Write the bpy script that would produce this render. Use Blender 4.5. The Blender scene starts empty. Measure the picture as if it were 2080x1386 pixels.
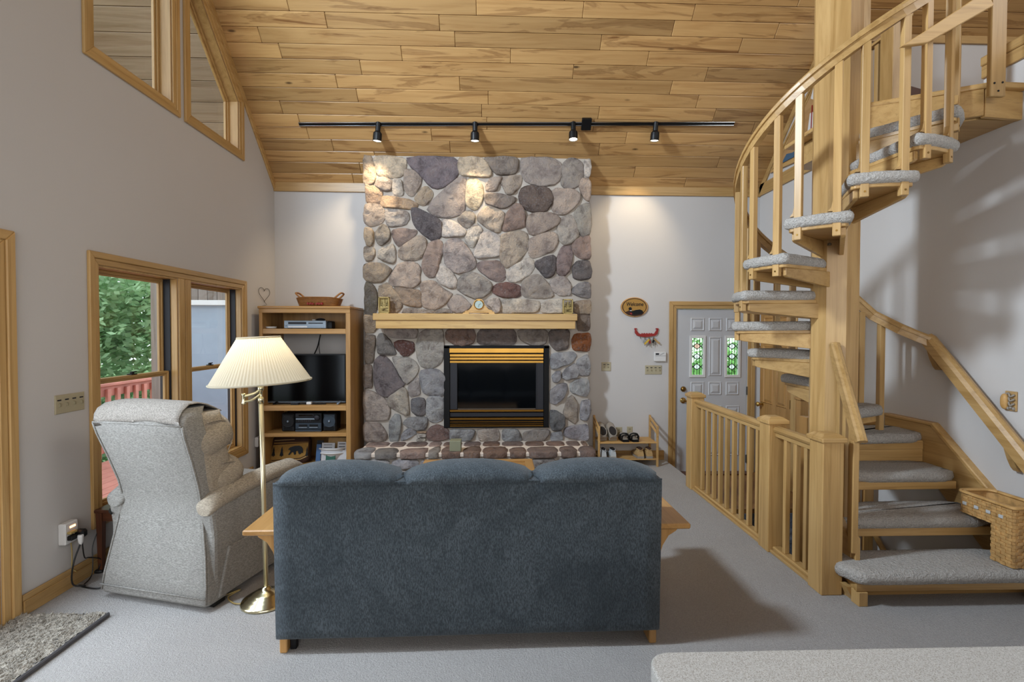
import bpy, bmesh, math, random
from mathutils import Vector, Matrix, geometry, noise
random.seed(11)
scn = bpy.context.scene
COL = scn.collection
PI = math.pi

# ------------------------------------------------------------------ camera
F, H = 1000.0, 1.59                       # focal length in pixels of the 2080x1386 frame, eye height
_Y = Vector((-35, -21, 1000)).normalized()        # room axes seen in camera space (right, down, forward)
_r = -0.002
_D = Vector((_r, 1, 0.021 + 0.035 * _r)).normalized()
_X = _D.cross(_Y).normalized()
_D = _Y.cross(_X).normalized()
right = Vector((_X.x, _Y.x, -_D.x)); down = Vector((_X.y, _Y.y, -_D.y)); fwd = Vector((_X.z, _Y.z, -_D.z))
cam_d = bpy.data.cameras.new('camera')
cam = bpy.data.objects.new('camera', cam_d); COL.objects.link(cam)
cam_d.sensor_width = 36; cam_d.sensor_fit = 'HORIZONTAL'; cam_d.lens = F / 2080 * 36
cam_d.clip_start = 0.02; cam_d.clip_end = 200
cam.matrix_world = Matrix(((right.x, -down.x, -fwd.x, 0), (right.y, -down.y, -fwd.y, 0),
                           (right.z, -down.z, -fwd.z, H), (0, 0, 0, 1)))
scn.camera = cam

# ------------------------------------------------------------------ view, world, lights
scn.view_settings.view_transform = 'Standard'
scn.view_settings.look = 'None'
scn.view_settings.gamma = 1
scn.view_settings.use_curve_mapping = False
scn.view_settings.exposure = 0.5
scn.cycles.use_denoising = True
scn.cycles.caustics_reflective = False
scn.cycles.caustics_refractive = False
scn.cycles.sample_clamp_indirect = 6.0
w = bpy.data.worlds.new('sky'); scn.world = w; w.use_nodes = True
wn = w.node_tree.nodes; wl = w.node_tree.links
bg = wn['Background']; bg.inputs['Color'].default_value = (0.80, 0.90, 1.0, 1); bg.inputs['Strength'].default_value = 2.3

def area(name, loc, target, sx, sy, power, col):
    d = bpy.data.lights.new(name, 'AREA'); d.shape = 'RECTANGLE'; d.size = sx; d.size_y = sy
    d.energy = power; d.color = col
    o = bpy.data.objects.new(name, d); COL.objects.link(o); o.location = loc
    o.rotation_euler = (Vector(target) - Vector(loc)).to_track_quat('-Z', 'Y').to_euler()
    return o
DAY = (0.74, 0.87, 1.0)
area('daylight_upper_left_window', (-2.70, 1.9, 4.5), (3.0, 3.4, 2.2), .40, .55, 200, DAY)
area('daylight_patio_door', (-2.70, 1.9, 1.25), (2.0, 2.4, 0.9), 1.2, 1.7, 48, DAY)
area('added_rear_fill', (0.2, -2.85, 2.4), (0.2, 4.0, 1.6), 4.6, 2.6, 76, (1.0, 0.94, 0.86))  # warm soft fill lamp added behind the camera, not a known window
area('added_loft_fill', (5.2, 0.0, 6.0), (0.5, 4.0, 2.5), 2.5, 2.0, 85, (1.0, 0.96, 0.90))  # fill lamp added out of view in the loft to brighten the left wall

# ------------------------------------------------------------------ pixel rays (only to measure where things stand)
def ray(x, y):
    v = Vector(((x - 1040) / F, (y - 693) / F, 1))
    return Vector((_X.dot(v), _Y.dot(v), -_D.dot(v)))
def onX(x, y, X): d = ray(x, y); k = X / d.x; return Vector((X, d.y * k, H + d.z * k))
def onY(x, y, Y): d = ray(x, y); k = Y / d.y; return Vector((d.x * k, Y, H + d.z * k))
def onZ(x, y, Z): d = ray(x, y); k = (Z - H) / d.z; return Vector((d.x * k, d.y * k, Z))
CE = 9.34                                  # ceiling plane: z = CE - y
def onS(x, y): d = ray(x, y); k = (CE - H) / (d.y + d.z); return Vector((d.x * k, d.y * k, H + d.z * k))

# ------------------------------------------------------------------ materials
def lin(h):
    h = h.lstrip('#'); c = [int(h[i:i + 2], 16) / 255 for i in (0, 2, 4)]
    return tuple(x / 12.92 if x <= .04045 else ((x + .055) / 1.055) ** 2.4 for x in c) + (1,)
def new_mat(name):
    m = bpy.data.materials.new(name); m.use_nodes = True
    n = m.node_tree.nodes; l = m.node_tree.links
    return m, n, l, n['Principled BSDF']
def coords(n, l, scale=(1, 1, 1), rnd=True):
    tc = n.new('ShaderNodeTexCoord'); mp = n.new('ShaderNodeMapping'); mp.inputs['Scale'].default_value = scale
    src = tc.outputs['Object']
    if rnd:
        oi = n.new('ShaderNodeObjectInfo'); ml = n.new('ShaderNodeMath'); ml.operation = 'MULTIPLY'; ml.inputs[1].default_value = 37.0
        l.new(oi.outputs['Random'], ml.inputs[0])
        ad = n.new('ShaderNodeVectorMath'); ad.operation = 'ADD'
        l.new(src, ad.inputs[0]); l.new(ml.outputs[0], ad.inputs[1]); src = ad.outputs[0]
    l.new(src, mp.inputs['Vector'])
    return mp.outputs['Vector']
def noise_tex(n, l, vec, scale, detail=4, rough=.55, dist=0):
    t = n.new('ShaderNodeTexNoise'); t.inputs['Scale'].default_value = scale; t.inputs['Detail'].default_value = detail
    t.inputs['Roughness'].default_value = rough; t.inputs['Distortion'].default_value = dist
    l.new(vec, t.inputs['Vector']); return t.outputs['Fac']
def ramp(n, l, fac, stops):
    r = n.new('ShaderNodeValToRGB'); e = r.color_ramp.elements
    e[0].position, e[0].color = stops[0]; e[1].position, e[1].color = stops[-1]
    for p, c in stops[1:-1]:
        k = e.new(p); k.color = c
    l.new(fac, r.inputs['Fac']); return r.outputs['Color']
def mixc(n, l, a, b, fac, mode='MIX'):
    m = n.new('ShaderNodeMix'); m.data_type = 'RGBA'; m.blend_type = mode
    for s, v in ((6, a), (7, b), (0, fac)):
        if hasattr(v, 'links'): l.new(v, m.inputs[s])
        else: m.inputs[s].default_value = v
    return m.outputs[2]
def bump(n, l, bs, h, strength, dist):
    b = n.new('ShaderNodeBump'); b.inputs['Strength'].default_value = strength; b.inputs['Distance'].default_value = dist
    l.new(h, b.inputs['Height']); l.new(b.outputs['Normal'], bs.inputs['Normal'])
def sc(c, k): return tuple(min(1, x * k) for x in c[:3]) + (1,)
def plain(name, hx, rough=.6, metal=0, var=.1, vscale=6, bs=0, bscale=40, bdist=.003, spec=.5, stretch=(1, 1, 1)):
    m, n, l, b = new_mat(name); c = lin(hx)
    v = coords(n, l, stretch)
    f = noise_tex(n, l, v, vscale)
    l.new(ramp(n, l, f, [(.3, sc(c, 1 - var)), (.7, sc(c, 1 + var))]), b.inputs['Base Color'])
    b.inputs['Roughness'].default_value = rough; b.inputs['Metallic'].default_value = metal
    b.inputs['Specular IOR Level'].default_value = spec
    if bs: bump(n, l, b, noise_tex(n, l, v, bscale, 3), bs, bdist)
    return m
AX = {'x': (.55, 9, 9), 'y': (9, .55, 9), 'z': (9, 9, .55)}
def wood(name, light, dark, axis, rough=.38, contrast=1.0, streak=0, k=1.0):
    m, n, l, b = new_mat(name); a, d = lin(light), lin(dark)
    s = tuple(q * k for q in AX[axis])
    v = coords(n, l, s)
    f = noise_tex(n, l, v, 1.6, 5, .6, 1.2)
    lo = .5 - .22 / contrast; hi = .5 + .22 / contrast
    c = ramp(n, l, f, [(lo, d), (.5, tuple((x * .35 + y * .65) for x, y in zip(d, a))), (hi, a)])
    v2 = coords(n, l, tuple(q * (6 if q > 2 else 1.5) for q in s))
    pores = noise_tex(n, l, v2, 1.5, 3, .7)
    c = mixc(n, l, c, sc(d, .62), ramp(n, l, pores, [(.55, (0, 0, 0, 1)), (.78, (.55, .55, .55, 1))]))
    if streak:
        v3 = coords(n, l, {'x': (.55, 5.0, 5.0), 'y': (5.0, .55, 5.0), 'z': (5.0, 5.0, .55)}[axis])
        g = noise_tex(n, l, v3, 1.15, 4, .55, 2.4)
        c = mixc(n, l, c, lin('#6b4320'), ramp(n, l, g, [(.555, (0, 0, 0, 1)), (.60, (streak * .55,) * 3 + (1,)), (.66, (streak * .35,) * 3 + (1,)), (.72, (streak,) * 3 + (1,))]))
        vo = n.new('ShaderNodeTexVoronoi'); vo.inputs['Scale'].default_value = 1.0
        l.new(coords(n, l, {'x': (1.5, 4.5, 4.5), 'y': (4.5, 1.5, 4.5), 'z': (4.5, 4.5, 1.5)}[axis]), vo.inputs['Vector'])
        c = mixc(n, l, c, lin('#2a1508'), ramp(n, l, vo.outputs['Distance'], [(.03, (.8, .8, .8, 1)), (.075, (0, 0, 0, 1))]))
    oi = n.new('ShaderNodeObjectInfo'); hv = n.new('ShaderNodeHueSaturation')
    mr = n.new('ShaderNodeMapRange'); mr.inputs['To Min'].default_value = .74 if streak > .8 else .88; mr.inputs['To Max'].default_value = 1.12
    l.new(oi.outputs['Random'], mr.inputs['Value']); l.new(mr.outputs[0], hv.inputs['Value']); l.new(c, hv.inputs['Color'])
    l.new(hv.outputs['Color'], b.inputs['Base Color'])
    b.inputs['Roughness'].default_value = rough
    bump(n, l, b, pores, .12, .002)
    return m

M = {}
for a in 'xyz':
    M['oak_' + a] = wood('oak_' + a, '#c09c66', '#9d7844', a)
    M['case_' + a] = wood('shelf_oak_' + a, '#b88c54', '#946a36', a)
    M['darkwood_' + a] = wood('dark_wood_' + a, '#5b3420', '#3a1f12', a)
M['plank'] = wood('ceiling_plank', '#c39c67', '#a47a49', 'x', rough=.33, contrast=.8, streak=.85)
M['soffit'] = wood('soffit_board', '#9c8670', '#7d6750', 'x', rough=.7, streak=.4)
M['mantel'] = wood('mantel_maple', '#caa566', '#b08648', 'x', rough=.35, streak=.35)
M['pine'] = wood('pale_pine', '#c9a066', '#a97f45', 'x', rough=.5)
M['pine_y'] = wood('pale_pine_y', '#c9a066', '#a97f45', 'y', rough=.5)
M['siding'] = wood('grey_siding', '#8a8078', '#6a5c50', 'z', rough=.8)
M['redwood'] = plain('red_deck_stain', '#c27f70', .7, var=.15, vscale=4)
M['wall'] = plain('wall_paint', '#c2bebb', .85, var=.02, vscale=.8, bs=.15, bscale=90, bdist=.002, spec=.2)
M['white'] = plain('white_paint', '#d4d2d0', .5, var=.02)
M['door_grey'] = plain('grey_white_door_paint', '#b9b9bb', .45, var=.02)
M['ivory'] = plain('ivory_plastic', '#a99f84', .45, var=.03)
M['ivory_dark'] = plain('ivory_toggle', '#8f866c', .45, var=.03)
M['black'] = plain('black_plastic', '#0b0b0d', .45, var=.1, spec=.3)
M['black_matte'] = plain('black_metal', '#0c0c0d', .55, var=.1, spec=.2)
M['screen'] = plain('tv_screen', '#030304', .12, var=.05, spec=.12)
M['charcoal'] = plain('charcoal_metal', '#26262b', .5, var=.05, spec=.3)
M['louvre_brass'] = plain('louvre_brass', '#a67c3a', .28, metal=1, var=.06)
M['brass'] = plain('polished_brass', '#c9a864', .22, metal=1, var=.04)
M['champagne'] = plain('champagne_brass', '#d2c9a6', .2, metal=1, var=.04)
M['brass_dark'] = plain('antique_brass', '#8a6a36', .3, metal=1, var=.1)
M['pole_brass'] = plain('satin_brass', '#cfc3a2', .3, metal=.8, var=.03)
M['chrome'] = plain('chrome', '#c8ccd0', .15, metal=1, var=.02)
M['hinge'] = plain('steel_hinge', '#77736c', .35, metal=.9, var=.05)
M['silver'] = plain('silver_plastic', '#8b97a3', .4, metal=.3, var=.04)
M['stereo'] = plain('blue_grey_plastic', '#2f3a45', .4, metal=.2, var=.08)
M['mortar'] = plain('mortar', '#aea59b', .95, var=.1, vscale=5, bs=.7, bscale=45, bdist=.006)
M['mortar_white'] = plain('white_mortar', '#d5c6b8', .95, var=.06, vscale=5, bs=.6, bscale=45, bdist=.005)
M['lead'] = plain('lead_came', '#2b2f2b', .4, metal=.6)
M['red_wood'] = plain('red_painted_wood', '#8c2420', .45, var=.08)
M['yellow'] = plain('yellow_tag', '#c7a437', .5, var=.05)
M['paper'] = plain('paper', '#c9c9cc', .8, var=.04)
M['green_paper'] = plain('green_paper', '#2c5f50', .7)
M['blue_paper'] = plain('blue_paper', '#40608a', .7)
M['wicker'] = plain('splint', '#b8905a', .55, var=.28, vscale=30)
M['wicker_dark'] = plain('brown_wicker', '#8f5f2c', .6, var=.25, vscale=25)
M['rug'] = plain('shag', '#a49c90', 1, var=.3, vscale=70, bs=1, bscale=120, bdist=.02)
M['rug_edge'] = plain('rug_binding', '#4c4a4c', .9)
M['sage'] = plain('sage_ceramic', '#87876f', .5, var=.06)
M['cord'] = plain('black_rubber', '#111112', .5)
M['cord_tan'] = plain('tan_cord', '#a08a55', .5)
M['tan_fabric'] = plain('tan_fabric', '#a17a3c', .9, var=.1, vscale=60)
M['dark_fabric'] = plain('dark_brown_fabric', '#3a2216', .9, var=.2, vscale=60)
M['leather_tan'] = plain('tan_suede', '#ab8a5a', .8, var=.12, vscale=20)
M['shoe_white'] = plain('white_leather', '#b7babb', .5, var=.05)
M['shoe_dark'] = plain('dark_lining', '#1b1616', .8)
M['shoe_grey'] = plain('grey_leather', '#8d8479', .6, var=.08)
M['sole'] = plain('rubber_sole', '#a8a297', .7)
M['bark'] = plain('bark', '#4b4036', .9, var=.3, vscale=10)
M['lawn'] = plain('lawn', '#55703c', 1, var=.3, vscale=2)
M['blue_paint'] = plain('blue_painted_wave', '#3f5b74', .6, var=.1)
M['cream_panel'] = wood('pale_panel', '#b58f62', '#a37c4e', 'y', rough=.5)
M['landing'] = wood('landing_boards', '#8f6436', '#704a22', 'y')

def carpet(name, hx, s1=230, depth=.007, var=.16):
    m, n, l, b = new_mat(name); c = lin(hx)
    v = coords(n, l, rnd=False)
    f = noise_tex(n, l, v, s1, 3, .7); g = noise_tex(n, l, v, 2.2, 3, .5); h = noise_tex(n, l, v, s1 * .42, 2, .6)
    a = ramp(n, l, f, [(.32, sc(c, 1 - var * 1.5)), (.68, sc(c, 1 + var))])
    a = mixc(n, l, a, sc(c, .8), ramp(n, l, g, [(.45, (0, 0, 0, 1)), (.75, (.45, .45, .45, 1))]))
    l.new(a, b.inputs['Base Color']); b.inputs['Roughness'].default_value = 1; b.inputs['Specular IOR Level'].default_value = .1
    ad = n.new('ShaderNodeMath'); ad.operation = 'ADD'; l.new(f, ad.inputs[0]); l.new(h, ad.inputs[1])
    bump(n, l, b, ad.outputs[0], .9, depth)
    return m
M['carpet'] = carpet('floor_carpet', '#afaba8')
M['stair_carpet'] = carpet('stair_carpet', '#c4bfb9', 110, .02, .2)
M['blue_carpet'] = carpet('basement_carpet', '#6b7079', 110, .015)

def fabric(name, hx, hx2, stretch, s=120, blot=3, blotamt=.6, sheen=0):
    m, n, l, b = new_mat(name); c, d = lin(hx), lin(hx2)
    v = coords(n, l, stretch, rnd=False); v0 = coords(n, l, (1, 1, 1), rnd=False)
    f = noise_tex(n, l, v, s, 3, .7); g = noise_tex(n, l, v0, blot, 5, .65, 1.5)
    a = mixc(n, l, c, d, ramp(n, l, g, [(.38, (0, 0, 0, 1)), (.64, (blotamt,) * 3 + (1,))]))
    a = mixc(n, l, a, sc(d, .55), ramp(n, l, f, [(.42, (.75, .75, .75, 1)), (.6, (0, 0, 0, 1))]))
    l.new(a, b.inputs['Base Color']); b.inputs['Roughness'].default_value = .95; b.inputs['Specular IOR Level'].default_value = .15
    b.inputs['Sheen Weight'].default_value = sheen; b.inputs['Sheen Roughness'].default_value = .5
    bump(n, l, b, f, .5, .004)
    return m
M['sofa'] = fabric('blue_grey_chenille', '#51595f', '#384046', (1.6, 1.6, .5), 130, 2.3, .85, .12)
M['recliner'] = fabric('oatmeal_tweed', '#98958f', '#898580', (.5, .5, 2.2), 150, 3, .5, .1)
M['pillow_beige'] = fabric('beige_tweed', '#a89c8b', '#968a7a', (.5, .5, 2.2), 150, 3, .5, .1)
M['throw'] = fabric('grey_headrest_cloth', '#99928a', '#8c857d', (1, 1, 1), 150, 3, .5, .1)

def stone_mat():
    m, n, l, b = new_mat('field_stone')
    oi = n.new('ShaderNodeObjectInfo'); v = coords(n, l)
    f = noise_tex(n, l, v, 9, 6, .65, .4); g = noise_tex(n, l, v, 3.2, 3, .5, .8); h = noise_tex(n, l, v, 48, 6, .75)
    c = oi.outputs['Color']
    c = mixc(n, l, c, ramp(n, l, f, [(.32, (.38, .35, .35, 1)), (.5, (1, 1, 1, 1)), (.72, (1.35, 1.28, 1.18, 1))]), .85, 'MULTIPLY')
    c = mixc(n, l, c, lin('#8d7d78'), ramp(n, l, g, [(.5, (0, 0, 0, 1)), (.72, (.4, .4, .4, 1))]))
    c = mixc(n, l, c, (.30, .28, .28, 1), ramp(n, l, h, [(.36, (.6, .6, .6, 1)), (.47, (0, 0, 0, 1))]))
    l.new(c, b.inputs['Base Color']); b.inputs['Roughness'].default_value = .9; b.inputs['Specular IOR Level'].default_value = .25
    ad = n.new('ShaderNodeMath'); ad.operation = 'ADD'; l.new(f, ad.inputs[0])
    mu = n.new('ShaderNodeMath'); mu.operation = 'MULTIPLY'; mu.inputs[1].default_value = .6; l.new(h, mu.inputs[0]); l.new(mu.outputs[0], ad.inputs[1])
    bump(n, l, b, ad.outputs[0], 1.0, .05)
    return m
M['stone'] = stone_mat()

def leafmat(name, hx):
    m, n, l, b = new_mat(name); n.remove(b); c = lin(hx)
    f = noise_tex(n, l, coords(n, l, rnd=False), 1.6, 3)
    k = ramp(n, l, f, [(.3, sc(c, .6)), (.7, sc(c, 1.25))])
    d = n.new('ShaderNodeBsdfDiffuse'); t = n.new('ShaderNodeBsdfTranslucent'); l.new(k, d.inputs['Color']); l.new(k, t.inputs['Color'])
    mx = n.new('ShaderNodeMixShader'); mx.inputs[0].default_value = .45
    l.new(d.outputs[0], mx.inputs[1]); l.new(t.outputs[0], mx.inputs[2]); l.new(mx.outputs[0], n['Material Output'].inputs['Surface']); return m
M['leaf'] = leafmat('leaf', '#b2d2a6'); M['leaf2'] = leafmat('pale_leaf', '#c6deb4')
def glass(name, tint=(1, 1, 1, 1), refl=1.0, rough=.02):
    m, n, l, b = new_mat(name); n.remove(b)
    t = n.new('ShaderNodeBsdfTransparent'); t.inputs['Color'].default_value = tint
    g = n.new('ShaderNodeBsdfGlossy'); g.inputs['Roughness'].default_value = rough
    fr = n.new('ShaderNodeFresnel'); fr.inputs['IOR'].default_value = 1.45
    ge = n.new('ShaderNodeNewGeometry'); iv = n.new('ShaderNodeMath'); iv.operation = 'SUBTRACT'; iv.inputs[0].default_value = 1; l.new(ge.outputs['Backfacing'], iv.inputs[1])
    ml = n.new('ShaderNodeMath'); ml.operation = 'MULTIPLY'; l.new(fr.outputs[0], ml.inputs[0]); l.new(iv.outputs[0], ml.inputs[1])
    mx = n.new('ShaderNodeMixShader'); l.new(ml.outputs[0], mx.inputs[0]); l.new(t.outputs[0], mx.inputs[1]); l.new(g.outputs[0], mx.inputs[2])
    l.new(mx.outputs[0], n['Material Output'].inputs['Surface']); return m
M['glass'] = glass('window_glass')
M['green_glass'] = glass('green_stained_glass', (.72, .92, .66, 1))
def frosted(name, hx):
    m, n, l, b = new_mat(name); n.remove(b)
    t = n.new('ShaderNodeBsdfTransparent'); t.inputs['Color'].default_value = lin(hx)
    d = n.new('ShaderNodeBsdfTranslucent'); d.inputs['Color'].default_value = lin(hx)
    mx = n.new('ShaderNodeMixShader'); mx.inputs[0].default_value = .6
    l.new(t.outputs[0], mx.inputs[1]); l.new(d.outputs[0], mx.inputs[2]); l.new(mx.outputs[0], n['Material Output'].inputs['Surface']); return m
M['clear_glass'] = frosted('frosted_clear_glass', '#f2f5f2')
M['pink_glass'] = frosted('frosted_amber_glass', '#ecd3c6')
M['fire_glass'] = plain('dark_fireplace_glass', '#07090c', .08, var=.05)
M['clock_face'] = plain('clock_dial', '#8fa5a0', .15, var=.05)

def emit(name, col, st):
    m, n, l, b = new_mat(name); b.inputs['Base Color'].default_value = col
    b.inputs['Emission Color'].default_value = col; b.inputs['Emission Strength'].default_value = st; return m
M['bulb'] = emit('lit_bulb', (1, .86, .62, 1), 9)
M['led'] = emit('indicator_light', (1, .45, .2, 1), 3)

def shade_mat():
    m, n, l, b = new_mat('pleated_shade'); n.remove(b)
    c = lin('#b8b09e')
    d = n.new('ShaderNodeBsdfDiffuse'); d.inputs['Color'].default_value = c
    t = n.new('ShaderNodeBsdfTranslucent'); t.inputs['Color'].default_value = lin('#efe6cf')
    mx = n.new('ShaderNodeMixShader'); mx.inputs[0].default_value = .35
    l.new(d.outputs[0], mx.inputs[1]); l.new(t.outputs[0], mx.inputs[2]); l.new(mx.outputs[0], n['Material Output'].inputs['Surface'])
    return m
M['shade'] = shade_mat()

def laminate():
    m, n, l, b = new_mat('speckled_laminate'); v = coords(n, l, rnd=False)
    f = noise_tex(n, l, v, 420, 2, .6); g = noise_tex(n, l, v, 150, 3, .6)
    c = ramp(n, l, f, [(.36, lin('#7e786f')), (.46, lin('#a8a5a0')), (.62, lin('#b0ada8')), (.70, lin('#c9c4bd'))])
    c = mixc(n, l, c, lin('#8e877e'), ramp(n, l, g, [(.5, (0, 0, 0, 1)), (.66, (.5, .5, .5, 1))]))
    l.new(c, b.inputs['Base Color']); b.inputs['Roughness'].default_value = .45; return m
M['laminate'] = laminate()

# ------------------------------------------------------------------ mesh helpers
def emp(name, loc=(0, 0, 0), label=None, cat=None, group=None, rotz=0, kind=None):
    o = bpy.data.objects.new(name, None); COL.objects.link(o); o.location = loc; o.rotation_euler = (0, 0, rotz)
    o.empty_display_size = .05
    tag(o, label, cat, group, kind); return o
def tag(o, label=None, cat=None, group=None, kind=None):
    if label: o['label'] = label
    if cat: o['category'] = cat
    if group: o['group'] = group
    if kind: o['kind'] = kind
    return o
def obj(name, bm, mat, parent=None, smooth=False, local=False, kind=None, origin=None):
    """link a bmesh as one object; geometry given in world space unless local, the parent's rotation is undone"""
    bmesh.ops.recalc_face_normals(bm, faces=bm.faces)
    me = bpy.data.meshes.new(name)
    M0 = Matrix()
    if parent is not None and not local:
        pw = Matrix.LocRotScale(parent.location, parent.rotation_euler.to_quaternion(), None)
        q = parent.parent
        while q is not None:
            pw = Matrix.LocRotScale(q.location, q.rotation_euler.to_quaternion(), None) @ pw; q = q.parent
        M0 = pw.inverted(); bmesh.ops.transform(bm, matrix=M0, verts=bm.verts)
    loc = None
    if origin is None and bm.verts:
        lo = Vector([min(v.co[i] for v in bm.verts) for i in range(3)]); hi = Vector([max(v.co[i] for v in bm.verts) for i in range(3)])
        loc = Vector(((lo.x + hi.x) / 2, (lo.y + hi.y) / 2, lo.z))
        bmesh.ops.translate(bm, verts=bm.verts, vec=-loc)
    bm.to_mesh(me); bm.free()
    if smooth:
        for p in me.polygons: p.use_smooth = len(p.vertices) <= 4
    mats = mat if isinstance(mat, (list, tuple)) else [mat]
    for k in mats: me.materials.append(k)
    o = bpy.data.objects.new(name, me); COL.objects.link(o)
    if loc is not None: o.location = loc
    if parent is not None: o.parent = parent
    if kind: o['kind'] = kind
    return o
def new(): return bmesh.new()
def box(bm, lo, hi, bev=0, seg=1, mi=0):
    lo, hi = Vector(lo), Vector(hi)
    c = (lo + hi) / 2; s = hi - lo
    r = bmesh.ops.create_cube(bm, size=1, matrix=Matrix.Translation(c) @ Matrix.Diagonal((abs(s.x), abs(s.y), abs(s.z), 1)))
    vs = r['verts']; fs = {f for v in vs for f in v.link_faces}
    for f in fs: f.material_index = mi
    if bev:
        es = list({e for v in vs for e in v.link_edges})
        bmesh.ops.bevel(bm, geom=es, offset=bev, offset_type='OFFSET', segments=seg, affect='EDGES', profile=.5, clamp_overlap=True)
    return bm
def obox(bm, c, axes, half, bev=0, seg=1):
    """oriented box: centre, three unit axes, half sizes"""
    a, b, d = [Vector(v).normalized() for v in axes]
    m = Matrix(((a.x * half[0] * 2, b.x * half[1] * 2, d.x * half[2] * 2, c[0]), (a.y * half[0] * 2, b.y * half[1] * 2, d.y * half[2] * 2, c[1]),
                (a.z * half[0] * 2, b.z * half[1] * 2, d.z * half[2] * 2, c[2]), (0, 0, 0, 1)))
    r = bmesh.ops.create_cube(bm, size=1, matrix=m)
    if bev:
        es = list({e for v in r['verts'] for e in v.link_edges})
        bmesh.ops.bevel(bm, geom=es, offset=bev, offset_type='OFFSET', segments=seg, affect='EDGES', profile=.5, clamp_overlap=True)
    return bm
def bar(bm, p, q, wd, ht, up=(0, 0, 1), bev=0, seg=1):
    """board from p to q, wd across, ht along up"""
    p, q = Vector(p), Vector(q); d = (q - p); L = d.length; d.normalize()
    s = d.cross(Vector(up)).normalized(); u = s.cross(d).normalized()
    return obox(bm, (p + q) / 2, (d, s, u), (L / 2, wd / 2, ht / 2), bev, seg)
def prism(bm, pts, vec, bev=0, seg=1, mi=0):
    """closed polygon of 3D points extruded along vec"""
    vec = Vector(vec)
    a = [bm.verts.new(p) for p in pts]; b = [bm.verts.new(Vector(p) + vec) for p in pts]
    n = len(pts); fs = []
    fs.append(bm.faces.new(a)); fs.append(bm.faces.new(b[::-1]))
    for i in range(n):
        fs.append(bm.faces.new((a[i], a[(i + 1) % n], b[(i + 1) % n], b[i])))
    for f in fs: f.material_index = mi
    if bev:
        bmesh.ops.recalc_face_normals(bm, faces=fs)
        es = list({e for f in fs for e in f.edges})
        bmesh.ops.bevel(bm, geom=es, offset=bev, offset_type='OFFSET', segments=seg, affect='EDGES', profile=.5, clamp_overlap=True)
    return bm
def loft(bm, rings, cap=True, closed=True, mi=0):
    vs = [[bm.verts.new(p) for p in r] for r in rings]
    n = len(vs[0])
    for a, b in zip(vs, vs[1:]):
        for i in range(n if closed else n - 1):
            j = (i + 1) % n
            try:
                f = bm.faces.new((a[i], a[j], b[j], b[i])); f.material_index = mi
            except ValueError: pass
    if cap and closed:
        f = bm.faces.new(vs[0]); f.material_index = mi
        f = bm.faces.new(vs[-1][::-1]); f.material_index = mi
    return bm
def lathe(bm, prof, c=(0, 0, 0), axis=(0, 0, 1), n=20, cap=True, mi=0):
    """prof: list of (radius, height) along axis from c"""
    ax = Vector(axis).normalized(); s = ax.orthogonal().normalized(); t = ax.cross(s); c = Vector(c)
    return loft(bm, [[c + ax * h + (s * math.cos(2 * PI * i / n) + t * math.sin(2 * PI * i / n)) * max(r, 1e-4) for i in range(n)] for r, h in prof], cap, True, mi)
def tube(bm, pts, r, n=8, mi=0):
    pts = [Vector(p) for p in pts]; rings = []; s = None
    for i, p in enumerate(pts):
        d = (pts[min(i + 1, len(pts) - 1)] - pts[max(i - 1, 0)]).normalized()
        if s is None: s = d.orthogonal().normalized()
        else:
            s = s - d * s.dot(d)
            s = s.normalized() if s.length > 1e-6 else d.orthogonal().normalized()
        t = d.cross(s); rr = r[i] if isinstance(r, (list, tuple)) else r
        rings.append([p + (s * math.cos(2 * PI * k / n) + t * math.sin(2 * PI * k / n)) * rr for k in range(n)])
    return loft(bm, rings, True, True, mi)
def sweep(bm, pts, prof, ups=None):
    """prof: closed list of (side, up) swept along pts with world-z up"""
    pts = [Vector(p) for p in pts]; rings = []
    for i, p in enumerate(pts):
        d = (pts[min(i + 1, len(pts) - 1)] - pts[max(i - 1, 0)]).normalized()
        s = d.cross(Vector((0, 0, 1))).normalized(); u = s.cross(d).normalized()
        rings.append([p + s * a + u * b for a, b in prof])
    return loft(bm, rings)
def spline(pts, k=6):
    pts = [Vector(p) for p in pts]; out = []
    for i in range(len(pts) - 1):
        p0 = pts[max(i - 1, 0)]; p1 = pts[i]; p2 = pts[i + 1]; p3 = pts[min(i + 2, len(pts) - 1)]
        for j in range(k):
            t = j / k
            out.append(.5 * ((2 * p1) + (p2 - p0) * t + (2 * p0 - 5 * p1 + 4 * p2 - p3) * t * t + (3 * p1 - p0 - 3 * p2 + p3) * t ** 3))
    out.append(pts[-1]); return out
def superell(bm, c, half, axes=((1, 0, 0), (0, 1, 0), (0, 0, 1)), e1=.6, e2=.6, nu=20, nv=12):
    a, b, d = [Vector(v).normalized() for v in axes]; c = Vector(c)
    f = lambda w, e: math.copysign(abs(w) ** e, w)
    rings = []
    for j in range(nv + 1):
        ph = -PI / 2 + PI * j / nv
        cp, sp = f(math.cos(ph), e1) if abs(math.cos(ph)) > 1e-9 else 1e-4, f(math.sin(ph), e1)
        cp = max(cp, 1e-3)
        rings.append([c + a * half[0] * cp * f(math.cos(2 * PI * i / nu), e2) + b * half[1] * cp * f(math.sin(2 * PI * i / nu), e2) + d * half[2] * sp for i in range(nu)])
    return loft(bm, rings)
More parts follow.
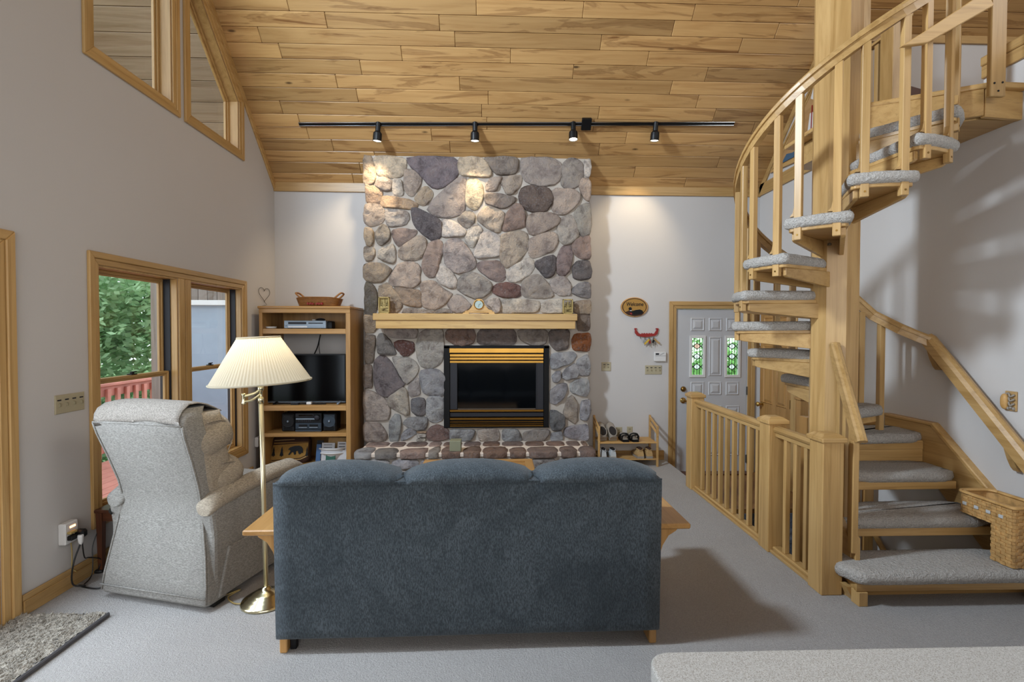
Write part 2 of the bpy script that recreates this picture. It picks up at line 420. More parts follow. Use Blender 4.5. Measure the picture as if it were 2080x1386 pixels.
def offset_poly(poly, d):
    """inward offset of a 2D polygon (any winding)"""
    A = sum(poly[i][0] * poly[(i + 1) % len(poly)][1] - poly[(i + 1) % len(poly)][0] * poly[i][1] for i in range(len(poly)))
    sg = 1 if A > 0 else -1; n = len(poly); out = []
    for i in range(n):
        p0, p1, p2 = [Vector(poly[(i + k) % n]) for k in (-1, 0, 1)]
        d1 = (p1 - p0).normalized(); d2 = (p2 - p1).normalized()
        n1 = Vector((-d1.y, d1.x)) * sg; n2 = Vector((-d2.y, d2.x)) * sg
        k = (n1 + n2); k = k / max(.2, (1 + n1.dot(n2)))
        out.append(tuple(p1 + k * d))
    return out
def ring_boards(name, outer, inner, to3d, d0, d1, mats, parent, step=.55, dstep=.65):
    """one mitred board per edge of the polygon, with a stepped profile"""
    n = len(outer); res = []
    for i in range(n):
        j = (i + 1) % n
        o1, o2, i1, i2 = [Vector(q) for q in (outer[i], outer[j], inner[i], inner[j])]
        bm = new(); m1 = o1.lerp(i1, step); m2 = o2.lerp(i2, step)
        dm = d0 + (d1 - d0) * dstep
        prism(bm, [to3d(*q, d0) for q in (o1, o2, m2, m1)], to3d(0, 0, d1) - to3d(0, 0, d0), .003)
        prism(bm, [to3d(*q, d0) for q in (m1, m2, i2, i1)], to3d(0, 0, dm) - to3d(0, 0, d0), .003)
        dv = to3d(*o2, 0) - to3d(*o1, 0)
        a = 'xyz'[max(range(3), key=lambda k: abs(dv[k]))]
        res.append(obj(name, bm, mats + a if isinstance(mats, str) and not mats in M else M[mats], parent) if False else obj(name, bm, M[mats + a] if (mats + a) in M else M[mats], parent))
    return res
def poly_wall(name, outer, holes, to3d, thick, mat, kind='structure', parent=None):
    loops = [outer] + holes
    tri = geometry.tessellate_polygon([[Vector((a, b, 0)) for a, b in lp] for lp in loops])
    flat = [q for lp in loops for q in lp]
    bm = new()
    fr = [bm.verts.new(to3d(a, b, 0)) for a, b in flat]; bk = [bm.verts.new(to3d(a, b, -thick)) for a, b in flat]
    for t in tri:
        try:
            bm.faces.new([fr[i] for i in t]); bm.faces.new([bk[i] for i in t][::-1])
        except ValueError: pass
    k = 0
    for lp in loops:
        n = len(lp)
        for i in range(n):
            a, b = k + i, k + (i + 1) % n
            bm.faces.new((fr[a], fr[b], bk[b], bk[a]))
        k += n
    o = obj(name, bm, mat, parent); o['kind'] = kind
    return o
# ------------------------------------------------------------------ room shell
XL, XR, YB = -2.63, 3.27, 6.0
RIDGE = 1.4
WELLX, WELLY0, WELLY1 = 2.10, 2.88, 4.97
LZ = -0.17                                  # entry landing level
bm = new()
box(bm, (XL - .14, -3, -.25), (WELLX, YB, 0)); box(bm, (WELLX, -3, -.25), (XR, WELLY0, 0))
tag(obj('floor', bm, M['carpet']), 'pale beige wall to wall carpet of the living room', kind='structure')
bm = new(); box(bm, (WELLX, 4.75, LZ - .2), (XR, YB, LZ))
lf = tag(obj('floor', bm, M['landing']), 'lower wood floored landing in front of the grey entry door', kind='structure')
bm = new(); box(bm, (WELLX + .01, 2.86, -.02), (XR - .03, 2.905, .035), .004)
tag(obj('trim_1', bm, M['oak_x']), 'oak edge strip of the stairwell opening under the lowest step', kind='structure')

L3 = lambda a, b, d: Vector((XL + d, a, b))
R3 = lambda a, b, d: Vector((XR - d, a, b))
B3 = lambda a, b, d: Vector((a, YB - d, b))
def rect(a0, b0, a1, b1): return [(a0, b0), (a1, b0), (a1, b1), (a0, b1)]
W1 = rect(3.36, .37, 4.185, 2.02); W2 = rect(4.345, .37, 5.21, 2.02)
U0 = [(.9, 3.44), (2.66, 3.44), (2.66, 5.95), (.9, 7.0)]
cs = lambda y, off: CE - y - off
U1 = [(3.35, 3.44), (4.145, 3.44), (4.145, cs(4.145, .30)), (3.35, cs(3.35, .30))]
U2 = [(4.38, 3.44), (5.19, 3.44), (5.19, cs(5.19, .22)), (4.38, cs(4.38, .22))]
DL = rect(1.75, 0.0, 2.69, 2.03)
poly_wall('wall_left', [(-3, -.25), (-3, CE - 2 * RIDGE - 3), (RIDGE, CE - RIDGE), (YB, CE - YB), (YB, -.25)], [W1, W2, U0, U1, U2, DL], L3, .14, M['wall'])
DE = rect(2.235, LZ, 3.135, 1.865)
poly_wall('wall_back', [(XL - .14, -.25), (XR + .12, -.25), (XR + .12, CE - YB + .02), (XL - .14, CE - YB + .02)], [DE], B3, .12, M['wall'])
DC = rect(5.29, LZ, 5.95, 1.86)
poly_wall('wall_right', [(-3, -2.7), (-3, 3.38), (3.22, 3.38), (3.22, 3.02), (4.46, 3.02), (4.46, CE - 4.46), (YB, CE - YB), (YB, -2.7)], [DC], R3, .12, M['wall'])
bm = new(); box(bm, (XL - .14, -3.12, -.25), (-1.9, -3, 3.6)); box(bm, (2.3, -3.12, -.25), (7.1, -3, 3.6)); box(bm, (-1.9, -3.12, -.25), (2.3, -3, .9)); box(bm, (-1.9, -3.12, 2.7), (2.3, -3, 3.6))
tag(obj('wall_rear', bm, M['wall']), kind='structure')
# loft beyond the stair opening
bm = new(); box(bm, (XR + .02, -3, 2.87), (7.1, 5.0, 3.09)); tag(obj('floor', bm, M['landing']), 'loft floor behind the top of the stairs', kind='structure')
bm = new(); box(bm, (XR + .12, 4.80, 3.09), (7.1, 4.90, 4.53)); tag(obj('wall_loft', bm, M['wall']), 'low white knee wall in the loft', kind='structure')
bm = new(); box(bm, (7.0, -3, 3.09), (7.12, 4.96, 8)); tag(obj('wall_loft_end', bm, M['wall']), kind='structure')
bm = new(); bar(bm, (XR + .12, 4.79, 4.485), (7.0, 4.79, 4.485), .024, .075); tag(obj('trim_2', bm, M['oak_x']), 'wood trim board on top of the loft knee wall', kind='structure')
# stairwell lower walls
bm = new(); box(bm, (WELLX - .1, WELLY0, -2.7), (WELLX - .0, 4.97, -.25)); box(bm, (WELLX, WELLY0 - .1, -2.7), (XR, WELLY0, -.25))
tag(obj('wall_stairwell', bm, M['wall']), kind='structure')
bm = new(); box(bm, (WELLX - .1, WELLY0 - .1, -2.75), (XR, 6, -2.65)); tag(obj('floor', bm, M['blue_carpet']), 'basement floor below the stairwell', kind='structure')

# ceiling: backing and individual planks
S2 = math.sqrt(.5); NRM = Vector((0, -S2, -S2)); SL = Vector((0, -S2, S2))
bm = new()
prism(bm, [(XL - .14, YB + .1, CE - YB - .1 + .03), (7.1, YB + .1, CE - YB - .1 + .03), (7.1, RIDGE, CE - RIDGE + .03), (XL - .14, RIDGE, CE - RIDGE + .03)], (0, .08, .08))
prism(bm, [(XL - .14, RIDGE, CE - RIDGE + .03), (7.1, RIDGE, CE - RIDGE + .03), (7.1, -3.12, CE - 2 * RIDGE - 3.12 + .03), (XL - .14, -3.12, CE - 2 * RIDGE - 3.12 + .03)], (0, -.08, .08))
ceil = tag(obj('ceiling', bm, M['darkwood_x']), 'sloped ceiling of knotty tongue and groove boards', kind='structure')
mesh_cache = {}
def plank(parent, x0, x1, yc, mat, nm='plank', wd=.133):
    L = round((x1 - x0 - .0025) * 20) / 20 if False else x1 - x0 - .003
    bm = new(); obox(bm, (0, 0, 0), ((1, 0, 0), (0, 1, 0), (0, 0, 1)), (L / 2, wd / 2, .009), .0045)
    me = bpy.data.meshes.new(nm); bm.to_mesh(me); bm.free(); me.materials.append(mat)
    o = bpy.data.objects.new(nm, me); COL.objects.link(o)
    c = Vector(((x0 + x1) / 2, yc, CE - yc)) - NRM * (.009 + random.uniform(-.0012, .0012))
    m = Matrix(((1, 0, 0, c.x), (0, SL.y, NRM.y, c.y), (0, SL.z, NRM.z, c.z), (0, 0, 0, 1)))
    o.parent = parent
    pm = Matrix.Translation(parent.location)
    o.matrix_local = pm.inverted() @ m
    return o
DY = .0958
rj = random.Random(5)
for i in range(23):
    yc = YB - DY * (i + .5)
    xe = XR - .002 if yc > 4.5 else XR
    x = XL + .003; first = True
    while x < xe - .01:
        L = rj.uniform(.35, 1.3) if first else rj.uniform(1.0, 2.3); first = False
        e = min(x + L, xe)
        if xe - e < .3: e = xe
        plank(ceil, x, e, yc, M['plank']); x = e
    if 3.6 < yc < 4.90:
        x = XR + .02 + (.12 if yc > 4.46 else 0)
        while x < 6.9:
            e = min(x + rj.uniform(1.1, 2.2), 6.95)
            if 6.95 - e < .3: e = 6.95
            plank(ceil, x, e, yc, M['plank']); x = e
# roof overhang outside the left wall
ov = emp('roof_overhang', (XL - .8, 4.5, 4.7), 'weathered board soffit of the roof overhang outside the upper windows', 'roof')
for i in range(24):
    yc = 6.1 - .15 * (i + .5)
    plank(ov, -4.05, XL - .145, yc, M['soffit'], 'soffit_board', .208)
bm = new(); prism(bm, [(-4.06, 6.4, CE - 6.4 + .03), (XL - .145, 6.4, CE - 6.4 + .03), (XL - .145, 1.4, CE - 1.4 + .03), (-4.06, 1.4, CE - 1.4 + .03)], (0, .06, .06)); obj('roof_deck', bm, M['darkwood_x'], ov)
bm = new(); bar(bm, (-4.08, 6.4, CE - 6.4), (-4.08, 1.5, CE - 1.5), .04, .3); obj('fascia', bm, M['soffit'], ov)

# trims along ceiling
bm = new(); box(bm, (XL, YB - .022, 3.335 - .09), (XR, YB, 3.352), .003); tag(obj('trim_3', bm, M['oak_x']), 'oak eave board along the top of the back wall', kind='structure')
for k, (X, y0) in enumerate(((XL + .011, 2.0), (XR - .011, 4.46))):
    bm = new(); bar(bm, (X, YB, CE - YB - .045), (X, y0, CE - y0 - .045), .022, .065, bev=.003)
    tag(obj('trim_%d' % (4 + k), bm, M['oak_y']), 'oak trim strip following the ceiling slope on the %s wall' % ('left', 'right')[k], kind='structure')
bm = new(); box(bm, (XR - .03, -3, 3.36), (XR + .14, 3.22, 3.42), .006); box(bm, (XR - .02, -3, 3.28), (XR, 3.22, 3.36), .003)
tag(obj('trim_6', bm, M['oak_y']), 'oak cap on the half wall beside the top landing', kind='structure')
# baseboards
def baseboard(name, p, q, up=.115, th=.014):
    bm = new(); p, q = Vector(p), Vector(q)
    bar(bm, p + Vector((0, 0, up * .36)), q + Vector((0, 0, up * .36)), th * 2, up * .72, bev=.003)
    bar(bm, p + Vector((0, 0, up * .85)), q + Vector((0, 0, up * .85)), th * 1.2, up * .3, bev=.004)
    a = 'x' if abs((q - p).x) > abs((q - p).y) else 'y'
    return tag(obj(name, bm, M['oak_' + a]), kind='structure')
baseboard('baseboard_left', (XL + .014, 2.79, 0), (XL + .014, 5.4, 0))
baseboard('baseboard_back', (1.12, YB - .014, 0), (2.09, YB - .014, 0))

# ------------------------------------------------------------------ windows on the left wall
def window_frame(idx, poly, label, double=None):
    wroot = emp('window_%d' % idx, L3(poly[0][0], poly[0][1], 0), label, kind='structure')
    # jamb liner
    inn = offset_poly(poly, .012)
    n = len(poly)
    for i in range(n):
        j = (i + 1) % n; bm = new()
        prism(bm, [L3(*poly[i], .0), L3(*poly[j], .0), L3(*inn[j], .0), L3(*inn[i], .0)], Vector((-.14, 0, 0)))
        obj('jamb', bm, M['oak_z'], wroot)
    if double is None:
        a = inn; b = offset_poly(inn, .045)
        ring_boards('sash', a, b, L3, -.12, -.085, 'oak_', wroot)
        bm = new(); prism(bm, [L3(*q, -.10) for q in b], Vector((-.005, 0, 0))); obj('pane', bm, M['glass'], wroot)
        c = offset_poly(inn, .02)
        n = len(a)
    return wroot
def casing(parent, poly, wd=.085, d=.02):
    out = offset_poly(poly, -wd)
    ring_boards('casing', out, poly, L3, 0, d, 'oak_', parent)
w0 = window_frame(1, U0, 'upper gable window nearest the camera at the top left'); casing(w0, U0)
w1 = window_frame(2, U1, 'tall upper window with sloped head beside the ceiling'); casing(w1, U1)
w2 = window_frame(3, U2, 'angled upper window tucked under the sloping ceiling'); casing(w2, U2)
for o in (w1, w2): pass

def double_hung(idx, poly, label, mid=1.235):
    r = emp('window_%d' % idx, L3(poly[0][0], poly[0][1], 0), label, kind='structure')
    (a0, b0), (a1, b1) = poly[0], poly[2]
    inn = offset_poly(poly, .012); n = 4
    for i in range(n):
        j = (i + 1) % n; bm = new()
        prism(bm, [L3(*poly[i], 0), L3(*poly[j], 0), L3(*inn[j], 0), L3(*inn[i], 0)], Vector((-.14, 0, 0))); obj('jamb', bm, M['oak_z'], r)
    # grey vinyl tracks
    for a in (a0 + .012, a1 - .022):
        bm = new(); box(bm, (XL - .135, a, b0 + .012), (XL - .05, a + .010, b1 - .012)); obj('sash_track', bm, M['charcoal'], r)
    for nm, z0, z1, d in (('upper_sash', mid - .02, b1 - .012, -.115), ('lower_sash', b0 + .012, mid + .02, -.075)):
        s = emp(nm, L3(a0, z0, d)); s.parent = r; s.location = L3(a0, z0, d) - r.location
        ro = rect(a0 + .024, z0, a1 - .024, z1); ri = offset_poly(ro, .038)
        ring_boards('sash_rail', ro, ri, L3, d - .015, d + .015, 'oak_', s)
        bm = new(); prism(bm, [L3(*q, d) for q in ri], Vector((-.005, 0, 0))); obj('pane', bm, M['glass'], s)
    bm = new(); ac = (a0 + a1) / 2
    box(bm, (XL - .10, ac - .03, mid + .02), (XL - .06, ac + .03, mid + .028), .003); lathe(bm, [(.014, 0), (.014, .012), (.004, .016)], (XL - .08, ac, mid + .028)); bar(bm, (XL - .08, ac - .005, mid + .04), (XL - .08, ac + .04, mid + .04), .012, .008)
    obj('sash_lock', bm, M['black_matte'], r)
    return r
d1 = double_hung(4, W1, 'double hung window looking onto trees and the red deck railing')
d2 = double_hung(5, W2, 'double hung window nearest the bookcase looking onto grey siding')
# shared casing of the pair
def cas(parent, pts):
    for o, i in pts: pass
out = rect(3.275, .285, 5.295, 2.105)
bmx = [((3.275, 2.105), (5.295, 2.105), (5.21, 2.02), (3.36, 2.02)), ((3.275, .285), (3.275, 2.105), (3.36, 2.02), (3.36, .37)),
       ((5.295, .285), (5.295, 2.105), (5.21, 2.02), (5.21, .37)), ((3.275, .285), (5.295, .285), (5.21, .37), (3.36, .37))]
for k, q in enumerate(bmx):
    o1, o2, i2, i1 = [Vector(v) for v in q]; bm = new()
    m1, m2 = o1.lerp(i1, .5), o2.lerp(i2, .5)
    prism(bm, [L3(*v, 0) for v in (o1, o2, m2, m1)], Vector((.022, 0, 0)), .004)
    prism(bm, [L3(*v, 0) for v in (m1, m2, i2, i1)], Vector((.014, 0, 0)), .004)
    obj('casing', bm, M['oak_' + ('y' if k in (0, 3) else 'z')], d1)
bm = new(); box(bm, (XL, 4.185, .37), (XL + .016, 4.26, 2.02), .004); box(bm, (XL, 4.27, .37), (XL + .016, 4.345, 2.02), .004); obj('mullion_casing', bm, M['oak_z'], d1)
bm = new(); box(bm, (XL - .135, 4.19, .3), (XL - .02, 4.34, 2.1)); obj('mullion_post', bm, M['oak_z'], d1)

# left patio door
pd = emp('door_1', (XL, 2.69, 0), 'oak framed glass patio door at the left edge', kind='structure')
for q in (((1.655, 2.125), (2.785, 2.125), (2.69, 2.03), (1.75, 2.03)), ((2.785, 0), (2.785, 2.125), (2.69, 2.03), (2.69, 0)), ((1.655, 0), (1.655, 2.125), (1.75, 2.03), (1.75, 0))):
    o1, o2, i2, i1 = [Vector(v) for v in q]; bm = new(); m1, m2 = o1.lerp(i1, .55), o2.lerp(i2, .55)
    prism(bm, [L3(*v, 0) for v in (o1, o2, m2, m1)], Vector((.024, 0, 0)), .005)
    prism(bm, [L3(*v, 0) for v in (m1, m2, i2, i1)], Vector((.015, 0, 0)), .004)
    obj('casing', bm, M['oak_z' if abs((o2 - o1).y) > abs((o2 - o1).x) else 'oak_y'], pd)
bm = new(); box(bm, (XL - .14, 2.665, 0), (XL, 2.69, 2.03)); obj('jamb', bm, M['oak_z'], pd)
bm = new(); box(bm, (XL - .14, 1.75, 2.005), (XL, 2.665, 2.03)); obj('jamb', bm, M['oak_y'], pd)
slab = emp('door_leaf', (XL - .02, 2.66, .01)); slab.parent = pd; slab.location = Vector((XL - .02, 2.66, .01)) - pd.location
for lo, hi, a in (((XL - .065, 2.53, .012), (XL - .02, 2.66, 2.0), 'z'), ((XL - .065, 1.76, .012), (XL - .02, 1.89, 2.0), 'z'), ((XL - .065, 1.89, .012), (XL - .02, 2.53, .26), 'y'), ((XL - .065, 1.89, 1.87), (XL - .02, 2.53, 2.0), 'y')):
    bm = new(); box(bm, lo, hi, .004); obj('door_rail', bm, M['case_' + a], slab)
bm = new(); box(bm, (XL - .046, 1.89, .26), (XL - .04, 2.53, 1.87)); obj('pane', bm, M['glass'], slab)
for z in (.28, 1.0, 1.78):
    bm = new(); box(bm, (XL - .022, 2.645, z - .05), (XL - .012, 2.672, z + .05), .002); lathe(bm, [(.007, -.055), (.007, .055)], (XL - .008, 2.66, z), n=10)
    obj('hinge', bm, M['hinge'], pd)

# grey entry door on the back wall
ed = emp('door_2', (2.685, YB, LZ), 'pale grey panelled entry door with two stained glass lights', kind='structure')
def bq(q, d=.022, a='z', mm='oak_'):
    o1, o2, i2, i1 = [Vector(v) for v in q]; bm = new(); m1, m2 = o1.lerp(i1, .55), o2.lerp(i2, .55)
    prism(bm, [B3(*v, 0) for v in (o1, o2, m2, m1)], Vector((0, -d, 0)), .004)
    prism(bm, [B3(*v, 0) for v in (m1, m2, i2, i1)], Vector((0, -d * .6, 0)), .003)
    return obj('casing', bm, M[mm + a], ed)
bq(((2.145, LZ), (2.145, 1.955), (2.235, 1.865), (2.235, LZ))); bq(((2.145, 1.955), (3.225, 1.955), (3.135, 1.865), (2.235, 1.865)), a='x'); bq(((3.225, 1.955), (3.225, LZ), (3.135, LZ), (3.135, 1.865)))
leaf = emp('door_leaf', (0, 0, 0)); leaf.parent = ed; leaf.location = (0, 0, 0)
DX0, DX1, DZ0, DZ1 = 2.245, 3.13, LZ + .015, 1.86
def dpx(x, y): p = onY(x, y, YB); return p.x, p.z
def cr7(cx, cy): return dpx(1190 + cx / 3.3, 560 + cy / 3.3)
glz = []
for x0, y0, x1, y1 in ((697, 403, 802, 683), (933, 403, 1037, 683)):
    a0, b1 = cr7(x0, y0); a1, b0 = cr7(x1, y1); glz.append((a0, b0, a1, b1))
holes = [rect(a0 + .03, b0 + .03, a1 - .03, b1 - .03) for a0, b0, a1, b1 in glz]
dl = poly_wall('door_slab', rect(DX0, DZ0, DX1, DZ1), holes, lambda a, b, d: Vector((a, YB + .012 - d, b)), .042, M['door_grey'], kind='structure', parent=leaf)
def panel(a0, b0, a1, b1, mat, parent, face, nm='raised_panel', dirn=Vector((0, -1, 0)), P=None):
    P = P or (lambda a, b, d: Vector((a, face - d, b)))
    o = rect(a0, b0, a1, b1); bm = new()
    s = [offset_poly(o, k) for k in (0, .012, .022, .05)]
    hs = (0, .010, .001, .012)
    w_ = min(a1 - a0, b1 - b0)
    if w_ < .13: s[3] = offset_poly(o, w_ * .36)
    loft(bm, [[P(*q, -.004) for q in s[0]]] + [[P(*q, h) for q in lp] for lp, h in zip(s, hs)])
    return obj(nm, bm, mat, parent)
for x0, y0, x1, y1 in ((705, 283, 798, 373), (826, 283, 915, 373), (943, 283, 1030, 373), (828, 410, 912, 675), (703, 712, 795, 803), (823, 712, 912, 803), (940, 712, 1028, 803), (700, 872, 795, 1210), (822, 872, 912, 1210), (940, 872, 1028, 1210)):
    a0, b1 = cr7(x0, y0); a1, b0 = cr7(x1, y1); panel(a0, b0, a1, b1, M['door_grey'], leaf, YB + .012)
for k, (a0, b0, a1, b1) in enumerate(glz):
    lt = emp('stained_glass_light', ((a0 + a1) / 2, YB, b0)); lt.parent = leaf; lt.location = Vector(((a0 + a1) / 2, YB, b0)) - ed.location
    D3 = lambda a, b, d: Vector((a, YB + .012 - d, b))
    for oo, ii, d_ in ((rect(a0, b0, a1, b1), rect(a0 + .032, b0 + .032, a1 - .032, b1 - .032), .014),):
        bm = new()
        for i in range(4):
            j = (i + 1) % 4; prism(bm, [D3(*q, 0) for q in (oo[i], oo[j], ii[j], ii[i])], Vector((0, -d_, 0)), .003)
        obj('light_frame', bm, M['white'], lt)
    c0, e0, c1, e1 = a0 + .03, b0 + .03, a1 - .03, b1 - .03
    cx = (c0 + c1) / 2; hw = (c1 - c0) * .36; lead = new(); hh = (e1 - e0) * .085
    dm = [[(cx, e0 + (e1 - e0) * (.22 + .28 * q) + hh), (cx + hw, e0 + (e1 - e0) * (.22 + .28 * q)), (cx, e0 + (e1 - e0) * (.22 + .28 * q) - hh), (cx - hw, e0 + (e1 - e0) * (.22 + .28 * q))] for q in range(3)]
    poly_wall('green_pane', rect(c0, e0, c1, e1), dm, lambda a, b, d: Vector((a, YB + .03 - d, b)), .004, M['green_glass'], kind='thing', parent=lt)
    for q in range(3):
        cz = e0 + (e1 - e0) * (.22 + .28 * q); hh = (e1 - e0) * .085
        bm = new(); prism(bm, [(cx, YB + .034, cz + hh), (cx + hw, YB + .034, cz), (cx, YB + .034, cz - hh), (cx - hw, YB + .034, cz)], (0, -.003, 0)); obj('diamond_pane', bm, M['pink_glass' if (q == 2 and k == 0) else 'clear_glass'], lt)
        P = [Vector((cx, YB + .022, cz + hh)), Vector((cx + hw, YB + .022, cz)), Vector((cx, YB + .022, cz - hh)), Vector((cx - hw, YB + .022, cz))]
        for u in range(4): bar(lead, P[u], P[(u + 1) % 4], .008, .006, up=(0, 1, 0))
        for s_ in (-1, 1):
            bar(lead, (cx + s_ * hw, YB + .022, cz), (cx + s_ * (c1 - c0) / 2, YB + .022, cz + hh * .7), .007, .005, up=(0, 1, 0))
            bar(lead, (cx + s_ * hw, YB + .022, cz), (cx + s_ * (c1 - c0) / 2, YB + .022, cz - hh * .7), .007, .005, up=(0, 1, 0))
    for s_ in (-.25, .25): bar(lead, (cx + s_ * (c1 - c0), YB + .023, e0), (cx + s_ * (c1 - c0), YB + .023, e1), .007, .005, up=(0, 1, 0))
    bar(lead, (cx, YB + .023, e0), (cx, YB + .023, e1), .004, .005, up=(0, 1, 0))
    obj('lead_came', lead, M['lead'], lt)
a, b = cr7(655, 762); bm = new(); lathe(bm, [(.034, 0), (.034, .008), (.026, .02), (.014, .028)], (a, YB + .012, b), (0, -1, 0), 18); box(bm, (a - .004, YB - .03, b - .016), (a + .004, YB - .012, b + .016), .002); obj('deadbolt', bm, M['brass_dark'], leaf)
a, b = cr7(652, 838); bm = new(); lathe(bm, [(.036, 0), (.036, .008), (.02, .018), (.013, .05)], (a, YB + .012, b), (0, -1, 0), 18); tube(bm, spline([(a, YB - .035, b), (a + .05, YB - .045, b - .006), (a + .10, YB - .045, b - .012), (a + .13, YB - .045, b + .002)]), [.013] * 7 + [.010] * 12, 8); obj('lever_handle', bm, M['brass'], leaf)
for z in (.0, .85, 1.7):
    bm = new(); box(bm, (3.122, YB - .004, z - .05), (3.145, YB + .0, z + .05), .001); lathe(bm, [(.007, -.052), (.007, .052)], (3.133, YB - .008, z), n=8); obj('hinge', bm, M['hinge'], ed)
bm = new(); box(bm, (2.2, YB - .12, LZ), (3.16, YB + .05, LZ + .015), .003); obj('threshold', bm, M['darkwood_x'], ed)

# wooden closet door on the right wall
cd = emp('door_3', (XR, 5.6, LZ), 'natural oak six panel closet door beside the entry', kind='structure')
bm = new(); box(bm, (XR - .004, 5.30, LZ + .01), (XR + .035, 5.94, 1.85)); sl = obj('door_leaf', bm, M['case_z'], cd)
RP = lambda a, b, d: Vector((XR - .004 - d, a, b))
for z0, z1 in ((1.52, 1.76), (.72, 1.42), (-.02, .52)):
    for y0, y1 in ((5.375, 5.585), (5.655, 5.865)):
        panel(y0, z0, y1, z1, M['case_z'], sl, 0, P=RP)
for q, a in ((((5.20, LZ), (5.20, 1.95), (5.29, 1.86), (5.29, LZ)), 'z'), (((5.20, 1.95), (5.985, 1.95), (5.95, 1.86), (5.29, 1.86)), 'y')):
    bm = new(); prism(bm, [R3(*v, 0) for v in q], Vector((-.02, 0, 0)), .004); obj('casing', bm, M['oak_' + a], cd)
bm = new(); lathe(bm, [(.03, 0), (.03, .006), (.012, .014), (.012, .035), (.027, .045), (.03, .06), (.02, .072), (.004, .076)], (XR - .004, 5.885, .70), (-1, 0, 0), 16); obj('door_knob', bm, M['brass'], cd)
for z in (.0, .78, 1.65):
    bm = new(); box(bm, (XR - .02, 5.285, z - .05), (XR - .004, 5.305, z + .05), .002); obj('hinge', bm, M['brass_dark'], cd)

# triangular picture above the entry on the right wall
tp = emp('triangular_picture', (XR, 5.0, 3.5), 'triangular wooden picture of a white sailboat on blue waves', 'picture')
P1, P2, P3_ = onX(1576, 338, XR - .02), onX(1665, 297, XR - .02), onX(1665, 152, XR - .02)
tri = [(P1.y, P1.z), (P2.y, P2.z), (P3_.y, P3_.z)]
bm = new(); prism(bm, [R3(*q, .012) for q in tri], Vector((.010, 0, 0))); obj('panel', bm, M['cream_panel'], tp)
o_ = offset_poly(tri, -.05); o2_ = offset_poly(tri, -.15)
ring_boards('picture_frame', o_, tri, R3, 0, .03, 'oak_', tp)
def art(pxs, mat, d, nm):
    bm = new(); pts = [onX(1540 + x / 6.93, 150 + y / 6.93, XR - .02) for x, y in pxs]
    prism(bm, [(XR - d, p.y, p.z) for p in pts], (.006, 0, 0)); return obj(nm, bm, mat, tp)
art([(330, 1262), (400, 1130), (480, 1110), (540, 1075), (560, 1050), (600, 1035), (640, 1010), (720, 945), (790, 930), (800, 890), (845, 880), (845, 985)], M['blue_paint'], .022, 'wave')
art([(530, 1075), (540, 1010), (590, 985), (600, 1030), (560, 1060)], M['white'], .024, 'foam')
art([(700, 870), (720, 850), (840, 800), (845, 880), (800, 890), (780, 915), (715, 935)], M['white'], .026, 'hull')
art([(768, 530), (850, 700), (850, 780), (760, 825)], M['white'], .026, 'sail')
art([(756, 545), (735, 560), (700, 830), (750, 828)], M['white'], .026, 'sail')
art([(765, 440), (776, 440), (758, 830), (748, 830)], M['red_wood'], .030, 'mast')
art([(745, 350), (770, 240), (790, 170), (860, 140), (858, 350), (820, 375)], M['white'], .024, 'cloud')
# oak band under the picture
bm = new(); bar(bm, (XR - .011, YB, 3.32), (XR - .011, 4.47, 3.32), .022, .14, bev=.003); tag(obj('trim_7', bm, M['oak_y']), 'oak band on the right wall under the triangular picture', kind='structure')
bm = new(); box(bm, (XR - .03, 4.40, 3.02), (XR + .13, 4.47, CE - 4.47), .004); tag(obj('trim_8', bm, M['oak_z']), 'oak edge board of the loft opening behind the centre post', kind='structure')

# ------------------------------------------------------------------ outside
bm = new(); box(bm, (-40, -12, -1.6), (30, 45, -1.5)); tag(obj('lawn', bm, M['lawn']), 'green lawn outside below the deck', 'lawn', kind='structure')
dk = emp('deck', (-4.2, 4.6, -.15), 'red stained deck floor outside the left windows', 'deck')
for i in range(15):
    x = -5.15 + .148 * i; bm = new(); box(bm, (x, 1.0, -.19), (x + .14, 10.5, -.15), .004); obj('deck_board', bm, M['redwood'], dk)
rl = emp('deck_railing', (-5.2, 5.5, -.15), 'red stained deck railing with upright balusters seen through the lower window', 'railing')
bm = new(); box(bm, (-5.26, 1.5, .84), (-5.12, 10.4, .88), .006); obj('top_rail', bm, M['redwood'], rl)
bm = new(); box(bm, (-5.21, 1.5, .70), (-5.17, 10.4, .84), .004); obj('upper_rail', bm, M['redwood'], rl)
bm = new(); box(bm, (-5.21, 1.5, -.05), (-5.17, 10.4, .04), .004); obj('bottom_rail', bm, M['redwood'], rl)
me = None
for i in range(52):
    y = 1.6 + .17 * i
    if me is None:
        bm = new(); box(bm, (-5.17, y, -.1), (-5.13, y + .06, .8), .004); o0 = obj('baluster', bm, M['redwood'], rl); me = o0
    else:
        o = me.copy(); o.parent = rl; COL.objects.link(o); o.location = me.location + Vector((0, .17 * i, 0))
# wing of the house with a screened opening
wg = emp('house_wing', (-3.6, 6.9, -1.5), 'grey board sided wing of the house outside the second window', 'building')
for i in range(16):
    x = -4.7 + .128 * i
    for z0, z1 in ((-1.5, 4.2),) if not (3 <= i <= 9) else ((-1.5, .2), (1.95, 4.2)):
        bm = new(); box(bm, (x, 6.9, z0), (x + .122, 6.93, z1), .004); obj('siding_board', bm, M['siding'], wg)
bm = new(); box(bm, (-4.32, 6.96, .2), (-3.40, 7.0, 1.95)); obj('screen_pane', bm, plain('grey_screen', '#8b97a5', .3, var=.05), wg)
bm = new()
for lo, hi in (((-4.36, 6.88, .15), (-4.29, 6.95, 2.0)), ((-3.44, 6.88, .15), (-3.37, 6.95, 2.0)), ((-4.36, 6.88, 1.93), (-3.37, 6.95, 2.0)), ((-4.36, 6.88, .15), (-3.37, 6.95, .22))): box(bm, lo, hi, .004)
obj('screen_frame', bm, M['white'], wg)
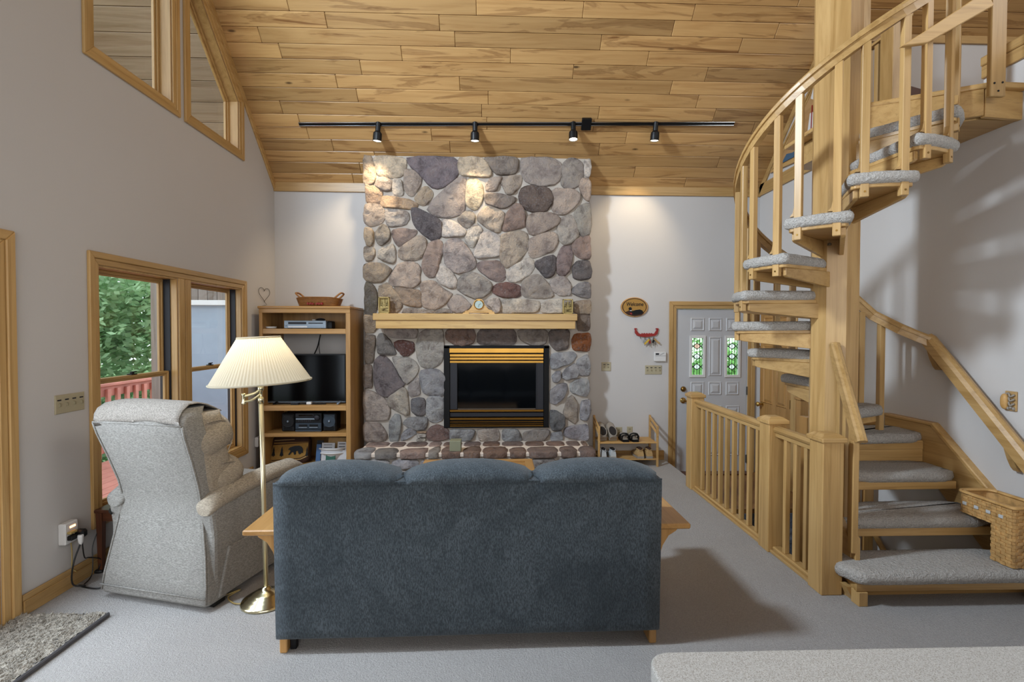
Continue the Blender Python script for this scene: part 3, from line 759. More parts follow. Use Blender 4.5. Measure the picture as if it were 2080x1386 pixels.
def tree(loc, h, r, n, mat, label, seed):
    rd = random.Random(seed); t = emp('leafy_tree', loc, label, 'tree', 'trees beyond the deck')
    bm = new(); tube(bm, spline([loc, Vector(loc) + Vector((.1, .05, h * .35)), Vector(loc) + Vector((-.05, .1, h * .8))]), [.14 - .008 * i for i in range(13)], 7); obj('trunk', bm, M['bark'], t)
    bm = new(); c = Vector(loc) + Vector((0, 0, h * .55))
    cl = [c + Vector((rd.gauss(0, r * .5), rd.gauss(0, r * .5), rd.gauss(0, h * .24))) for _ in range(26)]
    for i in range(n):
        q = rd.choice(cl) + Vector((rd.gauss(0, .34), rd.gauss(0, .34), rd.gauss(0, .22)))
        a = Vector((rd.gauss(0, 1), rd.gauss(0, 1), rd.gauss(0, .5))).normalized(); b = a.orthogonal().normalized(); b = (b + Vector((0, 0, rd.uniform(-.5, .3)))).normalized()
        s = rd.uniform(.03, .06)
        f = [q - a * s * 1.4, q + b * s * .8, q + a * s * 1.4, q - b * s * .8]
        bm.faces.new([bm.verts.new(p) for p in f])
    o = obj('foliage', bm, mat, t); o['kind'] = 'stuff'
    return t
tree((-7.2, 8.2, -1.5), 6.5, 1.5, 22000, M['leaf'], 'broad green tree just beyond the deck railing', 1)
tree((-8.8, 10.2, -1.5), 7.0, 1.9, 20000, M['leaf2'], 'pale green maple behind the nearest tree', 2)
tree((-6.2, 10.0, -1.5), 5.5, 1.6, 14000, M['leaf'], 'dark green tree to the right beyond the deck', 3)
tree((-10.5, 8.6, -1.5), 7.0, 2.0, 16000, M['leaf'], 'tall green tree farthest left beyond the deck', 4)
tree((-9.5, 4.5, -1.5), 7.0, 2.0, 14000, M['leaf2'], 'pale green tree left of the deck outside the patio door', 6)
tree((3.6, 9.6, -1.5), 5.0, 1.5, 14000, M['leaf2'], 'green bush tree behind the entry door glass', 5)
# ------------------------------------------------------------------ stone fireplace
YF = 5.745
fp = emp('stone_fireplace', (-.2, YB, 0), 'tall field stone fireplace chimney breast with raised stone hearth', 'fireplace')
def onF(x, y): p = onY(x, y, YF); return (p.x, p.z)
XF0 = onF(741, 600)[0]; XF1 = onF(1197, 600)[0]
IX0, IZ1 = onF(903, 703); IX1, IZ0 = onF(1114, 868)
ztop = CE - YF
# mortar bed with the opening of the insert
poly_wall('mortar_bed', [(XF0 + .01, .0), (XF1 - .01, .0), (XF1 - .01, ztop + .02), (XF0 + .01, ztop + .02)], [rect(IX0, IZ0, IX1, IZ1)],
          lambda a, b, d: Vector((a, YF - d, b)), .20, M['mortar'], kind='thing', parent=fp)
bm = new(); prism(bm, [(XF0 + .01, YF + .2, 0), (XF0 + .01, YB, 0), (XF0 + .01, YB, CE - YB), (XF0 + .01, YF + .2, CE - YF - .2)], (XF1 - XF0 - .02, 0, 0)); obj('chimney_core', bm, M['mortar'], fp)

PAL = dict(c='#d6c3a5', t='#b09a80', t2='#9f886f', g='#978d84', g2='#85796d', g3='#a09890', l='#cfc5ba', l2='#bbb0a8', l3='#aba49e', l4='#b1a598', l5='#a89a90',
           b='#b9a797', b2='#99866f', p='#7b7074', q='#a99c95', q2='#a99d98', w='#d5ccc1', r='#bc9a79', r2='#c1a898', r3='#94766a', r4='#7f655f', R='#6f4f49', R2='#5f3c34',
           O='#8a4f22', m='#897470', m2='#927769', m3='#9f897d', m4='#83695f', d='#5f575c', d2='#6b5b53', d3='#645e53', d4='#5d5758', d4b='#65666a', d5='#7d7a7e', k='#7b6d60', k2='#79746e',
           k3='#73696a', k4='#867e7b', k5='#716562', k6='#847a73', k7='#736962', g4='#92969a', g5='#a0a2a9', g5b='#abacb1', g6='#8a8b91')
OA, OB, OC, OD, OE, OF = ((730, 310), (970, 310), (730, 470), (970, 470), (730, 640), (970, 640)); OG, OH = (700, 790), (960, 790)
SU, SLo = 240 / 1957, 270 / 2080
ST = [
 (OA,'t',[75,60,200,70,260,230,280,400,240,500,180,530,70,525]),
 (OA,'c',[250,90,500,60,740,100,775,180,745,340,690,395,560,415,400,405,310,360,265,260]),
 (OA,'g',[290,430,420,420,545,460,525,640,400,640,265,560]),
 (OA,'l',[565,450,690,440,735,690,690,720,575,700,545,620]),
 (OA,'b',[760,300,850,290,950,330,1040,450,985,600,880,725,800,690,735,580,740,440]),
 (OA,'p',[790,110,1000,75,1350,80,1590,100,1630,250,1620,390,1400,560,1290,595,1170,560,1080,440,950,310,860,240]),
 (OA,'t',[1050,590,1130,570,1200,640,1220,720,1130,850,1060,885,960,840,910,760]),
 (OA,'r',[105,545,200,540,395,640,370,760,350,840,120,850]),
 (OA,'r',[400,740,480,730,830,780,960,860,940,925,830,940,420,910,350,885]),
 (OA,'q',[1755,420,1740,560,1745,920,1680,1020,1500,1070,1300,1060,1140,960,1200,820,1330,700,1450,580,1640,420]),
 (OA,'b',[75,1050,100,880,180,850,330,870,410,960,415,1100,350,1180,180,1225,90,1160]),
 (OA,'l2',[430,960,560,940,800,980,830,1080,770,1190,650,1220,480,1230,440,1100]),
 (OA,'d',[870,930,960,930,1130,1010,1340,1120,1360,1290,1360,1365,1300,1425,1210,1465,1090,1380,960,1270,900,1180,880,1060]),
 (OA,'w',[1370,1100,1500,1120,1650,1190,1760,1300,1770,1350,1700,1390,1500,1400,1375,1405]),
 (OA,'g',[1620,1110,1750,980,1850,960,1920,1050,1900,1170,1830,1260,1760,1250,1660,1170]),
 (OA,'t',[90,1250,200,1260,240,1320,245,1480,190,1560,120,1540,85,1400]),
 (OA,'g',[310,1270,390,1190,480,1240,515,1340,500,1440,440,1500,360,1540,290,1480,265,1350]),
 (OA,'m',[560,1290,700,1260,940,1290,940,1350,840,1450,650,1570,590,1480,545,1370]),
 (OB,'c',[-310,110,-100,70,80,110,150,180,220,330,215,400,100,410,-150,395,-260,375,-310,330]),
 (OB,'g2',[100,100,400,90,660,90,665,250,640,340,480,375,330,370,230,280,170,180]),
 (OB,'q',[720,110,900,90,1200,95,1330,150,1390,260,1375,420,1290,510,1130,550,980,540,800,480,740,350]),
 (OB,'g',[1410,200,1500,110,1600,105,1710,170,1750,270,1740,420,1690,530,1570,605,1440,580,1380,510,1400,350]),
 (OB,'l',[1760,140,1870,115,1880,300,1850,420,1765,380]),
 (OB,'r2',[1730,430,1830,440,1880,500,1870,700,1840,820,1760,760,1700,640,1680,560]),
 (OB,'c',[-150,430,0,450,80,560,95,680,70,820,0,930,-70,945,-150,900,-200,840,-190,620]),
 (OB,'b',[130,560,200,440,390,400,410,430,340,560,320,640,150,640]),
 (OB,'b',[420,420,640,385,730,390,700,560,640,640,570,700,480,690,420,560,380,500]),
 (OB,'g2',[110,710,180,680,380,690,620,750,630,800,540,880,440,930,320,910,150,860]),
 (OB,'d2',[720,620,830,560,1050,560,1190,620,1240,720,1220,860,1130,970,980,990,830,960,730,880,690,760]),
 (OB,'b',[1250,610,1560,620,1690,690,1690,790,1560,950,1440,1030,1290,1010,1240,950,1240,760]),
 (OB,'b',[10,1050,110,920,200,890,430,990,445,1050,370,1320,290,1320,130,1230,0,1120]),
 (OB,'m2',[430,1200,480,1010,600,880,660,850,740,910,785,1050,790,1230,640,1270,440,1305,410,1280]),
 (OB,'b',[830,1060,950,1010,1200,1000,1360,1080,1350,1180,1200,1280,960,1370,860,1350,810,1200]),
 (OB,'l2',[1380,1100,1500,1040,1590,1070,1650,1250,1680,1370,1550,1510,1440,1525,1370,1470,1310,1290]),
 (OB,'g3',[1640,940,1760,860,1850,840,1870,960,1885,1180,1850,1370,1720,1385,1640,1250,1600,1040]),
 (OC,'b',[80,270,160,240,250,280,265,380,220,480,120,500,75,420]),
 (OC,'l2',[320,330,450,240,570,220,600,330,600,470,560,535,430,500,310,440]),
 (OC,'b',[650,330,750,230,950,90,1060,90,1110,180,1100,300,1030,440,900,480,720,470,660,420]),
 (OC,'m3',[1050,500,1110,320,1150,210,1270,150,1370,190,1390,330,1340,480,1270,740,1180,760,1090,700,1040,600]),
 (OC,'q2',[1400,260,1500,130,1680,150,1780,260,1900,440,1925,540,1880,620,1650,700,1500,640,1420,520]),
 (OC,'b2',[80,560,200,525,400,540,540,640,460,760,380,840,200,850,85,790]),
 (OC,'b',[510,800,570,640,640,560,780,510,940,530,1000,600,1010,690,980,730,1005,850,870,945,740,910,560,905,500,850]),
 (OC,'l',[1290,680,1350,530,1440,570,1560,700,1620,830,1590,940,1500,950,1330,860,1270,760]),
 (OC,'d3',[110,860,200,870,280,960,310,1150,290,1300,240,1370,90,1365,90,1150]),
 (OC,'t2',[320,930,480,860,560,960,690,1100,710,1250,600,1360,320,1360]),
 (OC,'t2',[570,940,740,930,880,960,1030,990,1030,1255,850,1240,720,1200,650,1060]),
 (OC,'b',[1000,880,1150,820,1280,850,1400,970,1530,1020,1500,1090,1400,1220,1250,1300,1050,1250,1040,1000]),
 (OC,'q2',[1470,1180,1590,1050,1690,1060,1840,1220,1840,1260,1700,1360,1600,1360,1470,1250]),
 (OC,'g',[740,1290,900,1270,1200,1310,1440,1280,1570,1360,740,1365]),
 (OC,'w',[1770,60,1830,-90,1930,-130,2030,-50,2030,40,1960,150,1890,270,1800,240,1745,130]),
 (OD,'g3',[-310,800,-200,700,-50,690,80,760,190,820,230,900,200,1020,60,1100,-50,1115,-200,1050,-330,960]),
 (OD,'w',[60,30,180,0,370,80,355,400,330,420,20,450,-80,380,20,180]),
 (OD,'b',[380,80,560,20,720,0,820,60,830,260,770,380,640,530,490,600,440,560,370,440,390,250]),
 (OD,'b',[860,140,1000,70,1230,10,1320,80,1320,200,1240,330,1060,400,900,440,850,360]),
 (OD,'d4',[960,510,1100,440,1230,400,1290,430,1280,700,1190,770,1110,760,1030,660,950,570]),
 (OD,'m',[1380,290,1450,240,1530,250,1570,380,1560,510,1520,660,1430,750,1340,720,1300,620,1310,450]),
 (OD,'r3',[1560,200,1690,110,1860,80,1865,460,1700,450,1590,370]),
 (OD,'d4',[1570,600,1640,500,1850,490,1880,640,1870,780,1700,810,1590,780]),
 (OD,'d5',[1560,960,1680,860,1860,850,1870,1000,1860,1110,1700,1090,1570,1030]),
 (OD,'l2',[1210,820,1330,740,1450,760,1540,870,1540,1060,1360,1065,1240,990,1200,900]),
 (OD,'g3',[750,820,950,720,1030,730,1130,830,1220,960,1250,1090,1050,1110,800,1090,730,1030]),
 (OD,'R',[240,950,330,870,500,850,680,890,720,960,700,1080,560,1110,390,1090,260,1020]),
 (OD,'w',[490,680,560,590,840,440,930,500,930,600,870,700,740,800,600,845,530,820,480,740]),
 (OD,'m',[-20,560,80,500,350,490,430,600,460,740,420,820,290,830,150,750,30,650]),
 (OD,'l',[90,1150,200,1120,350,1100,380,1200,370,1350,280,1360,240,1290,150,1210]),
 (OD,'l',[400,1160,560,1120,760,1130,1000,1160,1030,1230,960,1350,430,1360,400,1260]),
 (OD,'l',[1050,1210,1180,1140,1390,1120,1560,1140,1570,1355,1100,1355,1040,1300]),
 (OD,'b2',[1590,1180,1700,1150,1870,1140,1870,1370,1600,1360]),
 (OE,'t2',[80,0,220,10,300,20,300,200,240,290,90,290]),
 (OE,'l3',[410,250,560,215,850,215,960,230,940,380,870,390,560,380,450,320]),
 (OE,'k',[100,340,260,340,270,450,250,620,235,780,100,800,95,500]),
 (OE,'k2',[300,420,330,320,400,310,520,430,610,620,580,660,380,660,310,620]),
 (OE,'R2',[570,470,640,425,760,425,900,460,910,600,800,680,720,670,620,570]),
 (OE,'l3',[950,500,1010,300,1150,240,1380,230,1400,600,1350,790,1180,880,1030,840,960,690]),
 (OE,'m4',[1430,310,1500,220,1870,220,1920,340,1890,460,1740,520,1600,500,1450,410]),
 (OE,'l3',[550,720,620,695,850,720,940,790,985,880,950,980,810,1140,740,1100,640,930]),
 (OE,'k3',[250,800,340,680,440,700,540,800,640,1000,760,1150,470,1360,300,1290,250,1100]),
 (OE,'k',[80,830,210,830,215,1000,220,1200,80,1200,70,1000]),
 (OE,'g4',[1010,940,1150,900,1310,910,1420,1020,1420,1230,1400,1330,1180,1330,1060,1280,1010,1100]),
 (OE,'l3',[810,1190,940,1040,990,1060,1000,1200,1010,1310,870,1360,820,1300]),
 (OG,'l4',[670,180,720,110,930,-30,985,60,1000,200,1015,390,960,410,820,340,700,270]),
 (OG,'l4',[310,10,470,60,650,170,710,320,690,470,560,490,320,480,305,250]),
 (OG,'l5',[305,530,540,530,600,600,670,720,650,790,560,820,310,820]),
 (OG,'g4',[700,530,780,410,860,410,890,500,885,640,840,830,710,820]),
 (OG,'d4b',[1050,170,1150,140,1260,160,1270,370,1230,420,1120,410,1045,350]),
 (OG,'g4',[930,520,1000,450,1270,440,1300,500,1270,640,1130,650,1000,600,930,550]),
 (OG,'g4',[890,720,980,620,1110,620,1130,700,1000,780,890,820]),
 (OG,'r',[1130,660,1275,655,1280,690,1130,690]),
 (OG,'w',[1135,700,1275,700,1275,755,1135,755]),
 (OG,'w',[1130,790,1180,760,1265,770,1260,815,1130,820]),
 (OG,'g5',[1290,180,1330,130,1540,130,1555,300,1530,480,1420,520,1340,500,1280,400]),
 (OG,'r4',[1350,600,1450,560,1560,600,1650,680,1640,770,1480,810,1300,800,1290,680]),
 (OG,'g4',[1650,630,2030,640,2030,700,1980,800,1660,830]),
 (OH,'l5',[75,650,200,625,400,625,415,810,120,815]),
 (OH,'g4',[470,640,690,625,750,720,770,815,470,815]),
 (OH,'k4',[800,680,1000,640,1190,640,1190,720,1100,810,800,815]),
 (OH,'g5',[1220,700,1380,660,1410,720,1400,810,1230,815]),
 (OH,'g5',[1440,620,1560,580,1800,560,1810,810,1650,800,1430,740]),
 (OH,'d4b',[1215,340,1300,340,1440,430,1440,560,1390,640,1250,650,1210,550]),
 (OH,'l5',[1410,400,1480,160,1560,100,1640,230,1640,480,1600,540,1500,480]),
 (OH,'g5',[1690,200,1840,170,1850,360,1800,490,1680,480]),
 (OF,'k5',[10,320,80,225,560,225,625,310,630,420,580,490,20,490]),
 (OF,'k6',[660,280,750,228,1080,228,1160,280,1130,470,980,510,800,470,700,380]),
 (OF,'k7',[1190,260,1500,235,1520,330,1490,560,1300,590,1200,480]),
 (OF,'O',[1560,420,1610,320,1860,300,1870,480,1830,600,1580,580]),
 (OF,'k',[1640,-40,1850,-40,1860,200,1840,260,1650,260]),
 (OF,'g5',[1230,640,1580,610,1630,690,1560,790,1240,910,1200,760]),
 (OF,'g5',[1400,980,1470,880,1620,800,1690,980,1640,1040,1480,1080,1400,1040]),
 (OF,'g5b',[1650,750,1820,650,1860,800,1860,1000,1700,1000,1640,860]),
 (OF,'g5',[1230,1010,1290,940,1370,930,1380,1050,1340,1120,1250,1110]),
 (OF,'g5b',[1530,1150,1650,1060,1840,1070,1850,1250,1800,1350,1550,1290]),
 (OF,'g6',[1200,1260,1330,1150,1460,1130,1490,1240,1400,1400,1290,1480,1200,1450]),
]
def resample(pts, n):
    pts = [Vector(p) for p in pts]
    # one round of corner cutting, then even spacing
    q = []
    for i in range(len(pts)):
        a, b = pts[i], pts[(i + 1) % len(pts)]
        q += [a.lerp(b, .14), a.lerp(b, .86)]
    seg = [(q[(i + 1) % len(q)] - q[i]).length for i in range(len(q))]; L = sum(seg); out = []; i = 0; acc = 0
    for k in range(n):
        t = L * k / n
        while acc + seg[i] < t: acc += seg[i]; i += 1
        out.append(q[i].lerp(q[(i + 1) % len(q)], (t - acc) / max(seg[i], 1e-6)))
    return out
rs = random.Random(3)
def stone(poly, colr, parent, P, depth, seed, nm='stone', grow=1.0, flat=.0):
    """poly in plane coordinates; P maps (a, b, outward) to space"""
    n = 24; pts = resample(poly, n); c = sum(pts, Vector((0, 0))) / n
    tilt = Vector((rs.uniform(-.10, .10), rs.uniform(-.08, .14)))
    size = max((p - c).length for p in pts)
    rings = []; bm = new(); sd = Vector((seed * 3.7, seed * 1.3, 0))
    pls = [(a, rs.uniform(1.0, 1.3), rs.uniform(.35, .95)) for a in [rs.uniform(0, 2 * PI) for _ in range(4)]]
    for s, h in ((1.0, -.012), (1.0, .30), (.96, .66), (.89, .90), (.76, 1.0), (.58, 1.04), (.38, 1.05), (.18, 1.05)):
        r = []
        for p in pts:
            q = c + (p - c) * s * grow
            e = noise.noise(Vector((q.x * 9, q.y * 9, 0)) + sd) * .028 + noise.noise(Vector((q.x * 26, q.y * 26, 0)) + sd) * .018
            e2 = 0 if s >= .999 and h < 0 else 1
            q2 = q + Vector((noise.noise(Vector((q.x * 22, q.y * 22, 5)) + sd), noise.noise(Vector((q.x * 22, q.y * 22, 9)) + sd))) * .007 * e2
            hh = h * depth if h < 0 or s > .96 else h * depth + e * min(1, size * 8) + (q - c).dot(tilt) * (1 - flat)
            if h > .5:
                rel = (q - c) / size
                hh = min([hh] + [depth * (o0 - k0 * (rel.x * math.cos(a0) + rel.y * math.sin(a0))) + e * .6 for a0, o0, k0 in pls])
            if h == .30: hh = .30 * depth
            r.append(P(q2.x, q2.y, max(hh, .004) if h > 0 else -.012))
        rings.append(r)
    loft(bm, rings)
    o = obj(nm, bm, M['stone'], parent, smooth=True)
    gm = .26 if sum(lin(colr)[:3]) > .55 else .06; col = [x * (1 - gm) + y * gm for x, y in zip(lin(colr), lin('#b3a79c'))]; j = rs.uniform(1.03, 1.19); o.color = (col[0] * j, col[1] * j * rs.uniform(.98, 1.02), col[2] * j * rs.uniform(.97, 1.03), 1)
    return o
PF = lambda a, b, d: Vector((a, YF - d, b))
for k, (og, cc, fl) in enumerate(ST):
    s_ = SLo if og in (OG, OH) else SU
    pts = [onF(og[0] + fl[i] * s_, og[1] + fl[i + 1] * s_) for i in range(0, len(fl), 2)]
    # push the shapes apart a little so that a mortar joint stays between them
    stone(pts, PAL[cc], fp, PF, rs.uniform(.032, .055), k + 1, grow=1.085)

# hearth: body of stones with a row of slabs on top
HZ = .305; HY = 5.17
HX0, HX1 = onY(718, 922, HY).x, onY(1212, 922, HY).x
bm = new(); box(bm, (HX0 + .03, HY + .03, 0), (HX1 - .03, YF + .02, HZ - .055), .01); obj('hearth_core', bm, M['mortar'], fp)
bm = new(); box(bm, (HX0 + .015, HY + .015, HZ - .055), (HX1 - .015, YF + .02, HZ - .006), .01); obj('hearth_mortar', bm, M['mortar_white'], fp)
fr = [715, 757, 808, 868, 893, 938, 978, 1033, 1071, 1137, 1176, 1213]
cols = ['#a9a7a8', '#8c8580', '#b0968a', '#a59a90', '#94786a', '#8f7565', '#8b6f5f', '#937869', '#8f7a70', '#8d776c', '#8e786e', '#907a70']
PH = lambda a, b, d: Vector((a, b, HZ - .03 + d))
for i in range(len(fr) - 1):
    a0, a1 = onY(fr[i], 920, HY).x + .012, onY(fr[i + 1], 920, HY).x - .012
    sk = rs.uniform(-.03, .03); dp = rs.uniform(.22, .30)
    pl = [(a0, HY - .01), ((a0 + a1) / 2, HY - .018), (a1, HY - .01), (a1 + .01, HY + .12), (a1 - .02 + sk, HY + dp), (a0 + .03 + sk, HY + dp - .02), (a0 - .01, HY + .12)]
    n = 16; pts = resample(pl, n); bm = new(); c = sum(pts, Vector((0, 0))) / n
    sd = Vector((i * 2.1, 7, 0)); rings = []
    for s, z in ((.97, HZ - .062), (1.0, HZ - .05), (1.0, HZ - .012), (.97, HZ + .002), (.5, HZ + .004)):
        rings.append([Vector((*(c + (p - c) * s + Vector((noise.noise(Vector((p.x * 20, p.y * 20, 1)) + sd), noise.noise(Vector((p.x * 20, p.y * 20, 4)) + sd))) * .009), z + noise.noise(Vector((p.x * 14, p.y * 14, z * 40)) + sd) * .006)) for p in pts])
    loft(bm, rings); o = obj('hearth_slab', bm, M['stone'], fp, smooth=True); o.color = lin(cols[i])
x = HX0 + .02
while x < HX1 - .05:
    L = rs.uniform(.16, .30); e = min(x + L, HX1 - .02)
    pl = [(x + .01, HY + .30), (e - .015, HY + .29), (e - .01, YF - .05), (x + .015, YF - .06)]
    pts = resample(pl, 14); c = sum(pts, Vector((0, 0))) / 14; bm = new()
    loft(bm, [[Vector((*(c + (p - c) * s), z)) for p in pts] for s, z in ((1, HZ - .03), (1, HZ - .004), (.95, HZ + .002), (.5, HZ + .003))])
    o = obj('hearth_slab', bm, M['stone'], fp, smooth=True); o.color = lin(rs.choice(cols)); x = e
PG = lambda a, b, d: Vector((a, HY + .03 - d, b))
x = HX0 + .04; k = 300
while x < HX1 - .08:
    L = rs.uniform(.20, .36); e = min(x + L, HX1 - .04)
    for z0, z1 in ((.012, .12), (.132, HZ - .07)):
        sft = rs.uniform(-.04, .04)
        stone([(x + .01, z0 + .01), ((x + e) / 2 + sft, z0), (e - .012, z0 + .012), (e - .01, z1 - .01), ((x + e) / 2 - sft, z1), (x + .012, z1 - .012)], rs.choice(['#a9aab0', '#b5b5b9', '#a39c98', '#9d9794']), fp, PG, .035, k); k += 1
    x = e

# mantel shelf
mt = emp('mantel_shelf', (-.2, YF, 1.6), 'long maple mantel beam across the stone fireplace', 'mantel shelf')
YM = 5.50
a0, z1 = onY(757, 639, YM).x, onY(960, 637.5, YM).z; a1 = onY(1173, 640, YM).x
zb = onY(960, 651, YM).z; zc = onY(960, 668, YM + .02).z
bm = new(); box(bm, (a0, YM, zb), (a1, YF + .01, z1), .004); obj('mantel_top', bm, M['mantel'], mt)
bm = new(); box(bm, (onY(763, 650, YM + .02).x, YM + .02, zc), (onY(1169, 650, YM + .02).x, YF + .01, zb), .004); obj('mantel_beam', bm, M['mantel'], mt)
MZ = z1

# gas insert
gi = emp('fireplace_insert', ((IX0 + IX1) / 2, YF, IZ0), 'black gas fireplace insert with brass louvres in the stone surround', 'fireplace insert')
def ib(nm, x0, y0, x1, y1, d0, d1, mat, bev=.003):
    p, q = onF(x0, y1), onF(x1, y0); bm = new(); box(bm, (p[0], YF - d1, p[1]), (q[0], YF - d0, q[1]), bev); return obj(nm, bm, mat, gi)
for nm, q in (('surround', (902, 703, 914, 868)), ('surround', (1104, 703, 1115, 868)), ('surround', (902, 702, 1115, 708)), ('surround', (902, 866, 1115, 869))):
    ib(nm, *q, -.05, .03, M['black_matte'])
ib('firebox', 905, 704, 1112, 868, -.19, -.12, M['black_matte'])
ib('side_panel', 914, 737, 929, 832, -.05, .015, M['charcoal']); ib('side_panel', 1090, 737, 1104, 832, -.05, .015, M['charcoal'])
ib('glass_front', 928, 737, 1091, 832, -.03, -.022, M['fire_glass'], 0)
ib('glass_trim', 1088.5, 738, 1090.5, 831, -.02, .018, M['charcoal'], .001)
ib('brass_hood', 913, 707.5, 1104, 717, -.03, .035, M['louvre_brass'])
ib('louvre_backing', 913, 717, 1104, 738, -.05, -.01, M['black_matte']); ib('louvre_backing', 913, 848, 1104, 867, -.05, -.01, M['black_matte'])
for y0, y1 in ((719.5, 724.6), (726.3, 731), (733, 737.4)): ib('louvre', 914, y0, 1103.5, y1, 0, .022, M['louvre_brass'], .002)
ib('brass_sill', 914, 831.5, 1103.5, 836.5, -.02, .03, M['louvre_brass'])
ib('control_panel', 914, 837.5, 1104, 847, -.04, .012, M['charcoal'])
for y0, y1 in ((848, 853), (855.5, 858), (860, 862.2), (863.2, 866.6)): ib('louvre', 914, y0, 1103.5, y1, 0, .022, M['louvre_brass'], .0015)
bm = new(); rl_ = random.Random(8)
for i in range(4):
    xx = IX0 + .25 + i * .2; tube(bm, [(xx - .25, YF + .09 + .005 * i, IZ0 + .24), (xx + .22, YF + .085 - .003 * i, IZ0 + .30)], .035, 8)
obj('ceramic_logs', bm, M['bark'], gi)

# things on the mantel
def mantel_block(px0, px1, ptop, label, kind):
    y = 5.60; p0, p1 = onY(px0, 636, y), onY(px1, ptop, y)
    r = emp('carved_wood_block', ((p0.x + p1.x) / 2, y, MZ), label, 'ornament')
    w_, h_ = p1.x - p0.x, p1.z - MZ; x0 = p0.x
    bm = new(); wm = wood('olive_pine', '#a9955a', '#8b7740', 'z', .5) if 'olive_pine' not in bpy.data.materials else bpy.data.materials['olive_pine']
    for lo, hi in (((x0, y, MZ), (x0 + .012, y + .05, MZ + h_)), ((x0 + w_ - .012, y, MZ), (x0 + w_, y + .05, MZ + h_)), ((x0, y, MZ + h_ - .012), (x0 + w_, y + .05, MZ + h_)), ((x0, y, MZ), (x0 + w_, y + .05, MZ + .014))): box(bm, lo, hi, .002)
    obj('frame', bm, wm, r)
    bm = new(); box(bm, (x0 + .006, y + .03, MZ + .008), (x0 + w_ - .006, y + .046, MZ + h_ * (.55 if kind else .98))); obj('back_panel', bm, wm, r)
    bm = new(); rr = random.Random(px0)
    for i in range(3):
        cx = x0 + w_ * (.25 + .25 * i); hh = h_ * (.55 + .15 * (i % 2)); b = MZ + .02 + h_ * .25
        for lv in range(3):
            zz = b + (hh - h_ * .2) * lv / 3; ww = w_ * (.17 - .04 * lv)
            prism(bm, [(cx - ww, y + .012, zz), (cx + ww, y + .012, zz), (cx, y + .012, zz + h_ * .22)], (0, .012, 0))
    for i in range(4):
        zz = MZ + .02 + h_ * .06 * i; prism(bm, [(x0 + .012, y + .01, zz), (x0 + w_ - .012, y + .01, zz + h_ * .10 * (1 if i % 2 else -.3)), (x0 + w_ - .012, y + .01, zz + h_ * .14 * (1 if i % 2 else .2)), (x0 + .012, y + .01, zz + h_ * .05)], (0, .01, 0))
    obj('carved_trees', bm, wm, r)
mantel_block(768.5, 790.5, 603.5, 'olive carved wooden block at the left end of the mantel', 0)
mantel_block(1143.5, 1164, 608, 'olive carved pine tree block at the right end of the mantel', 1)
y = 5.58; ck = emp('mantel_clock', (onY(973, 640, y).x, y, MZ), 'small wooden mantel clock with a round brass dial', 'clock')
def cp(x, yy): p = onY(930 + x / 20.8, 600 + yy / 20.8, y); return (p.x, y, max(p.z, MZ))
bm = new(); pts = [cp(290, 690), cp(300, 660), cp(450, 640), cp(560, 520), cp(630, 400), cp(700, 230), cp(800, 165), cp(900, 148), cp(1000, 165), cp(1080, 230), cp(1130, 380), cp(1200, 480), cp(1300, 600), cp(1450, 640), cp(1480, 690)]
prism(bm, pts, (0, .045, 0), .003); obj('clock_body', bm, M['mantel'], ck)
bm = new(); p, q = cp(215, 800), cp(1540, 690); box(bm, (p[0] + .02, y - .012, MZ + .012), (q[0], y + .055, MZ + .026), .003)
box(bm, (p[0], y - .012, MZ), (p[0] + .07, y + .055, MZ + .014), .003); box(bm, (q[0] - .06, y - .012, MZ), (q[0] + .005, y + .055, MZ + .014), .003); obj('clock_base', bm, M['mantel'], ck)
c = cp(890, 400); bm = new(); lathe(bm, [(.048, 0), (.056, .006), (.056, .012), (.048, .02), (.045, .012)], (c[0], y, c[2]), (0, -1, 0), 24); obj('bezel', bm, M['brass'], ck)
bm = new(); lathe(bm, [(.0445, .013), (.0445, .0145)], (c[0], y, c[2]), (0, -1, 0), 24); obj('dial', bm, M['clock_face'], ck)
bm = new(); bar(bm, (c[0], y - .017, c[2]), (c[0] + .022, y - .017, c[2] + .012), .003, .003); bar(bm, (c[0], y - .017, c[2]), (c[0] - .005, y - .017, c[2] - .03), .003, .003); obj('clock_hands', bm, M['black'], ck)
# sage box on the hearth
yb = 5.10; p0, p1 = onY(914, 935, yb), onY(937, 912, yb)
bm = new(); p = onY(925, 912, 5.22); box(bm, (p.x - .06, 5.205, HZ + .003), (p.x + .06, 5.325, HZ + .115), .004); 
sg = tag(obj('sage_box', bm, M['sage']), 'square sage green ceramic box standing on the stone hearth', 'box')
sg.location.z = HZ + .004
# ------------------------------------------------------------------ sofa (local frame: u along the back, v towards the fireplace)
fl, frr = onZ(566, 1334, 0), onZ(1334, 1313, 0)
sc_ = (fl + frr) / 2; ang = math.atan2(frr.y - fl.y, frr.x - fl.x); HWS = (frr - fl).length / 2
so = emp('sofa', (sc_.x, sc_.y, 0), 'blue grey chenille sofa with wide flat oak arms, seen from behind', 'sofa', rotz=ang)
hw = HWS + .005
def smooth_panel(bm, f, us, vs):
    g = [[bm.verts.new(f(u, v)) for v in vs] for u in us]
    for i in range(len(us) - 1):
        for j in range(len(vs) - 1): bm.faces.new((g[i][j], g[i + 1][j], g[i + 1][j + 1], g[i][j + 1]))
    return g
def lerpn(a, b, n): return [a + (b - a) * i / n for i in range(n + 1)]
bh = hw + .008
bm = new()
zs = [(.075, .012), (.085, 0)] + [(z, -.02 * (z - .08) / .75) for z in lerpn(.12, .83, 9)] + [(.848, -.018), (.855, -.008)]
rings = []
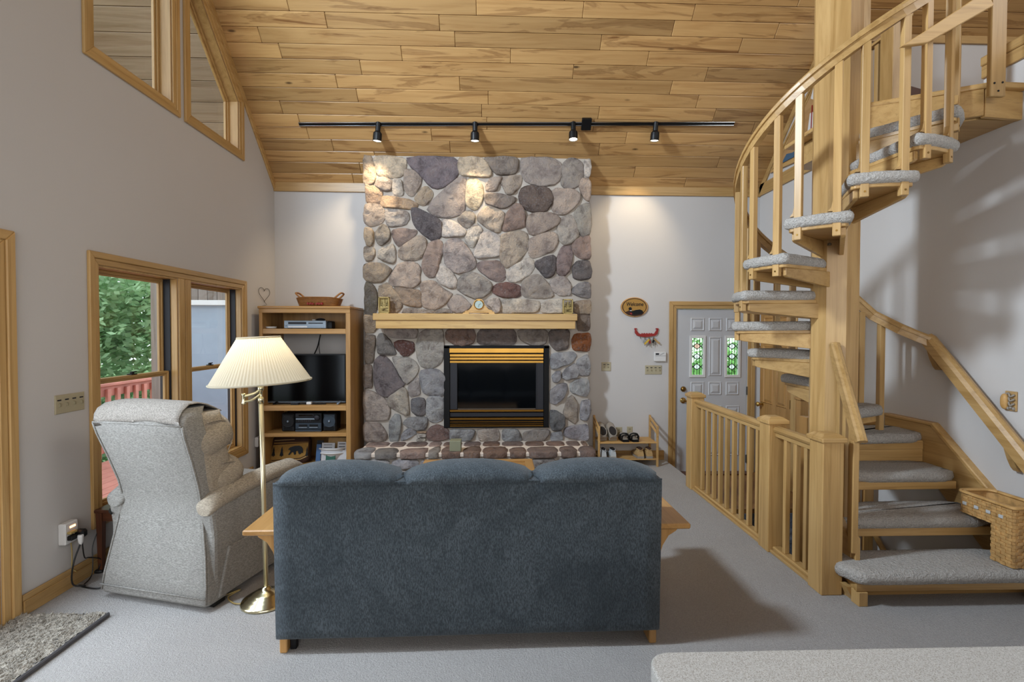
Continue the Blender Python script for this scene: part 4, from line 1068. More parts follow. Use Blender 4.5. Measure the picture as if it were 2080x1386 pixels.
for z, v in zs:
    r = []
    k = .008 if z < .08 or z > .85 else 0
    for u in lerpn(-bh + k, bh - k, 24):
        w_ = noise.noise(Vector((u * 2.2, z * 2.5, 1))) * .008 + .006 * math.sin(u * 5 + z * 3)
        r.append(Vector((u, v + w_ * (1 - abs(u / bh) ** 6) * min(1, z * 3), z)))
    r += [Vector((bh - k + .004, v + .02, z)), Vector((bh - k, v + .16, z)), Vector((-bh + k, v + .16, z)), Vector((-bh + k - .004, v + .02, z))]
    rings.append(r)
loft(bm, rings); obj('back_panel', bm, M['sofa'], so, smooth=True, local=True)
edges = [-bh - .002, onY(822, 960, sc_.y + .1).x - sc_.x, onY(1081, 960, sc_.y + .1).x - sc_.x, bh + .002]
for i in range(3):
    bm = new(); rings = []; u0, u1 = edges[i], edges[i + 1]; N = 20
    for k in range(N + 1):
        t = k / N; u = u0 + (u1 - u0) * t
        a = abs(2 * t - 1); outer = (i == 0 and t < .5) or (i == 2 and t > .5)
        hgt = .072 * (1 - a ** 2.6 * (.9 if not outer else .95)) + .018
        if outer and a > .93: hgt *= .6
        top = .85 + hgt; e = min(1, (1 - a) * 14) ** .5 if outer else min(1, (1 - a) * 20) ** .5
        rr = []
        for th in range(15):
            q = th / 14
            if q < .6:
                phi = PI * (1 - q / .6); v = .085 + .112 * math.cos(phi) * e; z = .848 + hgt * math.sin(phi) ** .75
            else:
                f = (q - .6) / .4; v = .197 * e + .085 * (1 - e) + .14 * f * e; z = .848 - .40 * f
            rr.append(Vector((u, v - .012, z)))
        rr.append(Vector((u, .10, .45))); rr.append(Vector((u, .085, .8)))
        rings.append(rr)
    loft(bm, rings); obj('back_cushion', bm, M['sofa'], so, smooth=True, local=True)
bm = new(); tube(bm, spline([(-bh, -.016, .852), (-bh * .5, -.022, .855), (0, -.022, .856), (bh * .5, -.022, .855), (bh, -.016, .852)], 5), .0055, 6); obj('piping', bm, M['sofa'], so, smooth=True, local=True)
for s in (-1, 1):
    bm = new(); box(bm, (s * hw, .02, 0), (s * (hw - .036), .80, .59), .005); obj('side_panel', bm, M['case_z'], so, local=True)
    bm = new(); box(bm, (s * (hw - .045), .0, .592), (s * (hw + .165), .88, .62), .006); obj('arm', bm, M['case_y'], so, local=True)
    for v in (.05, .62):
        bm = new(); pr = [(hw, .59), (hw + .125, .59), (hw + .11, .565), (hw + .07, .54), (hw + .04, .49), (hw + .018, .42), (hw, .33)]
        prism(bm, [(s * a, v, z) for a, z in pr], (0, .035, 0), .002); obj('corbel', bm, M['case_z'], so, local=True)
    bm = new(); box(bm, (s * (hw - .03), .03, .30), (s * (hw + .004), .78, .36), .003); obj('side_rail', bm, M['case_y'], so, local=True)
for i in range(3):
    u0 = -hw + .05 + (2 * hw - .1) / 3 * i; u1 = u0 + (2 * hw - .1) / 3 - .006
    bm = new(); superell(bm, ((u0 + u1) / 2, .54, .42), ((u1 - u0) / 2, .33, .085), e1=.35, e2=.25); obj('seat_cushion', bm, M['sofa'], so, smooth=True, local=True)
bm = new(); box(bm, (-hw + .03, .12, .10), (hw - .03, .84, .34), .02, 2); obj('seat_base', bm, M['sofa'], so, local=True)
bm = new(); box(bm, (-hw + .04, .05, .0), (-hw + .07, .08, .1), .002); obj('glide', bm, M['black'], so, local=True)

# ------------------------------------------------------------------ recliner
rc = emp('recliner', (-1.97, 2.885, 0), 'oatmeal tweed recliner armchair facing the fireplace, headrest cloth over its back', 'armchair', rotz=math.atan2(-.2, .725))
def rrect(u, v0, v1, z, r=.05, skew=0):
    """rounded rectangle ring, 20 points"""
    out = []
    for cx, cy, a0 in ((u - r, v1 - r, 0), (-u + r, v1 - r, 90), (-u + r, v0 + r, 180), (u - r, v0 + r, 270)):
        for k in range(5):
            a = math.radians(a0 + 22.5 * k); out.append(Vector((cx + r * math.cos(a), cy + r * math.sin(a), z)))
    return out
bm = new()
lv = [(.035, -.005, .375, .20), (.05, -.012, .378, .22), (.15, .0, .37, .24), (.30, .022, .345, .26), (.45, .04, .315, .27), (.58, .05, .293, .26), (.62, .047, .292, .25), (.70, .03, .295, .24), (.85, -.02, .305, .22), (1.0, -.075, .315, .20), (1.06, -.092, .317, .19), (1.10, -.09, .314, .18), (1.135, -.07, .306, .16), (1.155, -.03, .29, .13)]
loft(bm, [rrect(h_, v, v + .06 + d * .5, z, .028) for z, v, h_, d in lv]); obj('backrest', bm, M['recliner'], rc, smooth=True, local=True)
# welt along the back edges
bm = new()
for s in (-1, 1): tube(bm, [(s * (h_ - .006), v + .004, z) for z, v, h_, d in lv[1:11]], .006, 6)
tube(bm, [(-.31, -.091, 1.065), (-.1, -.094, 1.07), (.1, -.094, 1.07), (.31, -.091, 1.065)], .005, 6); tube(bm, [(-.375, -.014, .085), (.375, -.014, .085)], .004, 6)
obj('welt', bm, M['recliner'], rc, smooth=True, local=True)
# inner back
bm = new(); loft(bm, [rrect(.31, .05 + a, .16 + a + b, z, .04) for z, a, b in ((.40, .10, .06), (.6, .06, .08), (.85, -.01, .10), (1.05, -.06, .11), (1.12, -.05, .08))]); obj('inner_back', bm, M['pillow_beige'], rc, smooth=True, local=True)
def cushion(nm, c, half, tilt, puck, seed):
    bm = new(); ct, st = math.cos(tilt), math.sin(tilt)
    superell(bm, c, half, ((1, 0, 0), (0, ct, st), (0, -st, ct)), .9, .6, 40, 20)
    for v in bm.verts:
        du = (v.co.x - c[0]) / half[0]
        if abs(du) > .55:
            v.co.x += puck * math.sin((v.co.z * 120) + v.co.y * 80) * (abs(du) - .55) * (1 if du > 0 else -1)
        v.co += Vector((0, 1, 0)) * noise.noise(v.co * 7 + Vector((seed, 0, 0))) * .008
    return obj(nm, bm, M['pillow_beige'], rc, smooth=True, local=True)
cushion('head_pillow', (.0, .150, .955), (.34, .175, .168), .30, .008, 1)
cushion('lumbar_pillow', (.0, .245, .70), (.34, .155, .145), .45, .008, 2)
# pillow seam
bm = new(); tube(bm, spline([(.318, .07, 1.06), (.31, .2, 1.05), (.30, .275, .95), (.305, .22, .84)], 5), .004, 5); tube(bm, spline([(.316, .17, .80), (.31, .28, .78), (.30, .35, .69), (.305, .30, .61)], 5), .004, 5); obj('pillow_welt', bm, M['pillow_beige'], rc, smooth=True, local=True)
# arms with padded top and skirt
for s in (-1, 1):
    bm = new(); pts = [(.055, .04), (.055, .42), (.035, .56), (.10, .585), (.45, .60), (.80, .60), (.83, .5), (.83, .04)]
    prism(bm, [(s * .275, v, z) for v, z in pts], (s * .10, 0, 0), .02, 2); obj('arm_panel', bm, M['recliner'], rc, local=True)
    bm = new(); rings = []
    for v, z, r, w_ in ((.03, .555, .02, .04), (.04, .575, .045, .062), (.10, .60, .052, .07), (.30, .625, .05, .072), (.55, .64, .05, .072), (.76, .635, .048, .07), (.84, .60, .04, .06), (.855, .57, .02, .04)):
        rings.append([Vector((s * .325 + w_ * math.cos(2 * PI * k / 16), v, z + r * math.sin(2 * PI * k / 16))) for k in range(16)])
    loft(bm, rings); obj('arm_pad', bm, M['pillow_beige'] if s > 0 else M['recliner'], rc, smooth=True, local=True)
    bm = new(); prism(bm, [(s * .37, v, z) for v, z in ((.07, .05), (.15, .32), (.82, .335), (.84, .05))], (s * .018, 0, 0), .007, 2); obj('skirt_panel', bm, M['recliner'], rc, local=True)
    bm = new(); box(bm, (s * .30, .05, .0), (s * .37, .14, .05), .01); obj('foot', bm, M['black'], rc, local=True)
bm = new(); superell(bm, (0, .55, .43), (.28, .36, .10), e1=.4, e2=.3); obj('seat', bm, M['pillow_beige'], rc, smooth=True, local=True)
bm = new(); box(bm, (-.27, .12, .06), (.27, .84, .36), .02, 2); obj('base', bm, M['recliner'], rc, local=True)
bm = new(); superell(bm, (.05, .72, .535), (.24, .13, .025), e1=.3, e2=.3); tag(obj('seat_pad', bm, M['throw'], rc, smooth=True, local=True), 'grey folded pad on the seat')
# headrest cloth
bm = new(); prof = [(-.088, 1.06), (-.098, 1.085), (-.092, 1.115), (-.072, 1.148), (-.03, 1.172), (.03, 1.176), (.09, 1.160), (.145, 1.132), (.19, 1.108)]
f = lambda u, k: Vector((u + .03, prof[k][0] + .004 * noise.noise(Vector((u * 8, k, 0))), prof[k][1] + (.012 - .02 * abs(u / .32) ** 3) + .006 * noise.noise(Vector((u * 6, k * .7, 3))) - (.012 if k == 0 and u < -.05 else 0)))
us = lerpn(-.325, .27, 16); top = [[f(u, k) + Vector((0, 0, .006)) for k in range(len(prof))] for u in us]; bot = [[p - Vector((0, 0, .005)) for p in r] for r in top]
loft(bm, [a + b[::-1] for a, b in zip(top, bot)]); tag(obj('headrest_cloth', bm, M['throw'], rc, smooth=True, local=True), 'grey cloth draped over the top of the back')
bm = new(); tube(bm, spline([(-.385, .12, .52), (-.39, .06, .50), (-.34, .03, .49)], 4), .006, 6); box(bm, (-.392, .10, .50), (-.37, .125, .56), .004); obj('strap', bm, M['black'], rc, local=True)

# ------------------------------------------------------------------ floor lamp
lb = onZ(541, 1222, 0)
lp = emp('floor_lamp', (lb.x, lb.y, 0), 'brass swing arm floor lamp with a pleated cream shade, lit', 'floor lamp')
bm = new(); lathe(bm, [(.135, 0), (.138, .008), (.132, .018), (.118, .022), (.114, .03), (.098, .034), (.094, .042), (.078, .046), (.074, .054), (.058, .058), (.05, .066), (.03, .07), (.022, .085), (.014, .095)], lb, n=36); obj('base', bm, M['champagne'], lp, smooth=True)
ptop = onY(530, 812, lb.y)
bm = new(); tube(bm, [lb + Vector((0, 0, .08)), ptop], .0135, 14); obj('pole', bm, M['pole_brass'], lp, smooth=True)
bm = new(); lathe(bm, [(.017, -.02), (.017, .01), (.012, .014), (.009, .02), (.009, .05), (.016, .055), (.018, .065), (.016, .078), (.009, .085), (.009, .105)], ptop, n=14); obj('joint', bm, M['champagne'], lp, smooth=True)
jl = onY(495, 812, lb.y - .02); jt = ptop + Vector((0, 0, .05))
bm = new(); lathe(bm, [(.012, -.028), (.013, -.02), (.009, -.01), (.009, .02), (.013, .03), (.012, .036)], jl, n=12)
tube(bm, spline([jt + Vector((0, 0, .012)), jt.lerp(jl, .35) + Vector((0, 0, .004)), jl + Vector((0, 0, .018))], 6), .008, 8)
tube(bm, spline([jt + Vector((0, -.01, -.018)), jt.lerp(jl, .5) + Vector((0, -.01, -.028)), jl + Vector((0, 0, -.012))], 6), .007, 8); obj('swing_arm', bm, M['champagne'], lp, smooth=True)
sb, st_ = onY(531, 776, lb.y), onY(529.5, 686, lb.y); ax = (st_ - sb); tl = math.radians(3.5)
axd = Vector((math.sin(-.05), 0, math.cos(.05))); bm = new(); n = 176; rings = []
s1 = Vector((math.cos(.05), 0, math.sin(.05))); s2 = Vector((0, 1, 0)); Hs = (st_.z - sb.z)
def shr(t, inner=0):
    r0 = .268 + (.112 - .268) * t; out = []
    for k in range(n):
        a = 2 * PI * k / n; r = r0 + (.0017 if k % 2 else -.0017) - inner
        out.append(sb + s1 * r * math.cos(a) + s2 * r * math.sin(a) + axd * Hs * t)
    return out
loft(bm, [shr(t) for t in (0, .25, .5, .75, 1)], cap=False); obj('shade', bm, M['shade'], lp, smooth=False)
bm = new()
for t, r in ((0, .269), (1, .112)):
    tube(bm, [sb + s1 * r * math.cos(2 * PI * k / 48) + s2 * r * math.sin(2 * PI * k / 48) + axd * Hs * t for k in range(49)], .006, 6)
obj('shade_trim', bm, M['shade'], lp, smooth=True)
bm = new(); cb = sb + axd * Hs * .42
superell(bm, cb, (.03, .03, .045), e1=1, e2=1, nu=12, nv=8); obj('bulb', bm, M['bulb'], lp, smooth=True)
bm = new(); tube(bm, [ptop + Vector((0, 0, .09)), cb + Vector((0, 0, -.03))], .009, 8)
for k in range(3):
    a = k * 2 * PI / 3; p = sb + axd * Hs; tube(bm, [p, p + s1 * .112 * math.cos(a) + s2 * .112 * math.sin(a)], .002, 5)
tube(bm, [cb, sb + axd * Hs], .003, 5); obj('socket', bm, M['brass'], lp)
d = bpy.data.lights.new('lamp_bulb_light', 'POINT'); d.energy = 1.8; d.color = (1, .88, .68); d.shadow_soft_size = .045
o = bpy.data.objects.new('lamp_bulb_light', d); COL.objects.link(o); o.location = cb + axd * .085
bm = new(); c = onZ(470, 1238, 0)
tube(bm, spline([lb + Vector((-.10, -.04, .012)), lb + Vector((-.17, -.03, .008)), lb + Vector((-.24, .04, .008)), lb + Vector((-.20, .10, .02)), lb + Vector((-.28, .05, .01)), lb + Vector((-.33, .12, .008))], 6), .004, 6); obj('power_cord', bm, M['cord_tan'], lp, smooth=True)

# ------------------------------------------------------------------ bookcase and what stands in it
BF, BB = 5.44, 5.985
bx0, bx1 = onY(527, 780, BF).x, onY(712, 780, BF).x
bx0 = max(bx0, XL + .025)
zt = onY(620, 622, BF).z
bc = emp('bookcase', ((bx0 + bx1) / 2, (BF + BB) / 2, 0), 'oak bookcase with open shelves in the left corner holding a television', 'bookcase')
def bz(y): return onY(620, y, BF).z
def cbx(nm, lo, hi, a, bev=.003): bm = new(); box(bm, lo, hi, bev); return obj(nm, bm, M['case_' + a], bc)
cbx('side', (bx0, BF, .0), (bx0 + .035, BB, zt - .03), 'z'); cbx('side', (bx1 - .05, BF, .0), (bx1, BB, zt - .03), 'z')
cbx('top', (bx0 - .012, BF - .012, zt - .03), (bx1 + .004, BB, zt), 'x', .006)
cbx('front_rail', (bx0, BF - .004, bz(636)), (bx1, BF + .02, zt - .03), 'x', .003)
SH = {}
for k, (ya, yb_) in enumerate(((668, 678.5), (824, 835), (880.5, 888))):
    SH[k] = bz(ya); cbx('shelf', (bx0 + .035, BF + .004, bz(yb_)), (bx1 - .05, BB, bz(ya)), 'x', .003)
SH[3] = .085; cbx('shelf', (bx0 + .035, BF + .004, .06), (bx1 - .05, BB, .085), 'x'); cbx('plinth', (bx0 + .035, BF + .02, 0), (bx1 - .05, BF + .045, .06), 'x')
cbx('back_board', (bx0 + .035, BB - .01, SH[0] - .04), (bx1 - .05, BB, zt - .03), 'z', 0); cbx('back_board', (bx0 + .035, BB - .01, .08), (bx1 - .05, BB, SH[1]), 'z', 0)

def bp(x, y, Y): return onY(x, y, Y)
# television
Yt = 5.56; t0, t1 = bp(541, 818, Yt), bp(702, 719.5, Yt)
tv = emp('television', ((t0.x + t1.x) / 2, Yt, SH[1]), 'black flat screen television on the middle bookcase shelf', 'television')
bm = new(); box(bm, (t0.x, Yt, t0.z), (t1.x, Yt + .045, t1.z), .004); obj('housing', bm, M['black'], tv)
bm = new(); box(bm, (t0.x + .012, Yt - .002, t0.z + .022), (t1.x - .012, Yt + .004, t1.z - .012)); obj('screen', bm, M['screen'], tv)
bm = new(); box(bm, (t0.x + .004, Yt - .003, t0.z + .002), (t1.x - .004, Yt + .002, t0.z + .007)); obj('bezel_strip', bm, M['silver'], tv)
for xx in (t0.x + .12, t1.x - .06):
    bm = new(); bar(bm, (xx, Yt + .02, t0.z + .01), (xx - .01, Yt - .07, SH[1] + .008), .022, .012, bev=.002); bar(bm, (xx, Yt + .02, t0.z + .01), (xx + .01, Yt + .12, SH[1] + .008), .022, .012, bev=.002); obj('foot', bm, M['silver'] if xx > 0 or xx > t1.x - .1 else M['black'], tv)
bm = new(); tube(bm, spline([bp(651, 680, 5.9), bp(645, 705, 5.88), bp(638, 721, 5.85), bp(634, 735, 5.8)], 5), .008, 6); tube(bm, spline([bp(650, 682, 5.9), bp(648, 705, 5.88), bp(650, 722, 5.86), bp(646, 738, 5.8)], 5), .004, 6); obj('cable', bm, M['cord'], tv)
bm = new(); tube(bm, spline([(t0.x + .1, Yt - .04, SH[1] + .006), (t0.x + .3, Yt - .06, SH[1] + .012), (t0.x + .5, Yt - .045, SH[1] + .006), (t1.x - .2, Yt - .06, SH[1] + .01)], 6), .006, 6); obj('cable', bm, M['cord'], tv)
def thing_box(nm, lo, hi, mat, label, cat, bev=.004, group=None):
    bm = new(); box(bm, lo, hi, bev); return tag(obj(nm, bm, mat), label, cat, group)
p, q = bp(592, 824, 5.50), bp(608, 819, 5.50); thing_box('remote_control', (p.x, 5.47, SH[1] + .002), (q.x, 5.52, SH[1] + .024), M['charcoal'], 'small dark remote control on the shelf below the television', 'remote control')
p, q = bp(622, 820, 5.5), bp(632, 815, 5.5); thing_box('white_adapter', (p.x, 5.5, SH[1] + .001), (q.x, 5.54, SH[1] + .03), M['white'], 'white adapter box under the television screen', 'adapter')
# video recorder on the top shelf
Yv = 5.56; p, q = bp(577, 668, Yv), bp(662, 651.5, Yv)
vr = emp('video_recorder', ((p.x + q.x) / 2, Yv, SH[0]), 'silver video recorder on the top shelf of the bookcase', 'video recorder')
vz = q.z - p.z; bm = new(); box(bm, (p.x, Yv, SH[0] + .006), (q.x, Yv + .3, SH[0] + vz), .003); obj('housing', bm, M['silver'], vr)
wv = q.x - p.x
for nm, a0, a1, b0, b1, mt_ in (('tape_slot', .10, .53, .55, .82, 'charcoal'), ('display', .58, .93, .62, .74, 'charcoal'), ('fascia_strip', .1, .55, .15, .32, 'white'), ('disc_tray', .62, .95, .18, .36, 'silver')):
    bm = new(); box(bm, (p.x + wv * a0, Yv - .003, SH[0] + vz * b0), (p.x + wv * a1, Yv + .002, SH[0] + vz * b1), .001); obj(nm, bm, M[mt_], vr)
bm = new(); lathe(bm, [(.012, 0), (.012, .006), (.004, .008)], (p.x + wv * .045, Yv, SH[0] + vz * .45), (0, -1, 0), 12); obj('button', bm, M['silver'], vr)
for xx in (.1, .9): 
    bm = new(); box(bm, (p.x + wv * xx - .02, Yv + .03, SH[0] + .0005), (p.x + wv * xx + .02, Yv + .06, SH[0] + .007)); obj('foot', bm, M['black'], vr)
c = bp(651, 650, 5.68); bm = new(); lathe(bm, [(.035, 0), (.05, .004), (.052, .012), (.04, .022), (.012, .028)], (c.x, 5.68, SH[0] + vz + .001), n=22); tag(obj('disc_player', bm, M['charcoal'], smooth=True), 'dark round puck lying on top of the silver video recorder', 'disc')
c = bp(638, 650, 5.62); thing_box('white_tag', (c.x - .015, 5.6, SH[0] + vz + .001), (c.x + .02, 5.63, SH[0] + vz + .014), M['white'], 'small white tag on top of the silver video recorder', 'tag', .002)
p, q = bp(664, 668, 5.60), bp(675, 653, 5.60); thing_box('black_speaker_box', (p.x, 5.6, SH[0] + .001), (q.x, 5.70, SH[0] + q.z - p.z), M['black'], 'small black box beside the silver video recorder', 'speaker', .008)
c = bp(551, 668, 5.55); bm = new(); lathe(bm, [(.03, 0), (.05, .004), (.056, .02), (.052, .022), (.045, .010), (.01, .008)], (c.x, 5.55, SH[0] + .001), n=24); tag(obj('shallow_dish', bm, M['white'], smooth=True), 'small shallow white dish at the left of the top shelf', 'dish')
# stereo
Ys = 5.53; p, q = bp(571, 880, Ys), bp(684, 841, Ys); zs_ = SH[2]; hs = q.z - p.z
def sx(cx): return bp(540 + cx / 11.556, 860, Ys).x
def sz(cy): return zs_ + hs * (800 - cy) / 440
st = emp('stereo', ((p.x + q.x) / 2, Ys, zs_), 'black and blue grey boombox stereo with two speakers on the lower shelf', 'stereo')
def stb(nm, x0, x1, y0, y1, d0, d1, mt_, bev=.004): bm = new(); box(bm, (sx(x0), Ys - d1, sz(y1)), (sx(x1), Ys - d0, sz(y0)), bev); return obj(nm, bm, M[mt_], st)
for x0, x1, mt_ in ((365, 685, 'black'), (1330, 1655, 'stereo')):
    stb('speaker', x0, x1, 370, 800, -.16, .0, 'black', .012)
    stb('speaker_grille', x0 + 35, x1 - 30, 400, 690, -.01, .006, mt_, .006)
    cx = (x0 + x1) / 2; cz = (sz(560))
    bm = new(); lathe(bm, [(.068, .004), (.066, .010), (.060, .006), (.035, .003), (.018, .006), (.012, .014), (.002, .016)], (sx(cx), Ys, cz), (0, -1, 0), 24); obj('speaker_cone', bm, M[mt_], st, smooth=True)
    bm = new(); lathe(bm, [(.012, .013), (.008, .019), (.001, .02)], (sx(cx), Ys, cz), (0, -1, 0), 12); obj('dust_cap', bm, M['silver'], st, smooth=True)
    stb('bass_port', x0 + 60, x1 - 70, 705, 765, -.004, .004, 'black_matte', .002)
stb('centre_unit', 690, 1315, 365, 800, -.16, .004, 'black', .006)
stb('tuner_panel', 700, 1140, 375, 470, 0, .008, 'charcoal'); stb('display', 780, 1110, 405, 440, .004, .010, 'fire_glass', .001)
stb('key_strip', 710, 1160, 490, 520, 0, .014, 'silver', .003); stb('deck_frame', 700, 1310, 600, 740, 0, .010, 'stereo')
for x0 in (780, 1030): stb('cassette_door', x0, x0 + 200, 630, 690, .006, .014, 'black', .002); stb('cassette_sill', x0, x0 + 200, 688, 706, .008, .018, 'silver', .001)
stb('base_strip', 695, 1310, 755, 800, 0, .012, 'stereo')
for i in range(7): stb('key', 770 + 45 * i, 805 + 45 * i, 528, 572, 0, .010, 'charcoal', .002)
bm = new(); lathe(bm, [(.030, .0), (.030, .02), (.022, .026), (.002, .027)], (sx(1210), Ys, sz(470)), (0, -1, 0), 20); obj('volume_knob', bm, M['charcoal'], st, smooth=True)
bm = new(); tube(bm, spline([(sx(230), Ys + .1, sz(330)), (sx(420), Ys + .06, sz(335)), (sx(450), Ys + .05, sz(372))], 4), .003, 5); obj('aerial', bm, M['chrome'], st)
# bear cushion
Yb = 5.60; p, q = bp(546, 945, Yb), bp(625, 889, Yb); cxp = (p.x + q.x) / 2; wv = q.x - p.x; hv = wv * .73
bk = emp('bear_cushion', (cxp, Yb, SH[3] + .002), 'brown cushion with a black bear and pine trees on the bottom shelf', 'cushion'); bk.rotation_euler = (-.22, 0, 0)
bm = new(); superell(bm, (0, .06, hv / 2), (wv / 2, .055, hv / 2), e1=.38, e2=.38, nu=32, nv=16); obj('cushion_body', bm, M['dark_fabric'], bk, smooth=True, local=True)
fx = lambda cx: (cx - 545) / 880 * wv; fz = lambda cy: hv * (1 - (cy - 100) / 650)
def app(nm, pts, mat, y=-.004): bm = new(); prism(bm, [(fx(a), y, fz(b)) for a, b in pts], (0, .006, 0)); return obj(nm, bm, mat, bk, local=True)
app('tan_panel', [(165, 330), (700, 295), (960, 275), (965, 540), (800, 620), (130, 675)], M['tan_fabric'], .003)
app('tan_band', [(180, 275), (960, 255), (958, 263), (178, 300)], M['tan_fabric'], .003)
app('dot_band', [(185, 215), (640, 195), (640, 205), (185, 232)], M['leather_tan'], .003)
app('bear', [(515, 430), (560, 380), (650, 350), (760, 345), (820, 370), (850, 430), (855, 515), (830, 500), (790, 540), (760, 530), (740, 460), (690, 470), (700, 540), (660, 550), (640, 490), (600, 490), (560, 550), (525, 550), (580, 460), (560, 440)], M['black'])
for cx, w2 in ((190, 38), (375, 42), (945, 30)):
    app('pine_tree', [(cx, 360), (cx + w2 * .6, 460), (cx + w2 * .4, 460), (cx + w2, 570), (cx + 8, 570), (cx + 8, 590), (cx - 8, 590), (cx - 8, 570), (cx - w2, 570), (cx - w2 * .4, 460), (cx - w2 * .6, 460)], M['black'])
app('ground_strip', [(130, 690), (800, 640), (965, 560), (965, 590), (800, 665), (130, 715)], M['leather_tan'], .003)
# white basket of papers
Yw = 5.56; p, q = bp(636, 935, Yw), bp(704, 921, Yw)
wb = emp('paper_basket', ((p.x + q.x) / 2, Yw, SH[3]), 'white oval basket full of mail on the bottom shelf', 'basket')
cx = (p.x + q.x) / 2; rw = (q.x - p.x) / 2; n = 28
def oval(r, z, sy=.13): return [Vector((cx + r * math.cos(2 * PI * k / n), Yw + .15 + sy * r / rw * math.sin(2 * PI * k / n), z)) for k in range(n)]
bm = new(); zr = SH[3] + .165
loft(bm, [oval(rw * .8, SH[3] + .002), oval(rw * .95, zr - .03), oval(rw * .97, zr), oval(rw * .93, zr), oval(rw * .76, SH[3] + .012)]); obj('body', bm, M['paper'], wb, smooth=True)
bm = new()
for z, r in ((zr, rw * .99), (zr - .05, rw * .96)): tube(bm, oval(r, z) + [oval(r, z)[0]], .010, 6)
obj('rim', bm, M['white'], wb, smooth=True)
for k, (x0, x1, y0, y1, yy, mat, lb_) in enumerate(((652, 678, 901, 938, 5.60, 'paper', 'white letter leaning at the middle of the white basket'), (684, 703, 899, 938, 5.61, 'paper', 'white printed leaflet at the right in the white basket'), (666, 704, 890, 938, 5.66, 'leather_tan', 'tan folder standing at the back of the white basket'),
        (661, 680, 916, 938, 5.585, 'green_paper', 'green card in front in the white basket'), (641, 650, 904, 938, 5.60, 'blue_paper', 'blue booklet at the left in the white basket'), (642, 655, 896, 938, 5.66, 'black', 'black wallet sticking up at the left in the white basket'))):
    p, q = bp(x0, y1, yy), bp(x1, y0, yy); bm = new(); zl = SH[3] + .02
    bar(bm, ((p.x + q.x) / 2, yy + .0, zl), ((p.x + q.x) / 2 + .005, yy + .03, q.z), q.x - p.x, .008 if k != 2 else .03, up=(0, -1, .1))
    r = tag(obj(('letter', 'leaflet', 'folder', 'card', 'booklet', 'wallet')[k], bm, M[mat]), lb_, ('letter', 'leaflet', 'folder', 'card', 'booklet', 'wallet')[k], 'papers in the white basket')
    if k < 2:
        for i in range(3):
            bm = new(); u = .25 + .2 * i; z = zl + (q.z - zl) * (.9 - .14 * i); pp = Vector(((p.x + q.x) / 2, yy, zl)).lerp(Vector(((p.x + q.x) / 2 + .005, yy + .03, q.z)), .9 - .14 * i)
            bar(bm, pp + Vector((-(q.x - p.x) * .35, -.006, 0)), pp + Vector(((q.x - p.x) * .3, -.006, 0)), .002, .008 if k else .005); obj('print_line', bm, M['charcoal'], r)
# wicker basket on top
Yk = 5.62; p, q = bp(603, 622, Yk), bp(680, 605, Yk)
kb = emp('wicker_tray_basket', ((p.x + q.x) / 2, Yk, zt), 'brown wicker tray basket with loop handles on top of the bookcase', 'basket')
def trayring(t, z, off=0):
    a0 = p.x + (bp(597.5, 605, Yk).x - p.x) * t - off; a1 = q.x + (bp(686, 605, Yk).x - q.x) * t + off; hy = .10 + .03 * t + off; c = (a0 + a1) / 2; r = (a1 - a0) / 2; n = 40
    return [Vector((c + math.copysign(abs(math.cos(2 * PI * k / n)) ** .5, math.cos(2 * PI * k / n)) * r, Yk + .13 + math.copysign(abs(math.sin(2 * PI * k / n)) ** .5, math.sin(2 * PI * k / n)) * hy, z + .014 * t * math.cos(2 * PI * k / n * 2 + PI) * .5)) for k in range(n)]
hk = q.z - zt
bm = new(); loft(bm, [trayring(0, zt + .002), trayring(.5, zt + hk * .5), trayring(1, zt + hk), trayring(.95, zt + hk, -.008), trayring(0, zt + .012, -.008)]); obj('body', bm, M['wicker_dark'], kb, smooth=True)
bm = new()
for i in range(9):
    t = i / 8; r = trayring(t, zt + .006 + (hk - .006) * t, .003); tube(bm, r + [r[0]], .0045, 5)
o = obj('woven_rows', bm, M['wicker_dark'], kb, smooth=True); o['kind'] = 'stuff'
for s in (-1, 1):
    xe = bp(597.5, 605, Yk).x if s < 0 else bp(686, 605, Yk).x
    bm = new(); tube(bm, spline([(xe - s * .05, Yk + .05, zt + hk), (xe + s * .005, Yk + .06, zt + hk + .05), (xe + s * .012, Yk + .13, zt + hk + .06), (xe + s * .005, Yk + .20, zt + hk + .05), (xe - s * .05, Yk + .21, zt + hk)], 5), .010, 8); obj('handle', bm, M['wicker_dark'], kb, smooth=True)
bm = new(); zc_ = zt + hk * .36
for i in range(9):
    if i == 4: continue
    x = bp(624 + 3.6 * i, 613, Yk).x; box(bm, (x, Yk - .012 + .0, zc_ - .012), (x + .014, Yk + .03, zc_ + .012 - .006 * (i % 2)), .001)
obj('faded_lettering', bm, M['red_wood'], kb)

# ------------------------------------------------------------------ side table with the phone
sp = onZ(221, 1152, 0)
sd = emp('side_table', (-2.40, 3.52, 0), 'small dark wooden side table against the left wall beside the recliner', 'table')
tz = onX(210, 1030, -2.585).z
bm = new(); box(bm, (-2.60, 3.26, tz - .022), (-2.2, 3.78, tz), .005); obj('table_top', bm, M['darkwood_y'], sd)
for x, y in ((-2.575, 3.29), (-2.575, 3.75), (-2.225, 3.29), (-2.225, 3.75)):
    bm = new(); loft(bm, [[Vector((x + a * k, y + b * k, z)) for a, b in ((-1, -1), (1, -1), (1, 1), (-1, 1))] for z, k in ((0, .013), (tz - .022, .019))]); obj('leg', bm, M['darkwood_z'], sd)
for y in (3.29, 3.75): bm = new(); box(bm, (-2.56, y - .008, tz - .08), (-2.24, y + .008, tz - .022)); obj('apron', bm, M['darkwood_x'], sd)
ph = emp('cordless_phone', (-2.47, 3.40, tz), 'black cordless phone standing in its cradle on the side table', 'phone')
